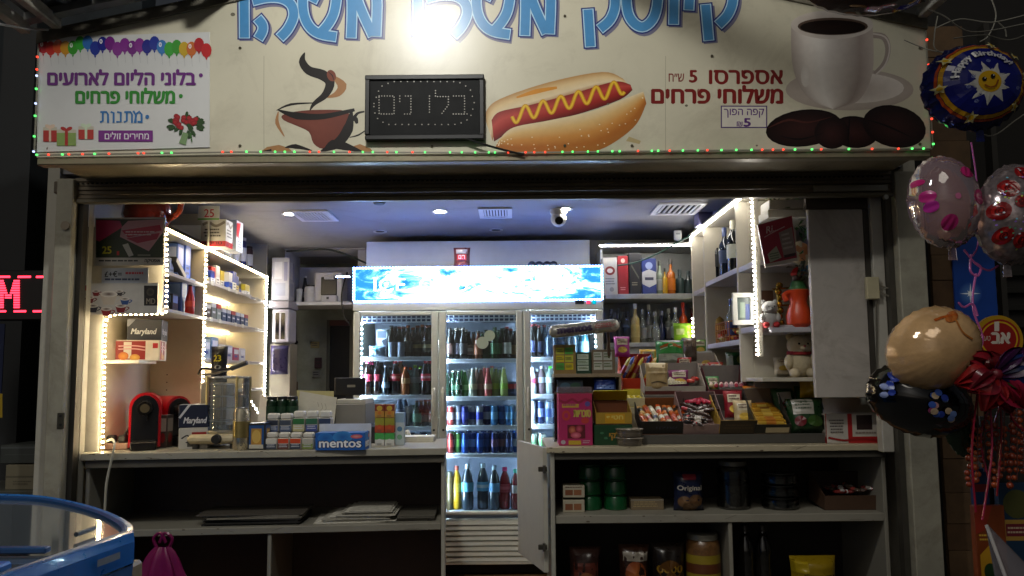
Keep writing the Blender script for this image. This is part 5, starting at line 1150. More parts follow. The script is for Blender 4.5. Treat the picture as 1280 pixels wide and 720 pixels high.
rowb(1, 1, [('soda', 558, .16, .024, M('#16241c', .12, coat=.5), None, M('#5a6a5c', .4), 'dark soda bottle in the corner'), ('soda', 566, .175, .026, M('#17301e', .12, coat=.5), w_('#20402a'), M('#b9c0b4', .4), 'dark green soda bottle'), ('soda', 573, .175, .026, M('#17301e', .12, coat=.5), w_('#20402a'), M('#a9b0a4', .4), 'dark green soda bottle with pale cap'), ('soda', 581, .175, .027, M('#2c6a2a', .12, coat=.5), w_('#6a9a5a'), M('#c9ccc4', .4), 'bright green soda bottle'), ('soda', 591, .19, .029, M('#8c9080', .12, coat=.5), w_('#b9b28c'), M('#b9bcb4', .4), 'clear soda bottle'),
            ('soda', 601, .19, .029, M('#8a6a58', .12, coat=.5), w_('#a8705a'), M('#c2bcb4', .4), 'peach soda bottle'), ('soda', 610, .19, .029, M('#a84a44', .12, coat=.5), w_('#b98a6a'), M('#c96a64', .4), 'pink soda bottle'), ('soda', 620, .195, .029, M('#9aaa5a', .12, coat=.5), w_('#a8c23a'), M('#d0d4cc', .4), 'lime soda bottle'), ('soda', 630, .195, .029, M('#a8b86a', .12, coat=.5), w_('#8cb82a'), M('#d0d4cc', .4), 'lime soda bottle nearest the packet')])
bag('snack_packet', 'dark red and blue packet at the right end of the second middle shelf', 633, 476, 648, 494, FY + .14, .06, '#2a3a5c', [('r', .1, .15, .9, .5, '#8c1f1c')], cat='packet', base=ZS[(1, 1)])
cn = [('#a83a38', '#c9c4c4', 'red can'), ('#8c909a', '#b9bcc4', 'grey can'), ('#1c2466', '#2a2f7a', 'navy can'), ('#b9bec8', '#1c2a7a', 'silver can with blue band'), ('#c2c6d0', '#22309a', 'silver can with bright blue band'), ('#1a2260', '#b9bcc8', 'navy can with silver band'), ('#5aa0d8', '#7fbce4', 'sky blue can'), ('#1c4a8c', '#2a66b0', 'royal blue can'), ('#4a90cc', '#7ab8e0', 'light blue can'), ('#c9dcec', '#9ac4e4', 'pale blue can')]
rowb(1, 2, [('can', 563 + k * 9.1, .128, .0235, M(a_, .25, .35), M(b_, .3, .2), None, ds) for k, (a_, b_, ds) in enumerate(cn)])
cn = [('#5a1c1c', '#7a2a24', 'dark red can'), ('#3a6a2a', '#4a7a34', 'green can'), ('#1c4a9c', '#2460b8', 'blue can'), ('#163a84', '#8ab4e0', 'blue can with pale edge'), ('#1a469a', '#1f56b0', 'mid blue can'), ('#17408c', '#2058a8', 'cobalt can'), ('#1a2c6a', '#5a3a5c', 'indigo can'), ('#1c2a5c', '#6a4454', 'indigo can with plum band'), ('#12204a', '#1c3068', 'dark navy can'), ('#1f66c4', '#c9e0f2', 'bright blue can with white band')]
rowb(1, 3, [('can', 563 + k * 9.1, .132, .0235, M(a_, .25, .35), M(b_, .3, .2), None, ds) for k, (a_, b_, ds) in enumerate(cn)])
WB = M('#26343f', .12, coat=.4)
rowb(1, 4, [('jar', 562, .25, .022, M('#3a3018', .3), None, M('#2a2a1c', .4), 'dark slim bottle'), ('pet', 570.5, .285, .034, M('#a8841a', .15), w_('#b99a2a'), pl('#8c2a1c'), 'yellow juice bottle'), ('pet', 584, .30, .040, WB, w_('#5aa4c8'), pl('#c2d4de'), 'large water bottle'), ('pet', 603, .30, .040, WB, w_('#6ab4d8'), pl('#c9dae2'), 'large water bottle with round emblem', w_('#c9dce4')), ('pet', 617, .29, .037, WB, w_('#5a94c0'), pl('#a9c4d4'), 'large water bottle with dark label'), ('pet', 630, .275, .038, M('#7a0f1c', .12, coat=.5), w_('#a83a4a'), pl('#c92a6a'), 'red drink bottle with magenta cap', w_('#c96a78')), ('pet', 643, .265, .032, M('#5a0f18', .12, coat=.5), w_('#c2c4c4'), pl('#2a9c86'), 'red drink bottle with turquoise cap')])
rowb(2, 0, [('beer', 665, .225, .03, GD, w_('#2a3050'), M('#7a2a30', .4), 'dark bottle with red foil'), ('beer', 674, .22, .03, GD, w_('#1c2238'), M('#6a2a2c', .4), 'dark bottle with blue label'), ('liquor', 688, .22, .036, M('#20344a', .12, coat=.5), None, M('#1c2430', .4), 'blue-black bottle'), ('liquor', 702, .23, .036, M('#1c3c5a', .12, coat=.5), w_('#2a5a8c'), M('#20304a', .4), 'blue glass bottle'), ('liquor', 716, .22, .036, M('#2a3c4a', .12, coat=.5), None, M('#3a4450', .4), 'slate glass bottle'), ('liquor', 730, .23, .034, M('#1c4a5a', .12, coat=.5), w_('#8ab4c8'), M('#c2ccd4', .4), 'teal glass bottle')])
rowb(2, 1, [('pet', 665, .18, .03, M('#c2cad4', .2), w_('#c9345a'), pl('#e0e4ea'), 'white bottle with pink label'), ('pet', 677, .19, .031, M('#5a4a52', .2), w_('#a8b0ba'), pl('#a8aab4'), 'grey bottle'), ('pet', 688, .19, .031, M('#8a9a98', .2), w_('#c2d4cc'), pl('#4ab43a'), 'pale bottle with green cap'), ('pet', 700, .19, .031, M('#8a9498', .2), w_('#a8b8c4'), pl('#c9ccd2'), 'pale bottle behind the display')])
rowb(2, 2, [('can', 664, .155, .028, M('#c9d0dc', .25, .4), None, None, 'tall white can'), ('can', 675, .15, .028, M('#2a3c6a', .25, .4), M('#8c9cc4', .3), None, 'tall navy can'), ('can', 686, .15, .028, M('#8c9cb4', .25, .4), M('#2a4a8c', .3), None, 'tall silver-blue can')])
rowb(2, 3, [('can', 664, .12, .028, M('#b9c8bc', .25, .4), M('#5a8a5c', .3), None, 'white can with green band'), ('can', 676, .12, .028, M('#c2ccc4', .25, .4), M('#6a9a6c', .3), None, 'pale can with leaf green band')])

# things on top of the fridge
bag('snack_bag', 'dark red crisp bag standing on top of the fridge header', 567, 307, 588, 334, FY + .10, .07, '#4a1a1c', [('r', .15, .1, .85, .3, '#8c8a8c'), ('r', .2, .35, .8, .6, '#b3261f'), ('t', H('חם'), .3, .38, .7, .55, '#e0c8c0'), ('r', .2, .7, .8, .85, '#6a2a24')], base=hz1)
t = T('sunglasses', 'two dark folded glasses lying on top of the fridge', 'glasses', V((at(680, 332, FY + .1).x, FY + .1, hz1)))
for s_ in (665, 674, 684, 692): c = V((at(s_, 331, FY + .1).x, FY + .1, hz1 + .03)); MB().tube([c + V((.022 * math.cos(q_ * .6283), .0, .017 * math.sin(q_ * .6283))) for q_ in range(11)], .006, 5).build('rim', M('#101018', .3), t, True)
MB().tube(cr([V((at(662, 331, FY + .1).x, FY + .1, hz1 + .035)), V((at(680, 328, FY + .1).x, FY + .16, hz1 + .045)), V((at(696, 330, FY + .1).x, FY + .12, hz1 + .04))], 4), .005).build('temple_arm', M('#101018', .3), t, True)

# ================================================================== BACK NICHE WITH LIQUOR
NY = 5.55; NX0, NX1 = at(758, 400, NY).x, at(893, 400, NY).x
ni = T('liquor_shelves', 'grey built-in shelves full of liquor at the back right of the fridge', 'shelves', ((NX0 + NX1) / 2, NY, .05))
nb = lambda n_, m, *a: MB().box(*a, .002).build(n_, m, ni)
nm = M('#a3a39b', .5, var=.08, dirt=.2); nzt = at(810, 306, NY).z; ns1 = at(820, 367, NY).z; ns2 = at(820, 428, NY).z + .0
nb('top_board', nm, NX0, NX1 - .03, NY - .022, NY + .4, nzt, nzt + .012); nb('shelf', nm, NX0, NX1 - .02, NY + .004, NY + .4, ns1 - .035, ns1); nb('shelf', nm, NX0, NX1 - .02, NY + .004, NY + .4, ns2 - .03, ns2)
nb('back_board', M('#8a8c88', .35, var=.1), NX0, NX1, NY + .401, NY + .42, .6, nzt); nb('side_board', nm, NX0 - .018, NX0 - .001, NY + .15, NY + .42, .6, nzt)
nb('base_cabinet', nm, NX0, NX1 - .02, NY + .02, NY + .4, .05, ns2 - .031)
WHT2 = (1, .96, .9)
led('white led strip along the top edge of the back liquor shelves', [V((at(750, 306, NY).x, NY - .008, nzt - .006)), V((at(862, 304, NY).x, NY - .008, nzt - .006))], .014, .009, WHT2, 60, (1, .97, .92), 5)
g = 'liquor on the back shelves'
for k, (x0, x1, yt, c_, dec, ds) in enumerate((
    (754, 772, 322, '#b3b0a4', [('e', .5, .35, .35, .12, '#7a2a22'), ('e', .5, .35, .2, .06, '#d0ccbc'), ('l', .15, .55, .85, .75, 3, '#666'), ('e', .6, .85, .15, .06, '#888')], 'white gift box with dark red oval'),
    (773, 786, 320, '#8c1a20', [('e', .5, .12, .2, .06, '#c9b0a4'), ('l', .2, .8, .8, .9, 2, '#c98a84')], 'narrow red gift box'),
    (787, 802, 316, '#131318', [('s', [(.2, .3), (.5, .45), (.8, .6)], .06, '#55554a'), ('l', .2, .7, .8, .8, 2, '#8a8470')], 'black gift box'),
    (803, 821, 323, '#20306c', [('e', .5, .2, .25, .1, '#8c9ac0'), ('p', [(0, .38), (.5, .3), (1, .38), (1, .7), (.5, .8), (0, .7)], '#b9b9b4'), ('r', .2, .52, .8, .6, '#3a3a4c')], 'blue and white gift box'))):
    carton('gift_box', ds + ' on the upper back liquor shelf', 'gift box', x0, yt, x1, 365, NY + .08, .1, c_, dec, base=ns1)
CLR = GL('#e6ece8', .14, .03, '#b9bfb6', .24)
def nbot(px, sh, h_, r_, st_, gl_, lb, cp, ds, dy=.14):
    p = at(px, 400, NY + dy); bottle(ds, V((p.x, NY + dy, (ns1, ns2)[sh])), h_, r_, st_, gl_, lb, cp, group=g, name='liquor_bottle')
AMB = M('#a8580c', .08, coat=.6)
nbot(826, 0, .25, .030, 'liquor', M('#8c9a84', .1, coat=.4), w_('#b9bcae'), M('#22261e', .4), 'pale green bottle beside the blue gift box')
nbot(832.5, 0, .19, .018, 'liquor', M('#b98c12', .1, coat=.4), None, M('#2a2a22', .4), 'slim yellow bottle on the upper liquor shelf', .08)
nbot(840, 0, .26, .032, 'liquor', AMB, w_('#c26a12'), M('#2c2018', .4), 'amber bottle on the upper liquor shelf')
nbot(851, 0, .20, .034, 'square', M('#3a4c4a', .12, coat=.4), None, M('#4a5654', .4), 'dark green-grey bottle behind the amber one', .24)
nbot(862, 0, .19, .034, 'square', M('#44504e', .12, coat=.4), None, M('#4a5654', .4), 'grey bottle at the corner of the upper liquor shelf', .26)
lq = [(764, .24, .034, 'square', M('#14161a', .15), w_('#1f2126'), '#111', 'black bottle nearest the fridge'), (773, .25, .03, 'liquor', M('#202428', .15), w_('#2c3034'), '#1a1a1c', 'dark bottle'), (784, .23, .034, 'square', CLR, w_('#5a5c58'), '#333', 'clear bottle with grey label'), (794, .28, .032, 'liquor', M('#a8945a', .1, coat=.5), w_('#b3a05a'), '#c9c9bc', 'gold-labelled bottle'), (803, .24, .032, 'liquor', CLR, w_('#8c8a80'), '#a8a89c', 'clear bottle with pale label'), (811, .28, .031, 'liquor', CLR, w_('#b9b9b0'), '#d0d0c8', 'tall clear bottle'), (819, .22, .034, 'round', CLR, None, '#8a8a84', 'round clear bottle'), (827, .23, .034, 'round', M('#141c44', .1, coat=.5), None, '#8a8c98', 'round dark blue bottle'), (836, .25, .031, 'liquor', CLR, w_('#9a9a92'), '#c9c9c2', 'clear bottle with white cap'), (844, .25, .031, 'liquor', CLR, w_('#8c9488'), '#c2c2ba', 'greenish clear bottle'), (854, .29, .033, 'liquor', M('#b9400f', .15, coat=.4), w_('#b3861a'), '#b3301a', 'orange-red bottle'), (865, .25, .032, 'liquor', M('#5a1c14', .15, coat=.4), w_('#8c3a1c'), '#3a1410', 'dark red bottle in the corner')]
for k, (px, h_, r_, st_, gl_, lb, cp, ds) in enumerate(lq): nbot(px, 1, h_, r_, st_, gl_, lb, M(cp, .4), ds + ' on the lower liquor shelf', .08 + .05 * (k % 3))
for k in range(9): nbot(768 + k * 11, 1, .235 + .02 * ((k * 5) % 3), .031, 'liquor' if k % 2 else 'square', CLR if k % 3 else M('#5a6058', .12, coat=.5), w_('#77776c'), M('#8c8c84', .4), '%s bottle from the left in the back rank of the lower liquor shelf' % ORD[k], .30)
bag('snack_bag', 'lime green packet on the lower liquor shelf below the orange bottle', 842, 408, 868, 432, NY + .04, .05, '#86b81c', [('r', .1, .3, .5, .6, '#c9d88a')], base=ns2)
t = T('cable', 'green cable sagging in front of the back liquor shelves', 'cable', at(800, 330, NY - .05)); MB().tube(cr([at(772, 332, NY - .05), at(795, 328, NY - .05), at(820, 318, NY - .05), at(845, 304, NY - .05), at(872, 290, NY - .1)], 6), .006).build('cord', M('#1c4a3c', .5), t, True)
t = T('junction_box', 'small pale junction box at the top corner of the liquor shelves', 'junction box', at(847, 296, NY)); MB().pbox(843, 288, 852, 300, NY - .03, .03, .003).build('box_body', M('#c2c4be', .4), t); MB().pbox(845, 291, 850, 293, NY - .032, .002).build('cover_line', M('#888', .5), t)

# ================================================================== RIGHT SHELF UNIT
XR = at(922, 250, 4.36).x; XB = XR + .30; rzt = at(922, 249, 4.36).z
ru = T('shelf_unit', 'cream shelf unit with pin holes and wine bottles on the right wall', 'shelf unit', (XR, 4.8, 1.2))
rm = M('#bdb6a4', .5, var=.06, dirt=.15); rs = M('#b0adb4', .45, var=.06)
rb = lambda n_, m, *a: MB().box(*a, .002).build(n_, m, ru)
YR = [5.53, 5.18, 4.42, 4.1]
UB = at(900, 478, 4.68).z + .004
for k, y in enumerate(YR): rb('upright', rm, XR, XB if k < 3 else XR + .028, y - .01, y + .01, UB if k < 3 else at(948, 446, 4.1).z, rzt - .006)
rb('back_panel', rm, XB + .001, XB + .02, 4.425, 5.54, UB, rzt); rb('top_board', rm, XR - .02, XB, 4.1, 5.52, rzt - .004, rzt + .008)
def rshelf(k, px, py):
    z = atx(px, py, XR).z; y1, y0 = YR[k] - .011, YR[k + 1] + .011; rb('shelf', rs, XR + .004, XB, y0, y1, z - .03, z); return z
r1 = rshelf(1, 902, 343); r2 = rshelf(1, 906, 427); r0 = rshelf(0, 872, 362); r0b = rshelf(0, 875, 433); r3 = rshelf(2, 932, 330); r4 = rshelf(2, 938, 408)
for k in range(9):
    z = 1.25 + k * .09
    for y in (4.45, 4.5): 
        if k % 3 != 2: MB().cyl((XB - .001, y + .12, z), (XB + .0005, y + .12, z), .005, n=6).build('pin_hole', M('#4a4438', .8), ru)
led('white led strip along the sloping top edge of the right shelf unit', [V((at(862, 304, NY).x, NY - .012, nzt - .008)), V((XR - .008, 5.5, rzt - .014)), V((XR - .008, 4.1, rzt - .014))], .014, .009, WHT2, 45, (1, .97, .92), 5)
led('white led strip down the near upright of the right shelf unit', [V((XR - .006, 4.09, rzt - .03)), V((XR - .006, 4.09, at(948, 445, 4.09).z))], .024, .008, WHT2, 85, (.8, .75, .65), .25)
led('short led strip low on the far upright beside the liquor', [V((XR - .006, 5.53, at(866, 398, 5.5).z)), V((XR - .006, 5.53, at(866, 444, 5.5).z))], .03, .010, (1, .93, .8), 50, (.8, .7, .55), .6)
g = 'bottles on the right shelf unit'
def rbot(px, z, h_, r_, st_, gl_, lb, cp, ds, x=.09):
    d = ray(px, 340); p = C0 + d * ((XR + x) / d.x); bottle(ds, V((XR + x, p.y, z)), h_, r_, st_, gl_, lb, cp, group=g, name='wine_bottle')
rbot(917.5, r1, .34, .039, 'wine', M('#0d1216', .1, coat=.5), w_('#b9bcae'), M('#b3b09c', .4), 'tall dark wine bottle with white label, nearest on the upper right shelf')
rbot(907, r1, .33, .038, 'wine', M('#101a2c', .1, coat=.5), w_('#1c2c4a'), M('#2a3a66', .4), 'dark wine bottle with blue neck on the upper right shelf')
rbot(896, r1, .345, .039, 'wine', M('#0c0f10', .1, coat=.5), w_('#22262a'), M('#1a1612', .4), 'black wine bottle, deepest of the three on the upper right shelf')
rbot(874, r0, .3, .036, 'wine', M('#14120f', .1, coat=.5), w_('#2a2a2a'), M('#3a2a20', .4), 'dark bottle in the far bay of the right unit')
rbot(897, r2, .26, .034, 'liquor', M('#8a6a2a', .12, coat=.5), w_('#b98a3a'), M('#1a2460', .4), 'golden bottle with blue cap on the lower right shelf')
rbot(912, r2, .27, .034, 'liquor', CLR, w_('#3a4a8c'), M('#1f2c78', .4), 'clear bottle with blue cap on the lower right shelf')
rbot(936, r3, .27, .036, 'wine', M('#3a1c16', .1, coat=.5), w_('#6a3a30'), M('#5a1c16', .4), 'red-brown bottle in the near bay of the right unit', .14)
for k, (px, h_) in enumerate(((880, .22), (890, .25), (900, .2))): rbot(px, rzt, h_, .033, 'liquor', CLR, w_('#8c8ca0'), M('#c9c9cc', .4), '%s bottle from the back on top of the right unit' % ORD[k], .08)
b_ = carton('liqueur_box', 'low lilac box on top of the right unit under the ceiling', 'box', 873, 264, 893, 278, 5.1, .12, '#77729c', [('r', .1, .2, .9, .8, '#8a86b0')], base=rzt)
# basket of sweets
t = T('sweets_basket', 'wire basket heaped with orange and red wrapped sweets on the right shelf', 'basket', V((XR + .05, 4.75, r2)))
p = V((XR + .03, 5.0, r2))
for k in range(3): MB().tube([p + V((-.01, -.0, .03 + k * .045)), p + V((-.01, -.30, .03 + k * .045)), p + V((.15, -.30, .03 + k * .045)), p + V((.15, 0, .03 + k * .045)), p + V((-.01, 0, .03 + k * .045))], .003, 5).build('wire_hoop', M('#a86a3a', .4, .5), t)
for k in range(7): MB().tube([p + V((-.01, -.05 * k, 0)), p + V((-.01, -.05 * k, .12))], .003, 5).build('wire_upright', M('#a86a3a', .4, .5), t)
YS_ = sorted((random.uniform(.02, .28) for _ in range(26)), reverse=True)
for k in range(26):
    c = p + V((random.uniform(0, .14), -YS_[k], .02 + random.uniform(0, .10))); m_ = MB(); m_.sphere((0, 0, 0), .026, .016, .016, 8, 6); rt = Matrix.Rotation(random.random() * 6, 4, 'Z') @ Matrix.Rotation(random.random() * 3, 4, 'X')
    m_.v = [rt @ q_ + c for q_ in m_.v]; o = m_.build('wrapped_sweet', M(random.choice(['#b33a1a', '#a82a1c', '#c97a2a', '#b9b06a', '#8c1f1a']), .25), None, True); tag(o, '%s wrapped sweet from the near end of the wire basket' % ORD[k], 'sweet', 'wrapped sweets in the wire basket')
# photo frame
t = T('photo_frame', 'white photo frame hanging at the right unit front edge', 'photo frame', at(930, 405, 4.16)); fm = MB(); Yp = 4.16
for r_ in ((916, 366, 943, 371.5), (917, 400, 943, 406)): fm.pbox(*r_, Yp, .02, .002)
for r_ in ((916, 371.5, 922, 400), (938, 371.5, 943, 400)): fm.pbox(*r_, Yp, .02, .002)
fm.build('frame', M('#c9c6bc', .45), t); MB().pbox(921, 371, 939, 401, Yp + .01, .004).build('picture', M('#4a5650', .3, var=.4, scale=20), t)
pr = PB(pixframe(Yp + .01)); pr.rect(925, 378, 931, 397, '#7a8a78'); pr.rect(932, 380, 937, 400, '#2a3f7a'); pr.done('picture_print', t)

# ---- open front section beside the sliding panel
DX0, DX1 = XR + .012, at(1030, 400, 4.06).x; dz = at(990, 409, 4.06).z; dzb = at(990, 472, 4.1).z
ds_ = T('display_niche', 'cream display niche with toys and ornaments beside the sliding panel', 'shelf unit', ((DX0 + DX1) / 2, 4.1, dzb))
db = lambda n_, m, *a: MB().box(*a, .002).build(n_, m, ds_)
db('back_panel', rm, XR + .07, DX1, 4.40, 4.42, 1.1, CEIL - .002); db('shelf', rs, XR + .06, DX1, 4.06, 4.399, dz - .025, dz); db('shelf', rm, XR + .02, DX1, 4.10, 4.399, dzb - .02, dzb); db('shelf', M('#c9c4b4', .5), at(960, 270, 4.08).x, DX1, 4.08, 4.399, at(985, 272, 4.08).z, at(985, 262, 4.08).z)
# card frame
t = T('framed_card', 'tilted crimson framed card with white script above the orange vase', 'picture', at(975, 332, 4.02)); Yc = 4.03
A = [at(947, 281, Yc), at(990, 269, Yc), at(997, 326, Yc), at(957, 334, Yc)]
MB().prism(A, (0, .012, 0)).build('frame', M('#b9b0a4', .5), t)
pr = PB(lambda u, v, k: (A[0] * (1 - u) + A[1] * u) * (1 - v) + (A[3] * (1 - u) + A[2] * u) * v + V((0, -.0008 * k, 0)))
pr.rect(.01, .01, .99, .93, '#9c2438'); pr.text('Ri...', .2, .10, .55, .25, '#d8bcb8', .01, .2); pr.stroke([(.12, .32), (.4, .26), (.75, .2)], .02, '#c9a0a0'); pr.poly([(.55, .3), (.95, .25), (.98, .82), (.6, .86)], '#8c7a74'); pr.lines(.6, .35, .92, .75, 4, '#b9aca0'); pr.poly([(.12, .72), (.42, .58), (.52, .86), (.15, .92)], '#a8a890'); pr.lines(.17, .72, .46, .88, 3, '#5a6a4a'); pr.rect(.6, .82, .95, .88, '#3a2020'); pr.done('card_print', t)
# planter with leaves, white rose
LEAF = M('#2c5a1c', .5, var=.3); p = at(988, 262, 4.12)
t = T('planter', 'white planter box with trailing green leaves at the niche top', 'planter', p); MB().box(at(962, 262, 4.1).x, at(1012, 262, 4.1).x, 4.1, 4.25, p.z, p.z + .05, .004).build('trough', M('#c4bfb2', .5), t)
def leafset(t, c, n_, sp, sz, m):
    for k in range(n_):
        o = V((random.gauss(0, sp[0]), random.gauss(0, sp[1]), random.gauss(0, sp[2]))); rt = Matrix.Rotation(random.random() * 6.3, 3, 'Z') @ Matrix.Rotation(random.uniform(-1.2, 1.2), 3, 'X')
        s_ = sz * random.uniform(.7, 1.2); q_ = [V((0, -s_, 0)), V((s_ * .45, -s_ * .2, s_ * .15)), V((0, s_, -.1 * s_)), V((-s_ * .45, -s_ * .2, s_ * .15))]
        MB().add([c + o + rt @ v_ for v_ in q_], [(0, 1, 2), (0, 2, 3)]).build('leaf', m, t)
leafset(t, at(975, 256, 4.14), 22, (.04, .03, .03), .028, LEAF); leafset(t, at(1003, 285, 4.16), 16, (.02, .03, .05), .026, LEAF)
p = at(1001, 318, 4.05); t = T('artificial_rose', 'cream artificial rose with dark leaves hanging beside the crimson card', 'flower', p)
for k in range(11):
    a_ = k * 2.4; r_ = .010 + .0035 * k; c = p + V((r_ * math.cos(a_), -.02 + .002 * k, r_ * math.sin(a_) + .01))
    m_ = MB(); m_.grid(lambda u, v: c + V((math.cos(a_) * (v - .2) * .035 - math.sin(a_) * (u - .5) * .045, -.012 * math.cos((u - .5) * 3) + .014 * v, math.sin(a_) * (v - .2) * .035 + math.cos(a_) * (u - .5) * .045)), 4, 4); m_.build('petal', M('#cfc4a4' if k > 3 else '#c98a5a', .6), t, True)
leafset(t, p + V((.005, .02, -.06)), 14, (.025, .02, .04), .03, M('#22301c', .5)); leafset(t, p + V((.03, .02, -.10)), 6, (.01, .01, .04), .03, M('#1c5a7a', .5))
# vase figure
p = at(999, 404, 4.14); p.z = dz
t = T('doll_vase', 'orange doll-shaped vase with green scarf and red cap on the niche shelf', 'vase', p); ORA = M('#c9431a', .35, var=.1); kk = mp(4.14)
MB().lathe([(.04, 0), (.062, .02), (.066, .06), (.055, .10), (.042, .13), (.05, .17), (.062, .195), (.05, .2)], 20, p).build('body', ORA, t, True)
MB().lathe([(.05, .2), (.042, .215), (.034, .235), (.03, .245)], 16, p).build('scarf', M('#2a5a2a', .5), t, True)
MB().sphere(p + V((0, 0, .262)), .026).build('head', M('#3a2018', .5), t, True); MB().lathe([(.03, .275), (.034, .285), (.02, .31), (.004, .32)], 14, p).build('cap', M('#b31a14', .4), t, True)
for s_ in (-1, 1): MB().tube(cr([p + V((s_ * .05, -.01, .185)), p + V((s_ * .078, -.02, .17)), p + V((s_ * .07, -.03, .14))], 4), .014, 8).build('arm', ORA, t, True)
p = at(974, 408, 4.2); p.z = dz; t = T('gold_rack', 'brass rack strung with golden balls left of the orange vase', 'ornament', p); BR = M('#a8842c', .25, .9)
for k in range(2): MB().tube([p + V((-.03, 0, .12 + .09 * k)), p + V((.12, -.02, .13 + .09 * k))], .005).build('rail', BR, t)
MB().tube([p, p + V((0, 0, .24))], .006).build('upright', BR, t)
for k in range(7): MB().sphere(p + V((.004 * (-1) ** k, -.02, .03 + k * .033)), .018).build('gold_ball', M('#b98a2a', .2, .9) if k % 2 else M('#8c6a1c', .2, .9), t, True)
leafset(t, p + V((.07, -.01, .17)), 8, (.02, .01, .02), .02, M('#b9a88c', .6))
def plush(label, p, s, c, c2, face=True, nose='#1c1414', scarf=None, name='plush_toy'):
    t = T(name, label, 'plush toy', p); m = M(c, .95, var=.12, scale=60, bump=.6)
    b = MB(); b.sphere(p + V((0, 0, .38 * s)), .36 * s, .3 * s, .38 * s, 20, 14)
    for v_ in b.v: v_ += (v_ - p).normalized() * .02 * s * noise.noise(v_ * 40 / 1)
    b.build('body', m, t, True)
    h = p + V((0, -.08 * s, .86 * s)); MB().sphere(h, .34 * s, .3 * s, .29 * s, 20, 14).build('head', m, t, True)
    for s_ in (-1, 1):
        MB().sphere(h + V((s_ * .25 * s, .02 * s, .24 * s)), .11 * s, .06 * s, .11 * s, 12, 8).build('ear', m, t, True)
        MB().sphere(p + V((s_ * .33 * s, -.14 * s, .42 * s)), .12 * s, .14 * s, .2 * s, 12, 8).build('paw', m, t, True)
        MB().sphere(p + V((s_ * .22 * s, -.25 * s, .12 * s)), .14 * s, .2 * s, .13 * s, 12, 8).build('foot', M(c2, .9), t, True)
        MB().sphere(h + V((s_ * .12 * s, -.29 * s, .04 * s)), .03 * s, n=8, m=6).build('eye', M('#0c0a0a', .2), t, True)
    MB().sphere(h + V((0, -.28 * s, -.06 * s)), .11 * s, .08 * s, .08 * s, 12, 8).build('muzzle', M(c, .9), t, True)
    MB().sphere(h + V((0, -.36 * s, -.03 * s)), .035 * s, n=8, m=6).build('nose', M(nose, .4), t, True)
    if scarf: MB().lathe([(.26 * s, .60 * s), (.32 * s, .62 * s), (.32 * s, .7 * s), (.26 * s, .72 * s)], 18, p).build('scarf', M(scarf, .8), t, True)
p = at(962, 408, 4.1); p.z = dz; plush('small grey and white plush with red feet on the niche shelf', p, .12, '#b3b0ac', '#a82a2a')
p = at(1000, 471, 4.22); p.z = dzb; plush('round cream plush bear with red scarf under the niche shelf', p, .195, '#b9ab8c', '#b3a588', scarf='#8c1a1c', nose='#7a2424')
carton('card', 'brown card standing behind the gold rack in the niche', 'card', 951, 363, 968, 405, 4.3, .004, '#6a4a34', [('l', .2, .3, .8, .7, 3, '#4a3424')], base=dz)
carton('gift_box', 'small pale box behind the orange vase at the niche edge', 'box', 1009, 368, 1024, 404, 4.3, .1, '#c2b48c', [('e', .5, .7, .3, .2, '#d8ccae')], base=dz)
# intercom on the door stile
t = T('wall_switch', 'cream switch box with grey wires on the sliding panel stile', 'switch', at(1092, 372, 3.96)); MB().pbox(1084, 346, 1100, 374, 3.94, .03, .004).build('casing', M('#bdb494', .45), t)
for k in range(2): MB().tube(cr([at(1098, 354 + k * 8, 3.95), at(1108, 360 + k * 9, 3.95), at(1119, 360 + k * 14, 3.95)], 4), .004).build('wire', M('#8a8578', .5), t)
MB().tube([at(1095, 374, 3.955), at(1096, 420, 3.96), at(1096, 497, 3.96)], .004).build('wire', M('#5a564c', .5), t)

# ================================================================== RIGHT COUNTER
RY = 4.05; RZ = at(890, 557, RY).z; RX0, RX1 = at(688, 560, RY).x, at(1108, 556, RY).x
rc = T('counter', 'grey counter packed with sweet boxes, right side, with open shelves below', 'counter', ((RX0 + RX1) / 2, RY, 0))
rcb = lambda n_, m, *a: MB().box(*a, .003).build(n_, m, rc)
rcb('worktop', M('#b3a88e', .35, var=.08, dirt=.15), RX0 - .02, RX1, RY - .02, RY + .62, RZ - .03, RZ); rcb('upper_rail', M('#4a463e', .5), RX0 + .02, RX1, RY, RY + .02, RZ - .065, RZ - .031)
rsz = at(900, 643, RY + .02).z
rcb('side_panel', M('#a3a196', .45, dirt=.25), RX0, RX0 + .02, RY + .001, RY + .6, 0, RZ - .031); rcb('side_panel', lamg, RX1 - .02, RX1, RY + .021, RY + .6, 0, RZ - .031)
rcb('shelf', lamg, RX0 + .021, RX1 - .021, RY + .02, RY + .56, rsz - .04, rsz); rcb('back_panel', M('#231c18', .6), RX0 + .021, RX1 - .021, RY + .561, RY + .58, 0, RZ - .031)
dvx = at(914, 690, RY + .03).x; rcb('divider', lamg, dvx - .01, dvx + .01, RY + .03, RY + .55, .03, rsz - .041); rcb('base_board', M('#2c2822', .6), RX0 + .021, RX1 - .021, RY + .04, RY + .56, 0, .03)
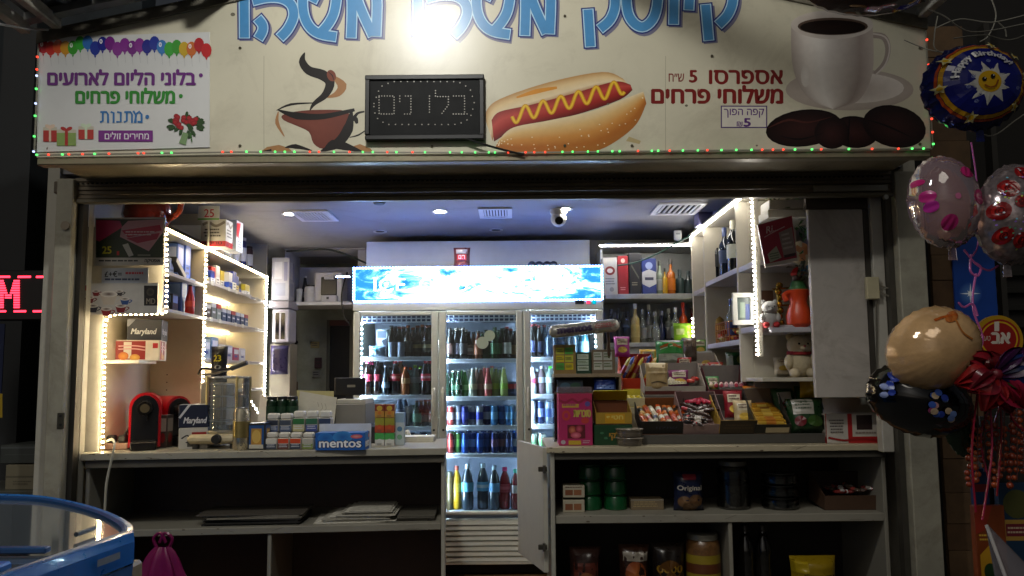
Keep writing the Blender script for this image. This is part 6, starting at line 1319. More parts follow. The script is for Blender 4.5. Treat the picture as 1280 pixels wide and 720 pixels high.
# swing gate
ga, gb = at(685, 600, 4.12), at(652, 600, 4.6); ga.z = gb.z = 0; gd = (gb - ga); gn = V((-gd.y, gd.x, 0)).normalized() * -1
gt = T('swing_gate', 'white half-height gate standing open between the two counters', 'gate', ga); GZ0, GZ1 = .33, RZ - .01
GZ0 = at(686, 716, 4.12).z
gq = lambda s0, s1, z0, z1, d0, d1: [ga + gd * s0 + gn * d0 + V((0, 0, z0)), ga + gd * s1 + gn * d0 + V((0, 0, z0)), ga + gd * s1 + gn * d0 + V((0, 0, z1)), ga + gd * s0 + gn * d0 + V((0, 0, z1))]
gm_ = M('#b5b2a6', .4, var=.06, dirt=.15)
MB().prism(gq(0.02, 1, GZ0, GZ1, 0, 0), gn * -.022).build('leaf_board', gm_, gt); MB().prism(gq(.25, .8, GZ0 + .28, GZ1 - .1, .004, 0), gn * .004).build('raised_panel', M('#c2c0b6', .35), gt)
for k in range(6): MB().prism(gq(.08, .95, GZ0 + .03 + k * .038, GZ0 + .062 + k * .038, .002, 0), gn * .004).build('plank', gm_, gt)
for py in (586, 683):
    h_ = at(680, py, 4.11); MB().box(h_.x - .03, h_.x + .015, 4.085, 4.105, h_.z - .012, h_.z + .012, .003).build('hinge', M('#5c584e', .35, .8), gt); MB().cyl((h_.x, 4.09, h_.z - .02), (h_.x, 4.09, h_.z + .02), .008).build('hinge_pin', M('#77736a', .3, .9), gt)
# stepped stand
z1_ = at(900, 543, 4.14).z; z2s = at(850, 494, 4.42).z; z3s = at(870, 478, 4.68).z
sd = T('display_stand', 'grey stepped stand carrying the sweet boxes on the right counter', 'display stand', (at(915, 550, 4.14).x, 4.14, RZ))
sx_0, sx_1 = at(800, 548, 4.14).x, at(1036, 548, 4.14).x
MB().box(sx_0, sx_1, 4.14, 4.40, RZ, z1_, .003).build('step', M('#4c4a46', .45), sd); MB().box(sx_0 + .02, sx_1, 4.42, 4.66, RZ, z2s, .003).build('step', M('#57524a', .5), sd); MB().box(at(776, 480, 4.68).x, sx_1, 4.67, 4.95, RZ, z3s, .003).build('step', M('#57524a', .5), sd)

def inside(mt, x, y, z): return mt @ V((x, y, z))
def Tm(name, label, cat, m, group=None):
    return T(name, label, cat, m.translation, group=group, mat=m.to_3x3().to_4x4())
def barmesh(l, w_, h_):
    def mk():
        b = MB(); sec = [(-.5, .15, .9), (-.44, .2, 1), (-.42, .85, .95), (-.3, 1, .95), (.3, 1, .95), (.42, .85, .95), (.44, .2, 1), (.5, .15, .9)]; vs = []
        for s_, hh, ww in sec:
            for a_ in range(8):
                an = a_ * math.pi / 4; vs.append(V((s_ * l, math.cos(an) * w_ / 2 * ww, h_ / 2 + math.sin(an) * h_ / 2 * hh)))
        b.add(vs, [(i * 8 + j, i * 8 + (j + 1) % 8, (i + 1) * 8 + (j + 1) % 8, (i + 1) * 8 + j) for i in range(7) for j in range(8)] + [tuple(range(7, -1, -1)), tuple(range(56, 64))]); return b
    return cached(('wrapper', l, w_, h_), mk)
def stripe(l, w_, h_):
    def mk():
        b = MB(); vs = []
        for s_ in (-.16, .16):
            for a_ in range(8): an = a_ * math.pi / 4; vs.append(V((s_ * l, math.cos(an) * w_ / 2 * .96, h_ / 2 + math.sin(an) * h_ / 2 * 1.04)))
        return b.add(vs, [(j, (j + 1) % 8, 8 + (j + 1) % 8, 8 + j) for j in range(8)])
    return cached(('wrapper_stripe', l, w_, h_), mk)
def bar(label, m, c, c2, l, w_, h_, group, name='chocolate_bar', cat='chocolate bar'):
    t = Tm(name, label, cat, m, group); put(barmesh(l, w_, h_), 'wrapper', t, M(c, .22, coat=.3)); put(stripe(l, w_, h_), 'printed_stripe', t, M(c2, .3)); return t
# black box with orange bars
t, mt, wd = tray('display_box', 'black card box of orange wrapped bars at the counter front', 800, 866, 543, 4.17, .26, .075, .085, '#16130f', .42, '#7a4a24', [('t', H('שוקו'), .3, .4, .7, .6, '#2a2a40')], base=z1_)
for r_ in range(2):
    for k in range(8):
        bar('%s wrapped bar from left in the %s row of the black card box' % (ORD[k], ['front', 'back'][r_]), mt @ Matrix.Translation((-wd / 2 + .028 + k * (wd - .05) / 7, .075 + .10 * r_, .035 + .012 * random.random())) @ Matrix.Rotation(R(90) + random.uniform(-.2, .2), 4, 'Z'), random.choice(['#c26a2a', '#b94a1a', '#c9bfa4', '#d0a86a']), random.choice(['#d8d0ba', '#1a1410', '#a83a1c']), .11, .03, .024, 'orange bars in the black box')
# sticks
t, mt, wd = tray('display_box', 'clear-sided box heaped with brown and white chocolate sticks', 854, 906, 544, 4.16, .27, .06, .10, '#8c7470', .50, '#7a5f5c', base=z1_)
for k in range(26):
    bar('%s chocolate stick from the front in the clear-sided box' % ORD[k], mt @ Matrix.Translation((random.uniform(-wd * .36, wd * .36), .02 + k * .0085, .03 + random.uniform(.0, .03))) @ Matrix.Rotation(random.uniform(-.7, .7), 4, 'Z'), random.choice(['#2a1710', '#38201a', '#241410']), random.choice(['#b9b0a4', '#cfc8bc', '#3a241c', '#a8343a']), .10, .024, .018, 'chocolate sticks in the clear-sided box', 'chocolate_stick')
for k in range(5): bar('%s pink wrapped sweet from left behind the chocolate sticks' % ORD[k], mt @ Matrix.Translation((-.03 + k * .022, .215 + .01 * (k % 2), .06)) @ Matrix.Rotation(k * .6, 4, 'Z'), '#b3243c', '#c9506a', .06, .022, .018, 'pink sweets behind the sticks', 'sweet', 'sweet')
# empty yellow box
tray('display_box', 'almost empty brown and yellow box right of the stick box', 899, 945, 543, 4.15, .25, .08, .10, '#a8842a', .45, '#5a504a', [('r', 0, 0, 1, 1, '#33281a'), ('l', .1, .3, .9, .7, 2, '#4a3a20')], base=z1_)
# yellow wafers
t, mt, wd = tray('display_box', 'dark box of yellow wafer bars near the green bags', 943, 988, 543, 4.14, .27, .055, .12, '#1c1a14', .48, '#7a6a5c', [('r', .3, .3, .95, .85, '#b9a884')], base=z1_)
for k in range(9): bar('%s yellow wafer bar from the front in the dark box' % ORD[k], mt @ Matrix.Translation((random.uniform(-.006, .006), .035 + k * .024, .03 + .004 * (k % 2))) @ Matrix.Rotation(random.uniform(-.06, .06), 4, 'Z'), random.choice(['#b98a2a', '#c29a3a', '#a87a24']), random.choice(['#c9a84a', '#7a4a1c', '#b3702a']), wd * .84, .026, .024, 'yellow wafer bars', 'wafer_bar')
# green bags
bag('snack_bag', 'dark green snack bag with white panel in front of the niche', 986, 498, 1034, 542, 4.18, .10, '#1c3a1c', [('r', .1, .05, .65, .5, '#a8a49a'), ('l', .15, .1, .6, .4, 3, '#55604f'), ('e', .25, .7, .15, .15, '#6a1c24'), ('e', .65, .7, .22, .16, '#3a5a24')], lean=-.25, base=z1_)
bag('snack_bag', 'green snack bag with white and red print leaning behind the others', 968, 484, 1000, 520, 4.3, .08, '#24502a', [('r', .1, .2, .7, .6, '#b9b4aa'), ('e', .5, .65, .3, .18, '#8c1f2a')], lean=-.3, rz=.3)
bag('snack_bag', 'plain dark green snack bag peeking behind the white-panelled one', 995, 482, 1030, 512, 4.34, .08, '#2a5a2c', [('e', .5, .4, .3, .2, '#3f7a3c')], lean=-.2)
bag('snack_bag', 'yellow snack bag with round print below the plush bear', 1000, 461, 1033, 497, 4.26, .10, '#c29a12', [('e', .5, .55, .2, .18, '#e0c85a'), ('e', .5, .58, .1, .1, '#4a2c14'), ('e', .78, .3, .12, .12, '#8c9a5a'), ('r', .1, .1, .9, .2, '#b3860f')], lean=-.15)
carton('pastille_box', 'low teal box of pastilles behind the green bags', 'box', 960, 480, 992, 490, 4.45, .12, '#28464e', [('l', .05, .1, .95, .9, 3, '#9ab0b8')], base=z2s)
# second step
t, mt, wd = tray('display_box', 'white card box with bags and white packs on the middle step', 806, 882, 493, 4.43, .20, .05, .14, '#a39a8c', .22, '#8c847c', [('r', 0, .5, .6, .9, '#5a2a24')], base=z2s)
bag('coffee_bag', 'folded white and gold bag standing in the white card box', 807, 457, 836, 493, 4.45, .07, '#a38c62', [('r', 0, 0, 1, .18, '#d8c49a'), ('r', .05, .3, .95, .36, '#c9b48a'), ('r', .0, .85, .2, 1, '#a82a20'), ('s', [(.2, .7), (.5, .65), (.9, .72)], .05, '#5a4a34')], cat='bag', base=z2s + .02)
for k in range(7): bar('%s white wrapped stick of the fan in the white card box' % ORD[k], mt @ Matrix.Translation((-.01 + k * .014, .10 + .004 * k, .06)) @ Matrix.Rotation(R(60) + k * .07, 4, 'Z') @ Matrix.Rotation(-.35, 4, 'Y'), '#c9c0a4', '#d8d0b4', .11, .02, .014, 'white sticks in the card box', 'chewing_stick', 'sweet')
for k in range(3): bar('%s red wrapped sweet at the right of the white card box' % ORD[k], mt @ Matrix.Translation((wd * .3 + k * .02, .08 + .03 * k, .05)) @ Matrix.Rotation(k, 4, 'Z'), '#b3322a', '#c9584a', .05, .026, .022, 'red sweets in the card box', 'sweet', 'sweet')
t, mt, wd = tray('display_box', 'grey box of pink and white sweets on the middle step', 886, 936, 496, 4.42, .2, .03, .11, '#5a1c24', .3, '#7a726c', base=z2s)
for k in range(7): bar('%s pink or white sweet from left in the grey box' % ORD[k], mt @ Matrix.Translation((-wd * .38 + k * wd * .127, .06, .03)) @ Matrix.Rotation(R(75), 4, 'Z'), ['#c9b08c', '#a83a44', '#b94a5a', '#c98a94', '#c2a0a4', '#a83a4c', '#b9606c'][k], '#d8c0bc', .07, .024, .02, 'pink sweets in the grey box', 'sweet', 'sweet')
# top step
t, mt, wd = tray('display_box', 'red and orange box of candy sleeves on the top step', 777, 820, 481, 4.6, .20, .10, .18, '#c24a14', .35, '#a82a1a', [('r', 0, 0, 1, 1, '#c2381c'), ('p', [(.3, 1), (1, .3), (1, 1)], '#b9701a')], base=z2s)
for k in range(7): bar('%s striped candy sleeve from left in the red and orange box' % ORD[k], mt @ Matrix.Translation((-wd * .38 + k * wd * .127, .05 + .02 * (k % 3), .13)) @ Matrix.Rotation(R(-60), 4, 'Y') @ Matrix.Rotation(.3, 4, 'Z'), ['#c9b03a', '#3a4a9c', '#c2601c', '#d0b43a', '#8c2a3c', '#4a5ab0', '#c9a02c'][k], ['#a82a20', '#c9c4d0', '#d8b83a', '#8c2a20', '#d0a040', '#c2341c', '#6a2a5c'][k], .16, .028, .022, 'candy sleeves', 'candy_sleeve', 'candy')
bag('snack_bag', 'bright green snack bag with orange swoosh on the top step', 820, 425, 856, 458, 4.72, .10, '#2a8a34', [('r', 0, 0, 1, .1, '#16301a'), ('r', .0, .12, 1, .5, '#2f9a3c'), ('s', [(.1, .3), (.5, .2), (.9, .32)], [.04, .14, .04], '#c2601c'), ('s', [(.1, .38), (.5, .26), (.9, .22)], .03, '#d8e0c8'), ('r', .05, .55, .95, .95, '#a8b09c'), ('p', [(.1, .98), (.5, .7), (.6, .95)], '#d8d8a8'), ('p', [(.5, .9), (.95, .8), (.9, .98), (.5, 1)], '#b9b81c')], lean=-.1)
bag('snack_bag', 'brown foil snack bag right of the bright green one', 853, 422, 872, 452, 4.85, .08, '#4a3a2c', [('r', .1, .1, .9, .4, '#7a6a54')], lean=-.1)
carton('booklet_stack', 'blue booklet lying under the bright green snack bag', 'booklet', 838, 455, 866, 459, 4.72, .15, '#26408c', [('r', 0, 0, 1, .4, '#3a5ab0')])
MB().box(at(822, 462, 4.72).x, at(870, 462, 4.72).x, 4.71, 4.92, z3s, at(840, 459, 4.72).z).build('carton_riser', M('#77706a', .6)); tag(bpy.data.objects['carton_riser'], 'plain grey carton under the blue booklet on the top step', 'carton')
t, mt, wd = tray('display_box', 'open white carton with red print on the top step', 862, 902, 478, 4.7, .16, .09, .16, '#b9b2a6', .1, '#a39c92', [('s', [(.1, .2), (.9, .15)], .08, '#8c2a2a'), ('l', .1, .4, .9, .9, 3, '#8a857c')], base=z3s)
for k in range(5): bar('%s white and red bar from left in the open white carton' % ORD[k], mt @ Matrix.Translation((-wd * .3 + k * wd * .15, .07, .085)) @ Matrix.Rotation(.4 * k, 4, 'Z'), '#c2bab0', '#9c3430', .09, .024, .018, 'white and red bars')
t, mt, wd = tray('wooden_tray', 'dark brown wooden tray of snack bags on the top step', 905, 955, 476, 4.66, .18, .075, .08, '#2a160c', .05, '#1c100a', base=z3s, cat='tray')
bag('snack_bag', 'small green and white bag in the dark wooden tray', 908, 440, 932, 465, 4.74, .06, '#1f4a22', [('r', 0, .1, .3, .9, '#a8b0a4'), ('e', .7, .4, .2, .2, '#7a8a3a')], lean=-.1)
bag('snack_bag', 'crumpled white and lilac bag in the dark wooden tray', 930, 436, 952, 462, 4.76, .06, '#a8a4b4', [('r', .2, .2, .8, .5, '#8c82a8')], lean=-.1)
bag('snack_bag', 'black bag in the dark wooden tray', 926, 448, 956, 466, 4.72, .06, '#161a16', [('r', .3, .3, .6, .6, '#8c8c88')], lean=-.1)
carton('toffee_box', 'orange and yellow box beside the dark wooden tray', 'box', 955, 459, 984, 471, 4.5, .1, '#a86a1c', [('r', 0, .5, 1, 1, '#b98a1c'), ('r', .8, .1, 1, .6, '#a82a2a')])
MB().box(at(955, 472, 4.5).x, at(986, 472, 4.5).x, 4.49, 4.62, z2s, at(970, 471.4, 4.5).z).build('carton_riser', M('#5a5450', .6)); tag(bpy.data.objects['carton_riser.001'], 'grey block under the orange and yellow toffee box', 'block')
carton('flap_card', 'upright pink-edged card flap behind the toffee box', 'card', 957, 444, 972, 460, 4.6, .004, '#8c7a6c', [('p', [(0, 0), (.3, .3), (.2, 1), (0, 1)], '#b96a6a')])

# gum rack
GY = 4.36; gk = T('gum_rack', 'wooden gum rack with two shelves behind the pink sweet box', 'rack', at(734, 556, GY)); WD = M('#8a7a62', .5, var=.2, scale=12)
gx0_, gx1_ = at(692, 480, GY).x, at(777, 480, GY).x; gz1_ = at(734, 467, GY).z; gz2_ = at(734, 490, GY).z
gq_ = lambda n_, m, *a: MB().box(*a, .002).build(n_, m, gk)
gq_('shelf', WD, gx0_, gx1_, GY, GY + .16, gz1_ - .02, gz1_); gq_('shelf', WD, gx0_ + .012, gx1_ - .012, GY + .01, GY + .16, gz2_ - .012, gz2_); gq_('side', GL('#d8d8d4', .1), gx0_ + .0, gx0_ + .006, GY + .005, GY + .16, RZ, gz1_ - .021); gq_('side', WD, gx1_ - .011, gx1_, GY + .005, GY + .16, RZ, gz1_ - .021); gq_('back', M('#4a3a2c', .6), gx0_ + .012, gx1_ - .012, GY + .161, GY + .165, RZ, gz1_ + .1)
def gum(label, px0, px1, py0, rows, cols, box_, colr):
    carton('gum_display', label, 'gum display', px0, py0, px1, 466.5, GY + .02, .1, box_, [('f', 0, 0, 1, 1, .06, box_)] + [('r', .08 + i * .84 / cols, .10 + j * .8 / rows, .08 + (i + .9) * .84 / cols, .10 + (j + .86) * .8 / rows, colr[(i + j * cols) % len(colr)]) for i in range(cols) for j in range(rows)] + [('l', .1 + i * .84 / cols, .16 + j * .8 / rows, .06 + (i + .9) * .84 / cols, .06 + (j + .8) * .8 / rows, 2, '#5a6a3a') for i in range(cols) for j in range(rows)], base=gz1_)
gum('yellow and green gum boxes in a card display on the rack', 693, 720, 431, 3, 2, '#8a7040', ['#b9b83a', '#4a9a3c', '#c9b41c'])
gum('white and green gum boxes in the middle of the rack', 720.5, 739, 440, 3, 1, '#1c3a26', ['#b9c4b4', '#a8b8a4'])
gum('white gum boxes in a brown display at the rack right end', 740, 769, 437, 2, 2, '#6a5a44', ['#b9bab0', '#a8aaa0'])
gum_ = [(697, 728, '#1c2c3a', 'dark blue mint tins on the lower rack shelf'), (742, 771, '#1f3c8c', 'bright blue foil pack on the lower rack shelf')]
carton('mint_tin', gum_[0][3], 'tin', 697, 475, 729, 489, GY + .03, .08, '#22303c', [('e', .3, .5, .2, .3, '#3a5a6a'), ('e', .7, .5, .2, .3, '#2a4a3a')], base=gz2_)
bag('foil_pack', gum_[1][3], 742, 473, 771, 490, GY + .05, .06, '#1f3478', [('r', .1, .5, .9, .8, '#6a86c4')], cat='pack', base=gz2_)
# big inflatable mint roll
a, b = at(686, 415, 4.3), at(774, 406, 4.3); ax = (b - a).normalized(); t = T('mint_roll', 'giant silver inflatable mint roll on a stick above the gum rack', 'inflatable', (a + b) / 2)
rr = 8 * mp(4.3); pts = [a + (b - a) * q_ for q_ in (0, .03, .07, .2, .4, .6, .8, .93, .97, 1)]
MB().tube(pts, [rr * .3, rr * .8, rr, rr * 1.02, rr, rr * 1.02, rr, rr, rr * .8, rr * .3], 20).build('roll_body', M('#a8a69c', .25, .4, var=.15, scale=18), t, True)
up_ = V((0, 0, 1)); up_ = (up_ - ax * up_.dot(ax)).normalized(); nn = ax.cross(up_)
def FR(u, v, k): an = (v - .5) * 1.5; return a + (b - a) * u + (up_ * -math.sin(an) + (nn if nn.y < 0 else -nn) * math.cos(an)) * (rr * 1.03 + .0008 * k)
pr = PB(FR); pr.text('mentos', .12, .2, .60, .8, '#3a2c4c', .10); pr.lines(.64, .2, .95, .7, 3, '#a8343a'); pr.done('roll_lettering', t)
MB().tube([at(760, 412, 4.33), at(762, 468, 4.42)], .009).build('stick', M('#4a3424', .5), t)
# pink box, yellow box, green box, tubs
t = carton('sweet_box', 'tall pink sweet box with clear top at the counter corner', 'box', 699, 492, 741, 554, 4.11, .16, '#a8245c', [('r', .0, .0, 1, .12, '#a82a50'), ('s', [(0, .12), (.2, .17), (.4, .11), (.6, .17), (.8, .11), (1, .16)], .05, '#8c1a3a'), ('r', .1, .2, .6, .27, '#b9903a'), ('l', .12, .205, .58, .265, 1, '#8c2a5c'), ('e', .22, .42, .13, .10, '#b93a34'), ('e', .22, .42, .06, .05, '#a8245c'), ('e', .78, .52, .12, .06, '#b93a34'), ('e', .86, .2, .08, .05, '#5a4a8c'),
    ('t', H('סוכריות'), .45, .32, .95, .45, '#b9a84a', dict(bold=.05)), ('r', .25, .6, .78, .86, '#5a1420'), ('e', .4, .7, .12, .08, '#8c2a24', '#c97a5a'), ('e', .6, .68, .12, .08, '#6a1a20', '#c9506a'), ('e', .5, .8, .16, .06, '#a83a50', '#d87a8c'), ('r', .28, .9, .65, .98, '#b99a2a'), ('e', .12, .93, .07, .04, '#a8a0a8'), ('l', .7, .9, .95, .97, 2, '#b9a0b0')], base=RZ)
MB().box(-.088, .088, .0, .16, t.dimensions.z if False else at(720, 491, 4.11).z - RZ, at(720, 484, 4.11).z - RZ, .002).build('clear_top', GL('#f0e8ec', .08, .05, '#c9b0bc', .15), t, local=True)
carton('sweet_box', 'dark green box with gold script under the yellow open box', 'box', 743, 531, 791, 554, 4.12, .18, '#0f3a1c', [('t', H('מילקי'), .4, .35, .85, .75, '#a87a2a', dict(bold=.03)), ('e', .2, .4, .05, .06, '#3a6a4a'), ('e', .3, .65, .05, .06, '#3a6a4a')], base=RZ)
gz_ = at(766, 530.5, 4.12).z
t, mt, wd = tray('sweet_box', 'bright yellow box with raised lid, nearly empty, on the green box', 745, 790, 530, 4.13, .15, .06, .10, '#a8862a', .12, '#6a3a1c', [('r', .25, .1, .8, .9, '#c9961c'), ('t', H('חטיף'), .3, .25, .75, .7, '#d8c46a', dict(bold=.04))], base=gz_, cat='box')
lid = MB(); hp = mt @ V((0, .15, .10)); wv = wd / 2 - .004
lid.prism([mt @ V((-wv, .15, .102)), mt @ V((wv, .15, .102)), mt @ V((wv - .006, .09, .16)), mt @ V((-wv - .01, .09, .16))], (0, .004, .002)); lid.build('lid', M('#c9bb14', .4), t)
for k in range(2):
    p = atz(787, 553, RZ) + V((.0, .02, 0)); p.z = RZ + k * .044; p.y = 4.09; p.x = at(787, 553, 4.09).x
    t = T('plastic_tub', '%s clear plastic tub of dark sweets before the green box' % ['lower', 'upper'][k], 'tub', p)
    MB().lathe([(.055, 0), (.062, .004), (.067, .034), (.07, .036)], 20, p).build('tub_wall', GL('#e8e0d4', .08, .08, '#c9b9a4', .18), t, True); MB().lathe([(.07, .0365), (.072, .039), (.07, .0425), (.02, .043)], 20, p).build('lid', GL('#efe8dc', .1, .1, '#d0c4b4', .3), t, True)
    MB().lathe([(.05, .004), (.056, .02), (.03, .028)], 14, p).build('sweets', M('#3a2a22', .5, var=.4, scale=60), t, True)
t, mt, wd = tray('display_box', 'small clear tray of yellow sweets beside the yellow box', 783, 806, 509, 4.34, .14, .05, .07, '#b9b08a', .2, '#c9b83a', base=RZ + .0)
for o_ in list(t.children): pass
t.location.z = at(795, 509, 4.34).z; WM[t.name] = Matrix.Translation(t.location) @ Matrix.Rotation(.2, 4, 'X')
MB().box(t.location.x - wd / 2, t.location.x + wd / 2, 4.34, 4.47, RZ, t.location.z - .001, .002).build('acrylic_block', M('#b9ae92', .4)); tag(bpy.data.objects['acrylic_block'], 'pale block under the small tray of yellow sweets', 'block')
for k in range(6): bar('%s yellow sweet in the %s row of the small clear tray' % (ORD[k % 3], ['front', 'back'][k // 3]), WM[t.name] @ Matrix.Translation((-wd * .3 + (k % 3) * wd * .3, .04 + .05 * (k // 3), .02)) @ Matrix.Rotation(.8, 4, 'Z'), '#c9b41c', '#d8cc6a', .05, .03, .024, 'yellow sweets', 'sweet', 'sweet')
carton('chocolate_box', 'red and white chocolate box with dark window at the counter right end', 'box', 1034, 517, 1104, 553, 4.12, .14, '#b9b4ac', [('r', .38, 0, 1, 1, '#a81a1c'), ('r', .46, 0, .93, .78, '#bdb6ac'), ('r', .54, .05, .82, .55, '#2a1c1c'), ('l', .05, .2, .34, .7, 5, '#5a5450'), ('s', [(.02, .8), (.3, .9), (.6, .85), (.98, .92)], .06, '#8c1416'), ('l', .5, .62, .9, .74, 1, '#8a7a72')], base=RZ)

chips(rc, lambda u, v, k: V((RX0 + u, RY - .0206 - .0002 * k, RZ - .001 - v)), RX1 - RX0, .028, 8)
chips(rc, lambda u, v, k: V((RX0 + .03 + u, RY + .0194 - .0002 * k, rsz - .001 - v)), RX1 - RX0 - .06, .037, 7)
# loose packets heaped among the boxes
PKS = [(886, 452, 906, 478, 4.74, '#a8321c', 'red crisp packet tucked left of the wooden tray'), (938, 452, 962, 478, 4.62, '#1f5a34', 'green packet tucked right of the wooden tray'), (872, 438, 892, 462, 4.86, '#b9b4a8', 'white packet behind the open white carton'), (800, 436, 822, 462, 4.82, '#c9a01c', 'golden packet between the candy box and green bag'),
       (836, 462, 862, 484, 4.52, '#7a2a5c', 'plum packet inside the white card box'), (930, 482, 952, 504, 4.40, '#c9781c', 'orange packet between the two middle boxes'), (984, 470, 1004, 494, 4.42, '#2a6a9c', 'blue packet behind the green bags'), (866, 424, 884, 444, 4.9, '#5a8a2c', 'leaf green packet at the foot of the led strip'), (906, 488, 930, 522, 4.30, '#8c1f2a', 'crimson packet slumped in the almost empty brown box'), (918, 500, 942, 530, 4.26, '#c9b48a', 'cream packet slumped in the almost empty brown box'), (768, 420, 788, 446, 4.72, '#a8348c', 'magenta packet behind the red candy box'), (950, 428, 972, 452, 4.66, '#c96a2a', 'orange packet beside the led strip foot'), (968, 446, 988, 468, 4.36, '#e0d8c8', 'white packet before the cream bear'), (846, 446, 866, 470, 4.66, '#b92a24', 'red packet behind the white card box'), (882, 470, 900, 490, 4.50, '#2f8a44', 'green packet between the card boxes'), (1012, 452, 1034, 478, 4.20, '#d0a81a', 'second yellow packet beside the bear scarf')]
for x0, y0, x1, y1, Y, c_, lb_ in PKS: bag('snack_packet', lb_, x0, y0, x1, y1, Y, .05, c_, [('r', .15, .15, .85, .45, '#d8cfb4'), ('l', .2, .2, .8, .4, 2, '#5a2a20'), ('e', .5, .7, .3, .15, '#d8b44a')], cat='packet', lean=-.2)
# goods under the right counter
carton('tea_box', 'upper small white box with brown window on the right counter shelf', 'box', 704, 607, 731, 624, 4.16, .1, '#a8a08c', [('r', .1, .35, .45, .8, '#7a4a30'), ('r', .5, .35, .85, .8, '#8c5a3c'), ('l', .1, .1, .9, .25, 1, '#5a3a30')], base=rsz + .075)
carton('tea_box', 'lower small white box with brown window on the right counter shelf', 'box', 704, 625, 731, 642, 4.16, .1, '#a8a08c', [('r', .1, .3, .45, .8, '#7a4a30'), ('r', .5, .3, .85, .8, '#8c5a3c')], base=rsz)
bpy.data.objects['tea_box.001'].location.z = rsz
for s_ in range(2):
    for k in range(3): 
        p = at(738 + s_ * 32, 640, 4.26); zz = rsz + k * .078
        bottle('%s green jar from the bottom in the %s stack under the counter' % (ORD[k], ['left', 'right'][s_]), V((p.x, 4.27, zz)), .077, .062, 'jar', M('#0f4a26', .2, coat=.3), None, M('#0c3a1e', .3), 'jar', name='jar')
carton('wafer_pack', 'low clear pack of wafers on the right counter shelf', 'pack', 789, 624, 830, 641, 4.22, .1, '#7a6a52', [('l', .05, .2, .95, .8, 3, '#a8946a'), ('r', 0, 0, 1, .15, '#8a8274')], base=rsz)
bag('cookie_bag', 'navy cookie bag with cookies printed on it under the right counter', 842, 592, 880, 641, 4.2, .09, '#131a34', [('r', .28, .06, .72, .2, '#7a2430'), ('t', 'Original', .08, .34, .92, .5, '#b3aca0', dict(bold=.02)), ('e', .3, .75, .22, .14, '#5a4028', '#7a5a38'), ('e', .7, .72, .24, .15, '#4a3420', '#6a4a2c'), ('e', .5, .88, .25, .12, '#5a4028', '#7a5a38')], base=rsz, cat='cookie bag')
def jar2(label, px, Y, z, h, r_, fillc, capc='#b0aca0'):
    p = at(px, 620, Y); t = T('glass_jar', label, 'jar', V((p.x, Y, z)))
    MB().lathe([(r_ * .9, 0), (r_, .01), (r_, h * .8), (r_ * .8, h * .88), (r_ * .78, h * .9)], 20, (0, 0, 0)).build('jar_wall', GL('#d8dcd8', .1, .03), t, True, True)
    MB().lathe([(r_ * .84, .004), (r_ * .94, .012), (r_ * .94, h * .5), (r_ * .5, h * .56)], 18).build('contents', M(fillc, .5, var=.5, scale=50, bump=.8), t, True, True)
    MB().lathe([(r_ * .82, h * .9), (r_ * .84, h * .905), (r_ * .84, h * .99), (r_ * .7, h)], 20).build('lid', M(capc, .3, .4), t, True, True)
jar2('large clear jar of wrapped sweets in the middle of the counter shelf', 917, 4.26, rsz, .245, .085, '#4a4238', '#77756c')
for k in range(3): jar2('%s low clear tub from the bottom right of the large jar' % ORD[k], 975, 4.25, rsz + k * .062, .06, .095, '#2a2a26', '#3a3a38')
t, mt, wd = tray('display_box', 'brown carton of wrappers at the right end of the counter shelf', 1031, 1107, 640, 4.16, .22, .075, .15, '#4a3424', .12, '#2a1c14', base=rsz)
XS_ = sorted(random.uniform(-wd * .35, wd * .35) for _ in range(14))
for k in range(14): bar('%s wrapper from left in the brown carton under the counter' % ORD[k], mt @ Matrix.Translation((XS_[k], random.uniform(.04, .18), .06 + random.random() * .03)) @ Matrix.Rotation(random.random() * 3, 4, 'Z'), random.choice(['#a8a4a0', '#7a2a28', '#5a4a40']), random.choice(['#c2beb8', '#8c3a34']), .08, .026, .02, 'wrappers in the brown carton', 'wrapped_sweet', 'sweet')
zf = .031
def low(name, label, px0, px1, pyt, c, dec, Y=4.2, cat='snack bag'): return bag(name, label, px0, pyt, px1, 742, Y, .12, c, dec, cat=cat)
zl = at(800, 742, 4.2).z
MB().box(RX0 + .03, RX1 - .03, 4.12, 4.5, .035, zl, .003).build('low_shelf', lamd, rc)
low('snack_bag', 'dark snack bag with red print below the shelf, next to the gate', 712, 752, 683, '#2a1a16', [('r', .1, .3, .9, .7, '#5a2a20'), ('e', .5, .7, .3, .2, '#7a4a2c')])
low('snack_bag', 'brown pretzel bag with white top print below the counter shelf', 774, 813, 680, '#2c1a12', [('r', .1, .12, .9, .3, '#8c8478'), ('e', .5, .55, .35, .25, '#7a3a1c', '#a8602c')])
low('snack_bag', 'black and yellow ring snack bag below the counter shelf', 815, 857, 678, '#1a1410', [('t', 'oooo', .1, .4, .9, .55, '#8c6a1c', dict(bold=.03)), ('r', .05, .7, .95, .85, '#8c7a1c'), ('e', .5, .5, .35, .2, '#5a3a14')])
bottle('tall yellow-labelled nut jar below the counter shelf', V((at(880, 700, 4.2).x, 4.22, zl)), .30, .088, 'jar', M('#6a4a2a', .3, var=.4, scale=40), M('#8c7a22', .4), M('#8a867a', .3, .5), 'jar', name='nut_jar', lab2=M('#5a3018', .4))
for k in range(2): bottle('%s dark bottle right of the lower divider' % ['left', 'right'][k], V((at(933 + k * 22, 700, 4.25).x, 4.26, zl)), .33, .045, 'pet', M('#14120f', .1, coat=.6), None, M('#2a2622', .4))
bag('snack_bag', 'yellow and black bag lying below the counter shelf at right', 988, 696, 1046, 742, 4.2, .16, '#8c7412', [('r', .2, .45, .9, .9, '#1c1a16'), ('r', .0, .1, .3, .4, '#a8901c')], base=zl)

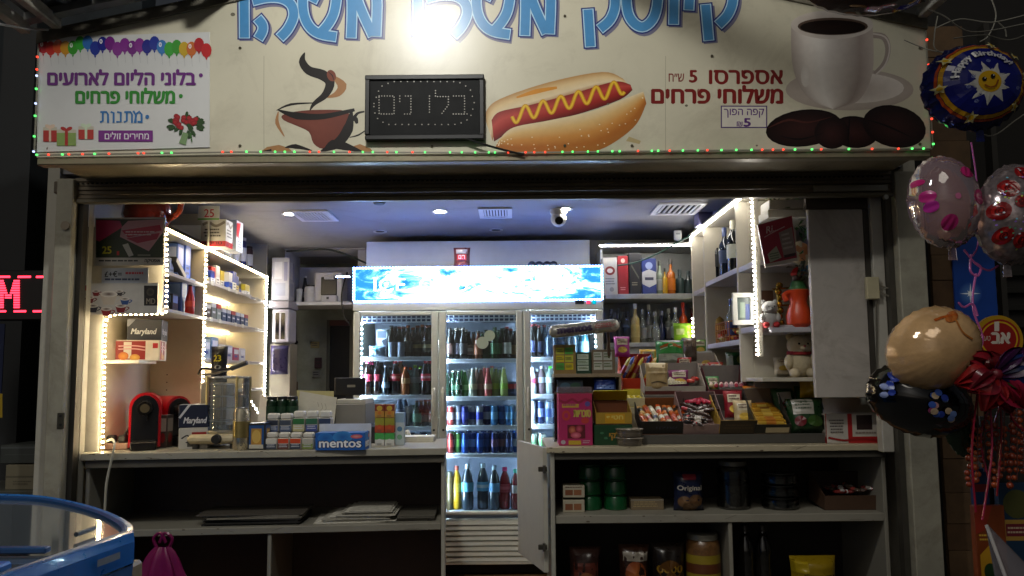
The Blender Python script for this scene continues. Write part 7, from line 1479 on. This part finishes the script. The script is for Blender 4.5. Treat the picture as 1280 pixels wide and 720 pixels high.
# ================================================================== STREET SIDE, LEFT
nb_ = T('neighbour_building', 'dark unlit neighbouring wall left of the kiosk', 'building', (-4.5, 5, 0))
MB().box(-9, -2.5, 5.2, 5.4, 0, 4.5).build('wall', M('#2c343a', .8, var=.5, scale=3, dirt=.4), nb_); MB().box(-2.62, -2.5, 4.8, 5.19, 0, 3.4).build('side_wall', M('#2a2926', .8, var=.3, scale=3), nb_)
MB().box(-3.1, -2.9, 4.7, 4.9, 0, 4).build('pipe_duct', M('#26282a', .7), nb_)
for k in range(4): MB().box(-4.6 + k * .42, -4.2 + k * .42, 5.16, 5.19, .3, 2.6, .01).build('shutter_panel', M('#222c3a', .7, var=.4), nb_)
YL = 4.02
lb = T('led_sign', 'lit red LED sign showing the letter M left of the kiosk', 'led sign', at(25, 400, YL))
MB().pbox(-60, 338, 64, 400, YL, .08, .004).build('casing', M('#0a0606', .4), lb)
RL = EM((1, .03, .06), 5)
m_ = MB(); k_ = mp(YL)
def dot(px, py, w_=3.0, h_=1.9): m_.pbox(px - w_ / 2, py - h_ / 2, px + w_ / 2, py + h_ / 2, YL - .004, .004)
for r_ in range(12):
    y = 351 + r_ * 3.0
    for a_, b_ in (((-2, 4), (17, 24)) if r_ > 5 else ((-2, 4 + r_ * .9), (17 - r_ * .9, 24))):
        if r_ > 5 and r_ < 8: dot((10), y, 8)
        dot((a_ + b_) / 2, y, b_ - a_)
for a_, b_ in ((-10, 12), (22, 38), (45, 61)): dot((a_ + b_) / 2, 346, b_ - a_, 2.4)
for a_, b_ in ((-10, 7), (17, 32), (41, 55)): dot((a_ + b_) / 2, 389, b_ - a_, 2.4)
for y in (350, 353, 356, 359, 362, 370, 373, 376, 379, 382, 385): dot(61, y, 2.2)
for y in (350, 356, 362, 368, 374, 380): dot(-30, y, 14, 4)
m_.build('red_diodes', RL, lb)['kind'] = 'stuff'
# small table with boxes
tb = T('side_table', 'low grey table in the dark left of the kiosk post', 'table', (at(20, 640, 4.3).x, 4.3, 0)); tz = at(20, 612, 4.3).z
MB().box(at(-60, 600, 4.3).x, at(56, 600, 4.3).x, 4.25, 4.7, tz - .03, tz, .004).build('tabletop', M('#4a4c46', .5), tb)
for x in (-55, 52): MB().box(at(x, 600, 4.3).x - .02, at(x, 600, 4.3).x + .02, 4.28, 4.32, 0, tz - .031).build('leg', M('#33342f', .5), tb)
for x in (-55, 52): MB().box(at(x, 600, 4.3).x - .02, at(x, 600, 4.3).x + .02, 4.62, 4.66, 0, tz - .031).build('leg', M('#33342f', .5), tb)
carton('storage_box', 'translucent grey plastic box on the table left of the post', 'box', 0, 556, 56, 580, 4.32, .25, '#3c403e', [('r', 0, .1, 1, .2, '#55595a'), ('r', .1, .5, .9, .55, '#4a4e4c')], base=tz + .135)
carton('storage_box', 'cream cardboard box under the grey plastic box on the table', 'box', 6, 581, 54, 612, 4.3, .25, '#77705c', [('r', .0, .45, 1, .52, '#5c5646'), ('l', .2, .65, .7, .85, 2, '#5c5646')], base=tz)
po = T('hanging_banner', 'narrow blue and yellow banner at the far left edge', 'banner', at(-6, 530, 4.4)); MB().pbox(-40, 405, 3, 522, 4.42, .006).build('cloth', M('#10204a', .6), po); pr = PB(pixframe(4.42)); pr.rect(-40, 492, 3, 522, '#a88a1a'); pr.rect(-30, 430, 0, 436, '#5a6a9a'); pr.done('print', po)
# post hardware
MB().lathe([(.012, 0), (.022, 0), (.022, .006), (.012, .006)], 16, mat=Matrix.Translation(at(82, 282, 3.878)) @ Matrix.Rotation(R(90), 4, 'X')).build('ring_stamp', M('#8a7f70', .4, .5), kiosk)
MB().pbox(71, 516, 80, 536, 3.874, .006, .002).build('lock_plate', M('#4a4840', .4, .6), kiosk)
for y in (520, 531): MB().cyl(at(75.5, y, 3.874), at(75.5, y, 3.87), .006).build('lock_hole', M('#0c0c0c', .6), kiosk)

# ---- chest freezer
Zr = .88
R_ = [atz(168, 664, Zr), V((-1.24, 1.2, Zr)), V((-2.15, 1.2, Zr)), V((-2.25, 2.95, Zr))]
arc = [atz(q_.x, q_.y, Zr) for q_ in cr([(-10, 615.5), (50, 618), (95, 626), (130, 636), (155, 647), (167, 656)], 6)]
foot = [R_[0], V((-1.235, 2.0, Zr)), R_[1], R_[2], V((-2.25, 2.9, Zr)), V((-2.2, 3.1, Zr))] + arc
FC = sum(foot, V()) / len(foot)
ring = lambda s_, z: [V((FC.x + (p.x - FC.x) * s_, FC.y + (p.y - FC.y) * s_, z)) for p in foot]
fz_ = T('chest_freezer', 'blue ice cream chest freezer with sliding glass lid at lower left', 'freezer', (FC.x, FC.y, 0))
n = len(foot); blue = M('#1f74c9', .28, var=.08, coat=.4)
def skin(a, b): return MB().add(a + b, [(i, (i + 1) % n, n + (i + 1) % n, n + i) for i in range(n)])
b = MB(); A_, B_, C_, D_ = ring(.97, .06), ring(.99, .74), ring(1.0, .78), ring(1.0, .855)
for p_, q_ in ((A_, B_), (B_, C_)): b.add(p_ + q_, [(i, (i + 1) % n, n + (i + 1) % n, n + i) for i in range(n)])
b.add(A_, [tuple(range(n))]); b.build('body', M('#1c6cb4', .35, var=.1), fz_)
b = MB(); E_, G_, H_ = ring(.985, .88), ring(.93, .88), ring(.915, .84)
for p_, q_ in ((ring(1.004, .785), ring(1.006, .85)), (ring(1.006, .85), ring(.992, .876)), (ring(.992, .876), ring(.93, .872)), (ring(.93, .872), ring(.915, .83))): b.add(p_ + q_, [(i, (i + 1) % n, n + (i + 1) % n, n + i) for i in range(n)])
b.build('rim', blue, fz_, True)
inn = MB(); inn.add(ring(.914, .84) + ring(.88, .45), [(i, (i + 1) % n, n + (i + 1) % n, n + i) for i in range(n)] + [tuple(range(n, 2 * n))]); inn.build('liner', M('#d4d6d8', .4), fz_)
gl_ = MB().add(ring(.925, .857), [tuple(range(n))]); gl_.build('glass_lid', GL('#e4ecf0', .0, .08, '#a8b6c0', .12), fz_)
MB().box(-2.2, -1.3, 2.06, 2.12, .862, .885, .006).build('lid_bar', blue, fz_)
g0, g1 = atz(100, 664, .87), atz(148, 648, .87)
lr = ring(.905, .862)
MB().tube(lr + [lr[0]], .012, 6).build('lid_frame', M('#1a4a80', .4), fz_, True)
MB().box(-2.15, -1.32, 2.3, 2.33, .862, .88, .004).build('lid_frame', M('#1a4a80', .4), fz_)
MB().tube([atz(95, 668, .875), atz(118, 660, .875)], .008).build('lid_handle', M('#1c2a3a', .4), fz_)
for k in range(16):
    x = -2.0 + (k % 4) * .19; y = 1.75 + (k // 4) * .27; c_ = random.choice(['#8c7a5a', '#a89a7a', '#7a3a2c', '#5a6a7a', '#b3ab98', '#4a3a30'])
    o = MB(); o.box(x, x + .165, y, y + .23, .452, .70 + random.random() * .09, .01); o = o.build('ice_cream_pack', M(c_, .5, var=.3, scale=30), None); tag(o, 'ice cream pack in the %s column, %s row of the freezer' % (ORD[k % 4], ORD[k // 4]), 'ice cream', 'ice cream packs in the chest freezer')
# side decal: ice cream scoop on the right side
sd0 = V((-1.19, 2.45, 0)); dirS = (V((-1.235, 2.0, 0)) - V((R_[0].x, R_[0].y, 0))).normalized(); nS = V((1, .08, 0)).normalized()
base_ = V((R_[0].x, R_[0].y, 0)) + nS * .004
def FS(u, v, k): return base_ + dirS * u + V((0, 0, .74 - v)) + nS * (.002 + .0008 * k)
pr = PB(FS); pr.ell(.26, .10, .09, .07, '#c9b79a', '#e0d4bc', 20); pr.ell(.20, .15, .07, .06, '#b9a486', '#dccdb0', 18); pr.ell(.31, .16, .06, .06, '#b9a486', '#dccdb0', 18); pr.stroke([(.2, .07), (.26, .05), (.32, .09)], .02, '#5a3420'); pr.stroke([(.18, .13), (.25, .12), (.3, .15)], .014, '#6a3c24'); pr.done('ice_cream_decal', fz_)
pr = PB(lambda u, v, k: base_ + dirS * u + V((0, 0, .845 - v)) + nS * (.006 + .0006 * k)); pr.rect(.09, .008, .2, .028, '#8a94a0'); pr.done('badge', fz_)

# ================================================================== STREET SIDE, RIGHT
YK = 4.05
wb = T('plank_wall', 'brown weathered plank wall right of the kiosk post', 'wall', (at(1192, 400, YK).x, YK, 0)); x0_, x1_ = at(1163, 300, YK).x, at(1220, 300, YK).x
k = 0; z = .02
while z < 3.0:
    h_ = .13 + .02 * (k % 3); MB().box(x0_, x1_ - .012 * (k % 2), YK + .004 * (k % 2), YK + .03, z, z + h_ - .002, .001).build('plank', M(['#5a442c', '#55402a', '#5e4830', '#573f28'][k % 4], .65, var=.35, scale=8, dirt=.5), wb); z += h_; k += 1
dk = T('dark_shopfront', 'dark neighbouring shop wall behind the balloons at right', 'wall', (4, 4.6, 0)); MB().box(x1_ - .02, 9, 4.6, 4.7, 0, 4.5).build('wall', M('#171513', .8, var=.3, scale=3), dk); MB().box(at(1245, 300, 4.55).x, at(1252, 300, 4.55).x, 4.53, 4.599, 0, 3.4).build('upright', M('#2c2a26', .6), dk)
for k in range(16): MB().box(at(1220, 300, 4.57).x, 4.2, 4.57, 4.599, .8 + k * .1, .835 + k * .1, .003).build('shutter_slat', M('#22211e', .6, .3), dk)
po = T('blue_poster', 'tall blue poster with a white star flash behind the balloons', 'poster', at(1217, 440, 4.02)); MB().pbox(1194, 296, 1246, 446, 4.02, .012).build('board', M('#123c8c', .4, var=.3, scale=3), po)
pr = PB(pixframe(4.02)); pr.ell(1213, 367, 15, 15, '#123c8c', '#5a86c4', 20)
for a_ in range(8): l_ = 13 if a_ % 2 == 0 else 6; pr.poly([(1213 + 1.2 * math.cos(a_ * .785 + 1.57), 367 + 1.2 * math.sin(a_ * .785 + 1.57)), (1213 + l_ * math.cos(a_ * .785), 367 + l_ * math.sin(a_ * .785)), (1213 - 1.2 * math.cos(a_ * .785 + 1.57), 367 - 1.2 * math.sin(a_ * .785 + 1.57))], '#dfe6f2')
pr.ell(1213, 367, 3, 3, '#f2f4f8', n=10); pr.done('printed_star', po)
po = T('round_sign', 'round red sign with yellow rim and white letters behind the streamers', 'sign', at(1249, 440, 3.9)); p = at(1249, 424, 3.9); s_ = mp(3.9)
MB().cyl(p + V((0, .02, 0)), p, 30 * s_, n=32).build('disc', M('#a8820f', .4), po, True); pr = PB(pixframe(3.898)); pr.ell(1249, 424, 26, 25, '#8c1a14', None, 32); pr.ell(1249, 424, 23.5, 22.5, '#c29a14', None, 32); pr.ell(1249, 424, 21.5, 20.5, '#8c1613', None, 32); pr.text(H('אב'), 1240, 416, 1262, 429, '#c9c0b4', .06); pr.rect(1243, 402, 1249, 414, '#c9c0b4'); pr.text(H('טעם'), 1226, 420, 1238, 426, '#b9a89a', .01); pr.done('letters', po)

# ---- foil balloons
def foil(name, label, px, py, rx, ry, Y, mat, thick=.32, rot=0, yaw=0, seg=64, n2=14, wr=.05, tail=True):
    c = at(px, py, Y); k = mp(Y); t = T(name, label, 'balloon', c); a, b = rx * k, ry * k; cs, sn = math.cos(rot), math.sin(rot)
    def P(r_, an, side):
        e = 1 + wr * r_ ** 6 * math.sin(an * 26 + 1) * .6
        x, z = a * r_ * math.cos(an) * e, b * r_ * math.sin(an) * e
        y = side * thick * min(a, b) * 2 * (max(0, 1 - r_ ** 2.3)) ** .62 * (1 + wr * 1.6 * r_ ** 3 * math.sin(an * 26))
        X, Z = x * cs - z * sn, x * sn + z * cs
        return c + V((X * math.cos(yaw) - y * math.sin(yaw), X * math.sin(yaw) + y * math.cos(yaw), Z))
    m_ = MB()
    for sd_ in (-1, 1): m_.grid(lambda u, v: P(v, u * 2 * math.pi * (1 if sd_ < 0 else -1), sd_), seg, n2)
    m_.build('skin', mat, t, True)
    if tail: m_ = MB(); m_.prism([P(1, -1.57, 0) + V((-.012, 0, .01)), P(1, -1.57, 0) + V((.012, 0, .01)), P(1, -1.57, 0) + V((.016, 0, -.045)), P(1, -1.57, 0) + V((-.016, 0, -.045))], (0, .004, 0)); m_.build('filling_neck', mat, t)
    def FF(u, v, kk):   # u,v in -1..1 on the front, v down
        r_ = min(.999, math.hypot(u, v)); an = math.atan2(-v, u); q = P(r_, an, -1); return q + V((0, -.0022 - .0012 * kk, 0))
    return t, FF
def fgrid(p, F, poly, c, k=None):
    """ink patch as a triangle fan with subdivision so it follows the bulge"""
    n_ = len(poly); cx = sum(q[0] for q in poly) / n_; cy = sum(q[1] for q in poly) / n_; kk = p.k; p.k += .6
    R0 = []; L_n = 6
    for j in range(L_n + 1):
        for i in range(n_): R0.append(F(cx + (poly[i][0] - cx) * j / L_n, cy + (poly[i][1] - cy) * j / L_n, kk))
    p.m.add(R0, [(j * n_ + i, j * n_ + (i + 1) % n_, (j + 1) * n_ + (i + 1) % n_, (j + 1) * n_ + i) for j in range(L_n) for i in range(n_)], lin(c))
circ = lambda cx, cy, rx, ry=None, n_=24: [(cx + rx * math.cos(i * 2 * math.pi / n_), cy + (ry or rx) * math.sin(i * 2 * math.pi / n_)) for i in range(n_)]
def ringp(p, F, r0, r1, c, n_=48):
    kk = p.k; p.k += .5; p.m.add([F(r * math.cos(i * 2 * math.pi / n_), r * math.sin(i * 2 * math.pi / n_), kk) for r in (r0, (r0 + r1) / 2, r1) for i in range(n_)], [(j * n_ + i, j * n_ + (i + 1) % n_, (j + 1) * n_ + (i + 1) % n_, (j + 1) * n_ + i) for j in range(2) for i in range(n_)], lin(c))
t, FF = foil('foil_balloon', 'blue birthday foil balloon with a smiling sun, top right', 1215, 110, 66, 57, 2.95, M('#141a5c', .14, .35, var=.3, scale=25, coat=.5), .3, .12)
ro = .22; rot2 = lambda pts: [(x * math.cos(ro) + y * math.sin(ro), -x * math.sin(ro) + y * math.cos(ro)) for x, y in pts]
FR2 = lambda u, v, k: FF(u * math.cos(ro) + v * math.sin(ro), -u * math.sin(ro) + v * math.cos(ro), k)
pr = PB(FR2); ringp(pr, FR2, .76, .83, '#b98a1c'); ringp(pr, FR2, .84, .88, '#a8461c')
fgrid(pr, FR2, circ(0, .0, .755, n_=36), '#151c72')
star = [((.46 if i % 2 == 0 else .27) * math.cos(i * math.pi / 9 - .1), .10 + (.5 if i % 2 == 0 else .28) * math.sin(i * math.pi / 9 - .1)) for i in range(18)]
fgrid(pr, FR2, star, '#c9c9c4'); fgrid(pr, FR2, circ(0, .08, .22, .24), '#d2a414'); pr.k += 1
for sx in (-.09, .08): fgrid(pr, FR2, circ(sx, .0, .045, .05, 12), '#1c1410'); fgrid(pr, FR2, circ(sx + .015, -.015, .014, .014, 8), '#e8e8e0')
pr.stroke([(-.14, .12), (-.06, .21), (.05, .21), (.14, .11)], .03, '#8c4a14'); 
def bend(x, y): an = R(205) + x * R(140); r_ = .66 - .17 * y; return (r_ * math.cos(an), r_ * math.sin(an))
pr.text('Happy Birthday!', 0, 0, 1, None, '#c9ccd6', .06, 0, bend)
for an in (.2, 1.1, 2.2, 3.3, 4.1, 5.3, 5.9): cx, cy = .84 * math.cos(an), .84 * math.sin(an); fgrid(pr, FR2, [(cx + (.12 if i % 2 == 0 else .06) * math.cos(i * .628), cy + (.12 if i % 2 == 0 else .06) * math.sin(i * .628)) for i in range(10)], '#c9c28a'); fgrid(pr, FR2, circ(cx, cy, .045, .045, 10), '#c9a21a')
for x, y in ((-.45, .05), (-.3, -.12), (.45, .4), (.1, -.35), (-.4, .4)): pr.stroke([(x + .04 * (1 - q_ / 12) * math.cos(q_), y + .04 * (1 - q_ / 12) * math.sin(q_)) for q_ in range(11)], .012, '#7a86b9')
pr.done('balloon_print', t, .18)
t, FF = foil('foil_balloon', 'clear balloon with pink dots under the birthday balloon', 1180, 253, 44, 60, 2.9, GL('#f0e4e2', .08, .06, '#d8b4bc', .20), .45, .12, wr=.035)
pr = PB(FF)
for x, y, r_, c_ in ((.42, -.5, .16, '#b3246a'), (.62, .05, .2, '#b3246a'), (-.75, -.1, .16, '#b32a7a'), (-.72, .12, .15, '#a82a8c'), (-.35, .5, .2, '#a8286a'), (.8, .45, .12, '#b3246a'), (-.85, -.45, .1, '#b3246a'), (-.1, .0, .08, '#b9668c')): pr = PB(FF); fgrid(pr, FF, circ(x, y, r_ * (1.5 if y < -.4 else 1), r_ * .8, 18), c_); pr.done('dot_print', t, .2)
t, FF = foil('foil_balloon', 'silver holographic balloon with red roses at the right edge', 1266, 268, 46, 66, 2.85, M('#a89a9c', .14, .7, var=.5, scale=40), .42, -.18, wr=.03)
pr = PB(FF)
for x, y, r_ in ((-.55, -.35, .22), (-.7, .1, .22), (-.2, -.7, .18), (-.5, .55, .2), (.1, .1, .25), (-.1, .6, .18), (.3, -.3, .2), (-.3, -.1, .15)): pr = PB(FF); fgrid(pr, FF, circ(x, y, r_, r_ * .8, 16), '#7c1416'); fgrid(pr, FF, circ(x - .03, y, r_ * .55, r_ * .45, 12), '#a8201e'); pr.stroke([(x + r_ * .5 * (1 - q_ / 14) * math.cos(q_), y + r_ * .4 * (1 - q_ / 14) * math.sin(q_)) for q_ in range(12)], .03, '#5a0c10'); pr.done('rose_print', t, .15)
rr_ = random.Random(5); pr = PB(FF)
for q_ in range(90):
    x, y = rr_.uniform(-.8, .5), rr_.uniform(-.8, .8)
    if x * x + y * y < .8: fgrid(pr, FF, circ(x, y, .025, .018, 5), rr_.choice(['#6ab0c9', '#b9c94a', '#8c6ac9', '#c9c9d4', '#4a8c6a']))
pr.done('glitter', t, .15)['kind'] = 'stuff'
t, FF = foil('foil_balloon', 'large peach foil balloon with orange creases beside the post', 1166, 436, 60, 51, 2.8, M('#cfa878', .14, .12, var=.25, scale=10, coat=.5, bump=.35), .46, .55, wr=.03, tail=False)
pr = PB(FF); fgrid(pr, FF, circ(.45, -.55, .2, .1, 14), '#a8602c'); pr.stroke([(.5, -.6), (.35, -.2), (.45, .1)], .04, '#a8682f'); pr.stroke([(.1, -.7), (.3, -.65), (.6, -.5)], .05, '#a8521c'); pr.done('crease_print', t, .2)
t, FF = foil('foil_balloon', 'glossy black long foil balloon below the peach one', 1148, 500, 66, 44, 2.9, M('#0b0b0d', .10, .2, coat=.8), .55, -.32, wr=.03, tail=False)
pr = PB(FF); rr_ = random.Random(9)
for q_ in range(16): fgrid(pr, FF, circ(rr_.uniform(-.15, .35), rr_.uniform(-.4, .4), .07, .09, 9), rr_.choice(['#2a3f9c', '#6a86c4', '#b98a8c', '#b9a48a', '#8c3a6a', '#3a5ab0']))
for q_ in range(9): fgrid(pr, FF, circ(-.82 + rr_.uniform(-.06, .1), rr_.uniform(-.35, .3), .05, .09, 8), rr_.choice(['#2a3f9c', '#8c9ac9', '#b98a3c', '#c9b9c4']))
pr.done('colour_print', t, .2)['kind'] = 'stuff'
t, FF = foil('foil_balloon', 'dark green foil balloon half hidden right of the black one', 1200, 530, 22, 42, 2.95, M('#12300f', .2, .2, coat=.4), .4, .2, tail=False)
t, FF = foil('balloon', 'translucent reddish balloon against the canopy, top right', 1082, -22, 90, 44, 2.7, GL('#7a5a50', .10, .08, '#5a3a30', .35), .4, 0, tail=False, wr=.03)
# ribbons and strings
def rib(label, pts, Y, r_, c_, rough=.3, name='ribbon'):
    P = cr([at(x, y, Y + dy) for x, y, dy in [(*q_, 0)[:3] if len(q_) == 2 else q_ for q_ in pts]], 6); t = T(name, label, 'ribbon', P[-1]); MB().tube(P, r_, 5).build('strand', M(c_, rough), t, True)
PK = '#b35a9c'
rib('pink ribbon hanging down from the birthday balloon', [(1214, 178), (1221, 230), (1223, 300), (1216, 320)], 2.93, .003, PK)
rib('pink ribbon tying the clear and silver balloons together', [(1205, 312), (1220, 330), (1236, 338), (1248, 332)], 2.9, .004, PK)
rib('pink ribbon knotted below the clear balloon', [(1214, 318), (1213, 338), (1222, 345), (1226, 334), (1218, 328)], 2.9, .004, PK)
rib('pink ribbon falling to the peach balloon', [(1220, 342), (1216, 370), (1218, 392), (1228, 420), (1225, 440)], 2.9, .004, PK)
rib('pink curl of ribbon over the peach balloon', [(1198, 378), (1205, 384), (1216, 380), (1222, 395)], 2.85, .004, PK)
for k, q_ in enumerate(([(1160, 12), (1180, 20), (1215, 40), (1280, 30)], [(1170, 35), (1200, 24), (1240, 28), (1285, 18)], [(1192, 48), (1230, 44), (1262, 50), (1290, 40)], [(1172, 20), (1168, 45), (1170, 62), (1195, 70)], [(1238, -5), (1245, 20), (1236, 44), (1225, 52)], [(1248, 28), (1256, 36), (1258, 46)], [(1200, 140), (1235, 170), (1270, 150), (1290, 135)], [(1130, 50), (1160, 62), (1185, 66)])):
    rib('%s pale string of the tangle under the canopy at top right' % ORD[k], q_, 2.9 + .05 * k, .0025, ['#77756c', '#8a887e', '#6a685f'][k % 3], .5, 'string')
for k, q_ in enumerate(([(1225, 470), (1215, 560), (1220, 640)], [(1235, 480), (1240, 560), (1228, 650)], [(1248, 480), (1252, 540), (1246, 620)], [(1258, 470), (1264, 520), (1282, 540)], [(1242, 500), (1226, 545), (1236, 600)], [(1252, 500), (1240, 550), (1262, 580)], [(1230, 540), (1250, 535), (1275, 545)])):
    rib('%s crimson streamer hanging below the tulle bow' % ORD[k], q_, 2.75 + .03 * k, .0035, ['#8c1630', '#a02a4c', '#7a1420'][k % 3], .25, 'streamer')
# tulle bow
p = at(1238, 468, 2.72); t = T('tulle_bow', 'red, blue and green tulle bow at the top of the streamers', 'bow', p)
for k, (a_, l_, c_) in enumerate(((2.6, .12, '#7a1420'), (3.4, .13, '#8c1a1c'), (.35, .15, '#10245c'), (.75, .13, '#3a1440'), (-.5, .12, '#123c1c'), (-1.2, .14, '#7a1224'), (-1.9, .13, '#8c1c20'), (-2.6, .11, '#6a1020'), (1.6, .08, '#5a1018'), (-.85, .15, '#9c1a3c'))):
    d = V((math.cos(a_), 0, math.sin(a_))); e = V((-math.sin(a_), 0, math.cos(a_))); m_ = MB()
    m_.grid(lambda u, v: p + d * (l_ * v) + e * ((u - .5) * .11 * math.sin(math.pi * min(1, v * .9 + .08)) * (1 + .2 * math.sin(u * 18))) + V((0, -.04 * math.sin(math.pi * v) + .012 * math.sin(u * 20 + k) - .008 * k % .03, 0)), 12, 8); m_.build('loop', M(c_, .3, var=.3, scale=30), t, True)
MB().sphere(p + V((0, -.03, 0)), .022).build('knot', M('#6a1424', .4), t, True)
# bead strands
rnd_ = random.Random(11)
for k in range(9):
    x = 1214 + k * 8.2; y0 = 525 + 14 * math.sin(k * 1.7); y1 = 610 - 10 * (k % 3); P = at(x, y0, 2.85 + .02 * (k % 3)); t = T('bead_strand', '%s strand of orange beads from the left beneath the bow' % ORD[k], 'beads', P); b = MB(); y = y0
    while y < y1:
        q_ = at(x + rnd_.uniform(-2.2, 2.2) + 3 * math.sin(y * .05 + k), y, 2.85 + .02 * (k % 3)); b.sphere(q_, rnd_.uniform(.0085, .0125), n=8, m=6); y += rnd_.uniform(7, 11)
    b.build('beads', M('#a8481c' if k % 2 else '#8c3414', .22, coat=.5, var=.3), t, True)['kind'] = 'stuff'
    MB().tube([at(x, y0 - 40, 2.86), at(x, y1, 2.86)], .002, 4).build('thread', M('#5a2a20', .6), t)
# packs hanging at the bottom right
Y = 2.95
t = carton('toy_card', 'orange toy pack hanging at the bottom right corner', 'toy pack', 1224, 632, 1262, 735, Y, .03, '#74340f', [('p', [(0, 0), (.6, 0), (.3, .3), (0, .35)], '#8c2a18'), ('p', [(.1, .6), (.5, .45), (.8, 1), (.1, 1)], '#b98a1c'), ('e', .4, .8, .2, .1, '#1c3a1c'), ('l', .1, .35, .7, .45, 2, '#c9a03a')])
carton('toy_card', 'blue toy pack with red label at the right edge', 'toy pack', 1256, 604, 1300, 735, Y + .06, .03, '#12304c', [('r', .1, .35, .9, .55, '#6a1c2a'), ('f', .1, .35, .9, .55, .04, '#a8843a'), ('e', .5, .2, .4, .14, '#4a4c24'), ('l', .15, .42, .8, .5, 2, '#b9a08a')])
carton('toy_card', 'narrow blue card behind the streamers at lower right', 'toy pack', 1218, 586, 1238, 634, Y + .04, .02, '#10305c', [('r', .1, .4, .9, .6, '#7a1c1c')])
o_ = MB().box(at(1215, 600, Y + .2).x, at(1330, 600, Y + .2).x, Y + .12, Y + .15, .2, at(1240, 520, Y + .15).z).build('hoarding', M('#1a1816', .7)); tag(bpy.data.objects['hoarding'], 'dark upright panel behind the hanging toy packs', 'panel')
p0 = at(1233, 656, 2.8)
t = T('cone_bag', 'pale clear cone-shaped bag at the bottom right corner', 'bag', at(1262, 730, 2.8))
def cone(u, v):
    a_ = u * 2 * math.pi; ax = (at(1284, 750, 2.8) - p0); c_ = p0 + ax * v; r_ = .004 + .085 * v; e1 = V((ax.z, 0, -ax.x)).normalized(); return c_ + e1 * r_ * math.cos(a_) * (1 + .08 * math.sin(a_ * 5)) + V((0, r_ * .6 * math.sin(a_), 0))
MB().grid(cone, 28, 10).build('film', GL('#c9c4c8', .10, .1, '#9a949c', .35), t, True)
MB().tube([p0, at(1262, 735, 2.75)], .006).build('white_seam', M('#b3b0b0', .4), t)
bad = [(k, v) for k, v in LABELS.items() if len(v) > 1 and not all(g for _, g in v)]
for k, v in bad: print('DUPLICATE LABEL', k, len(v))
print('THINGS', len(LABELS))
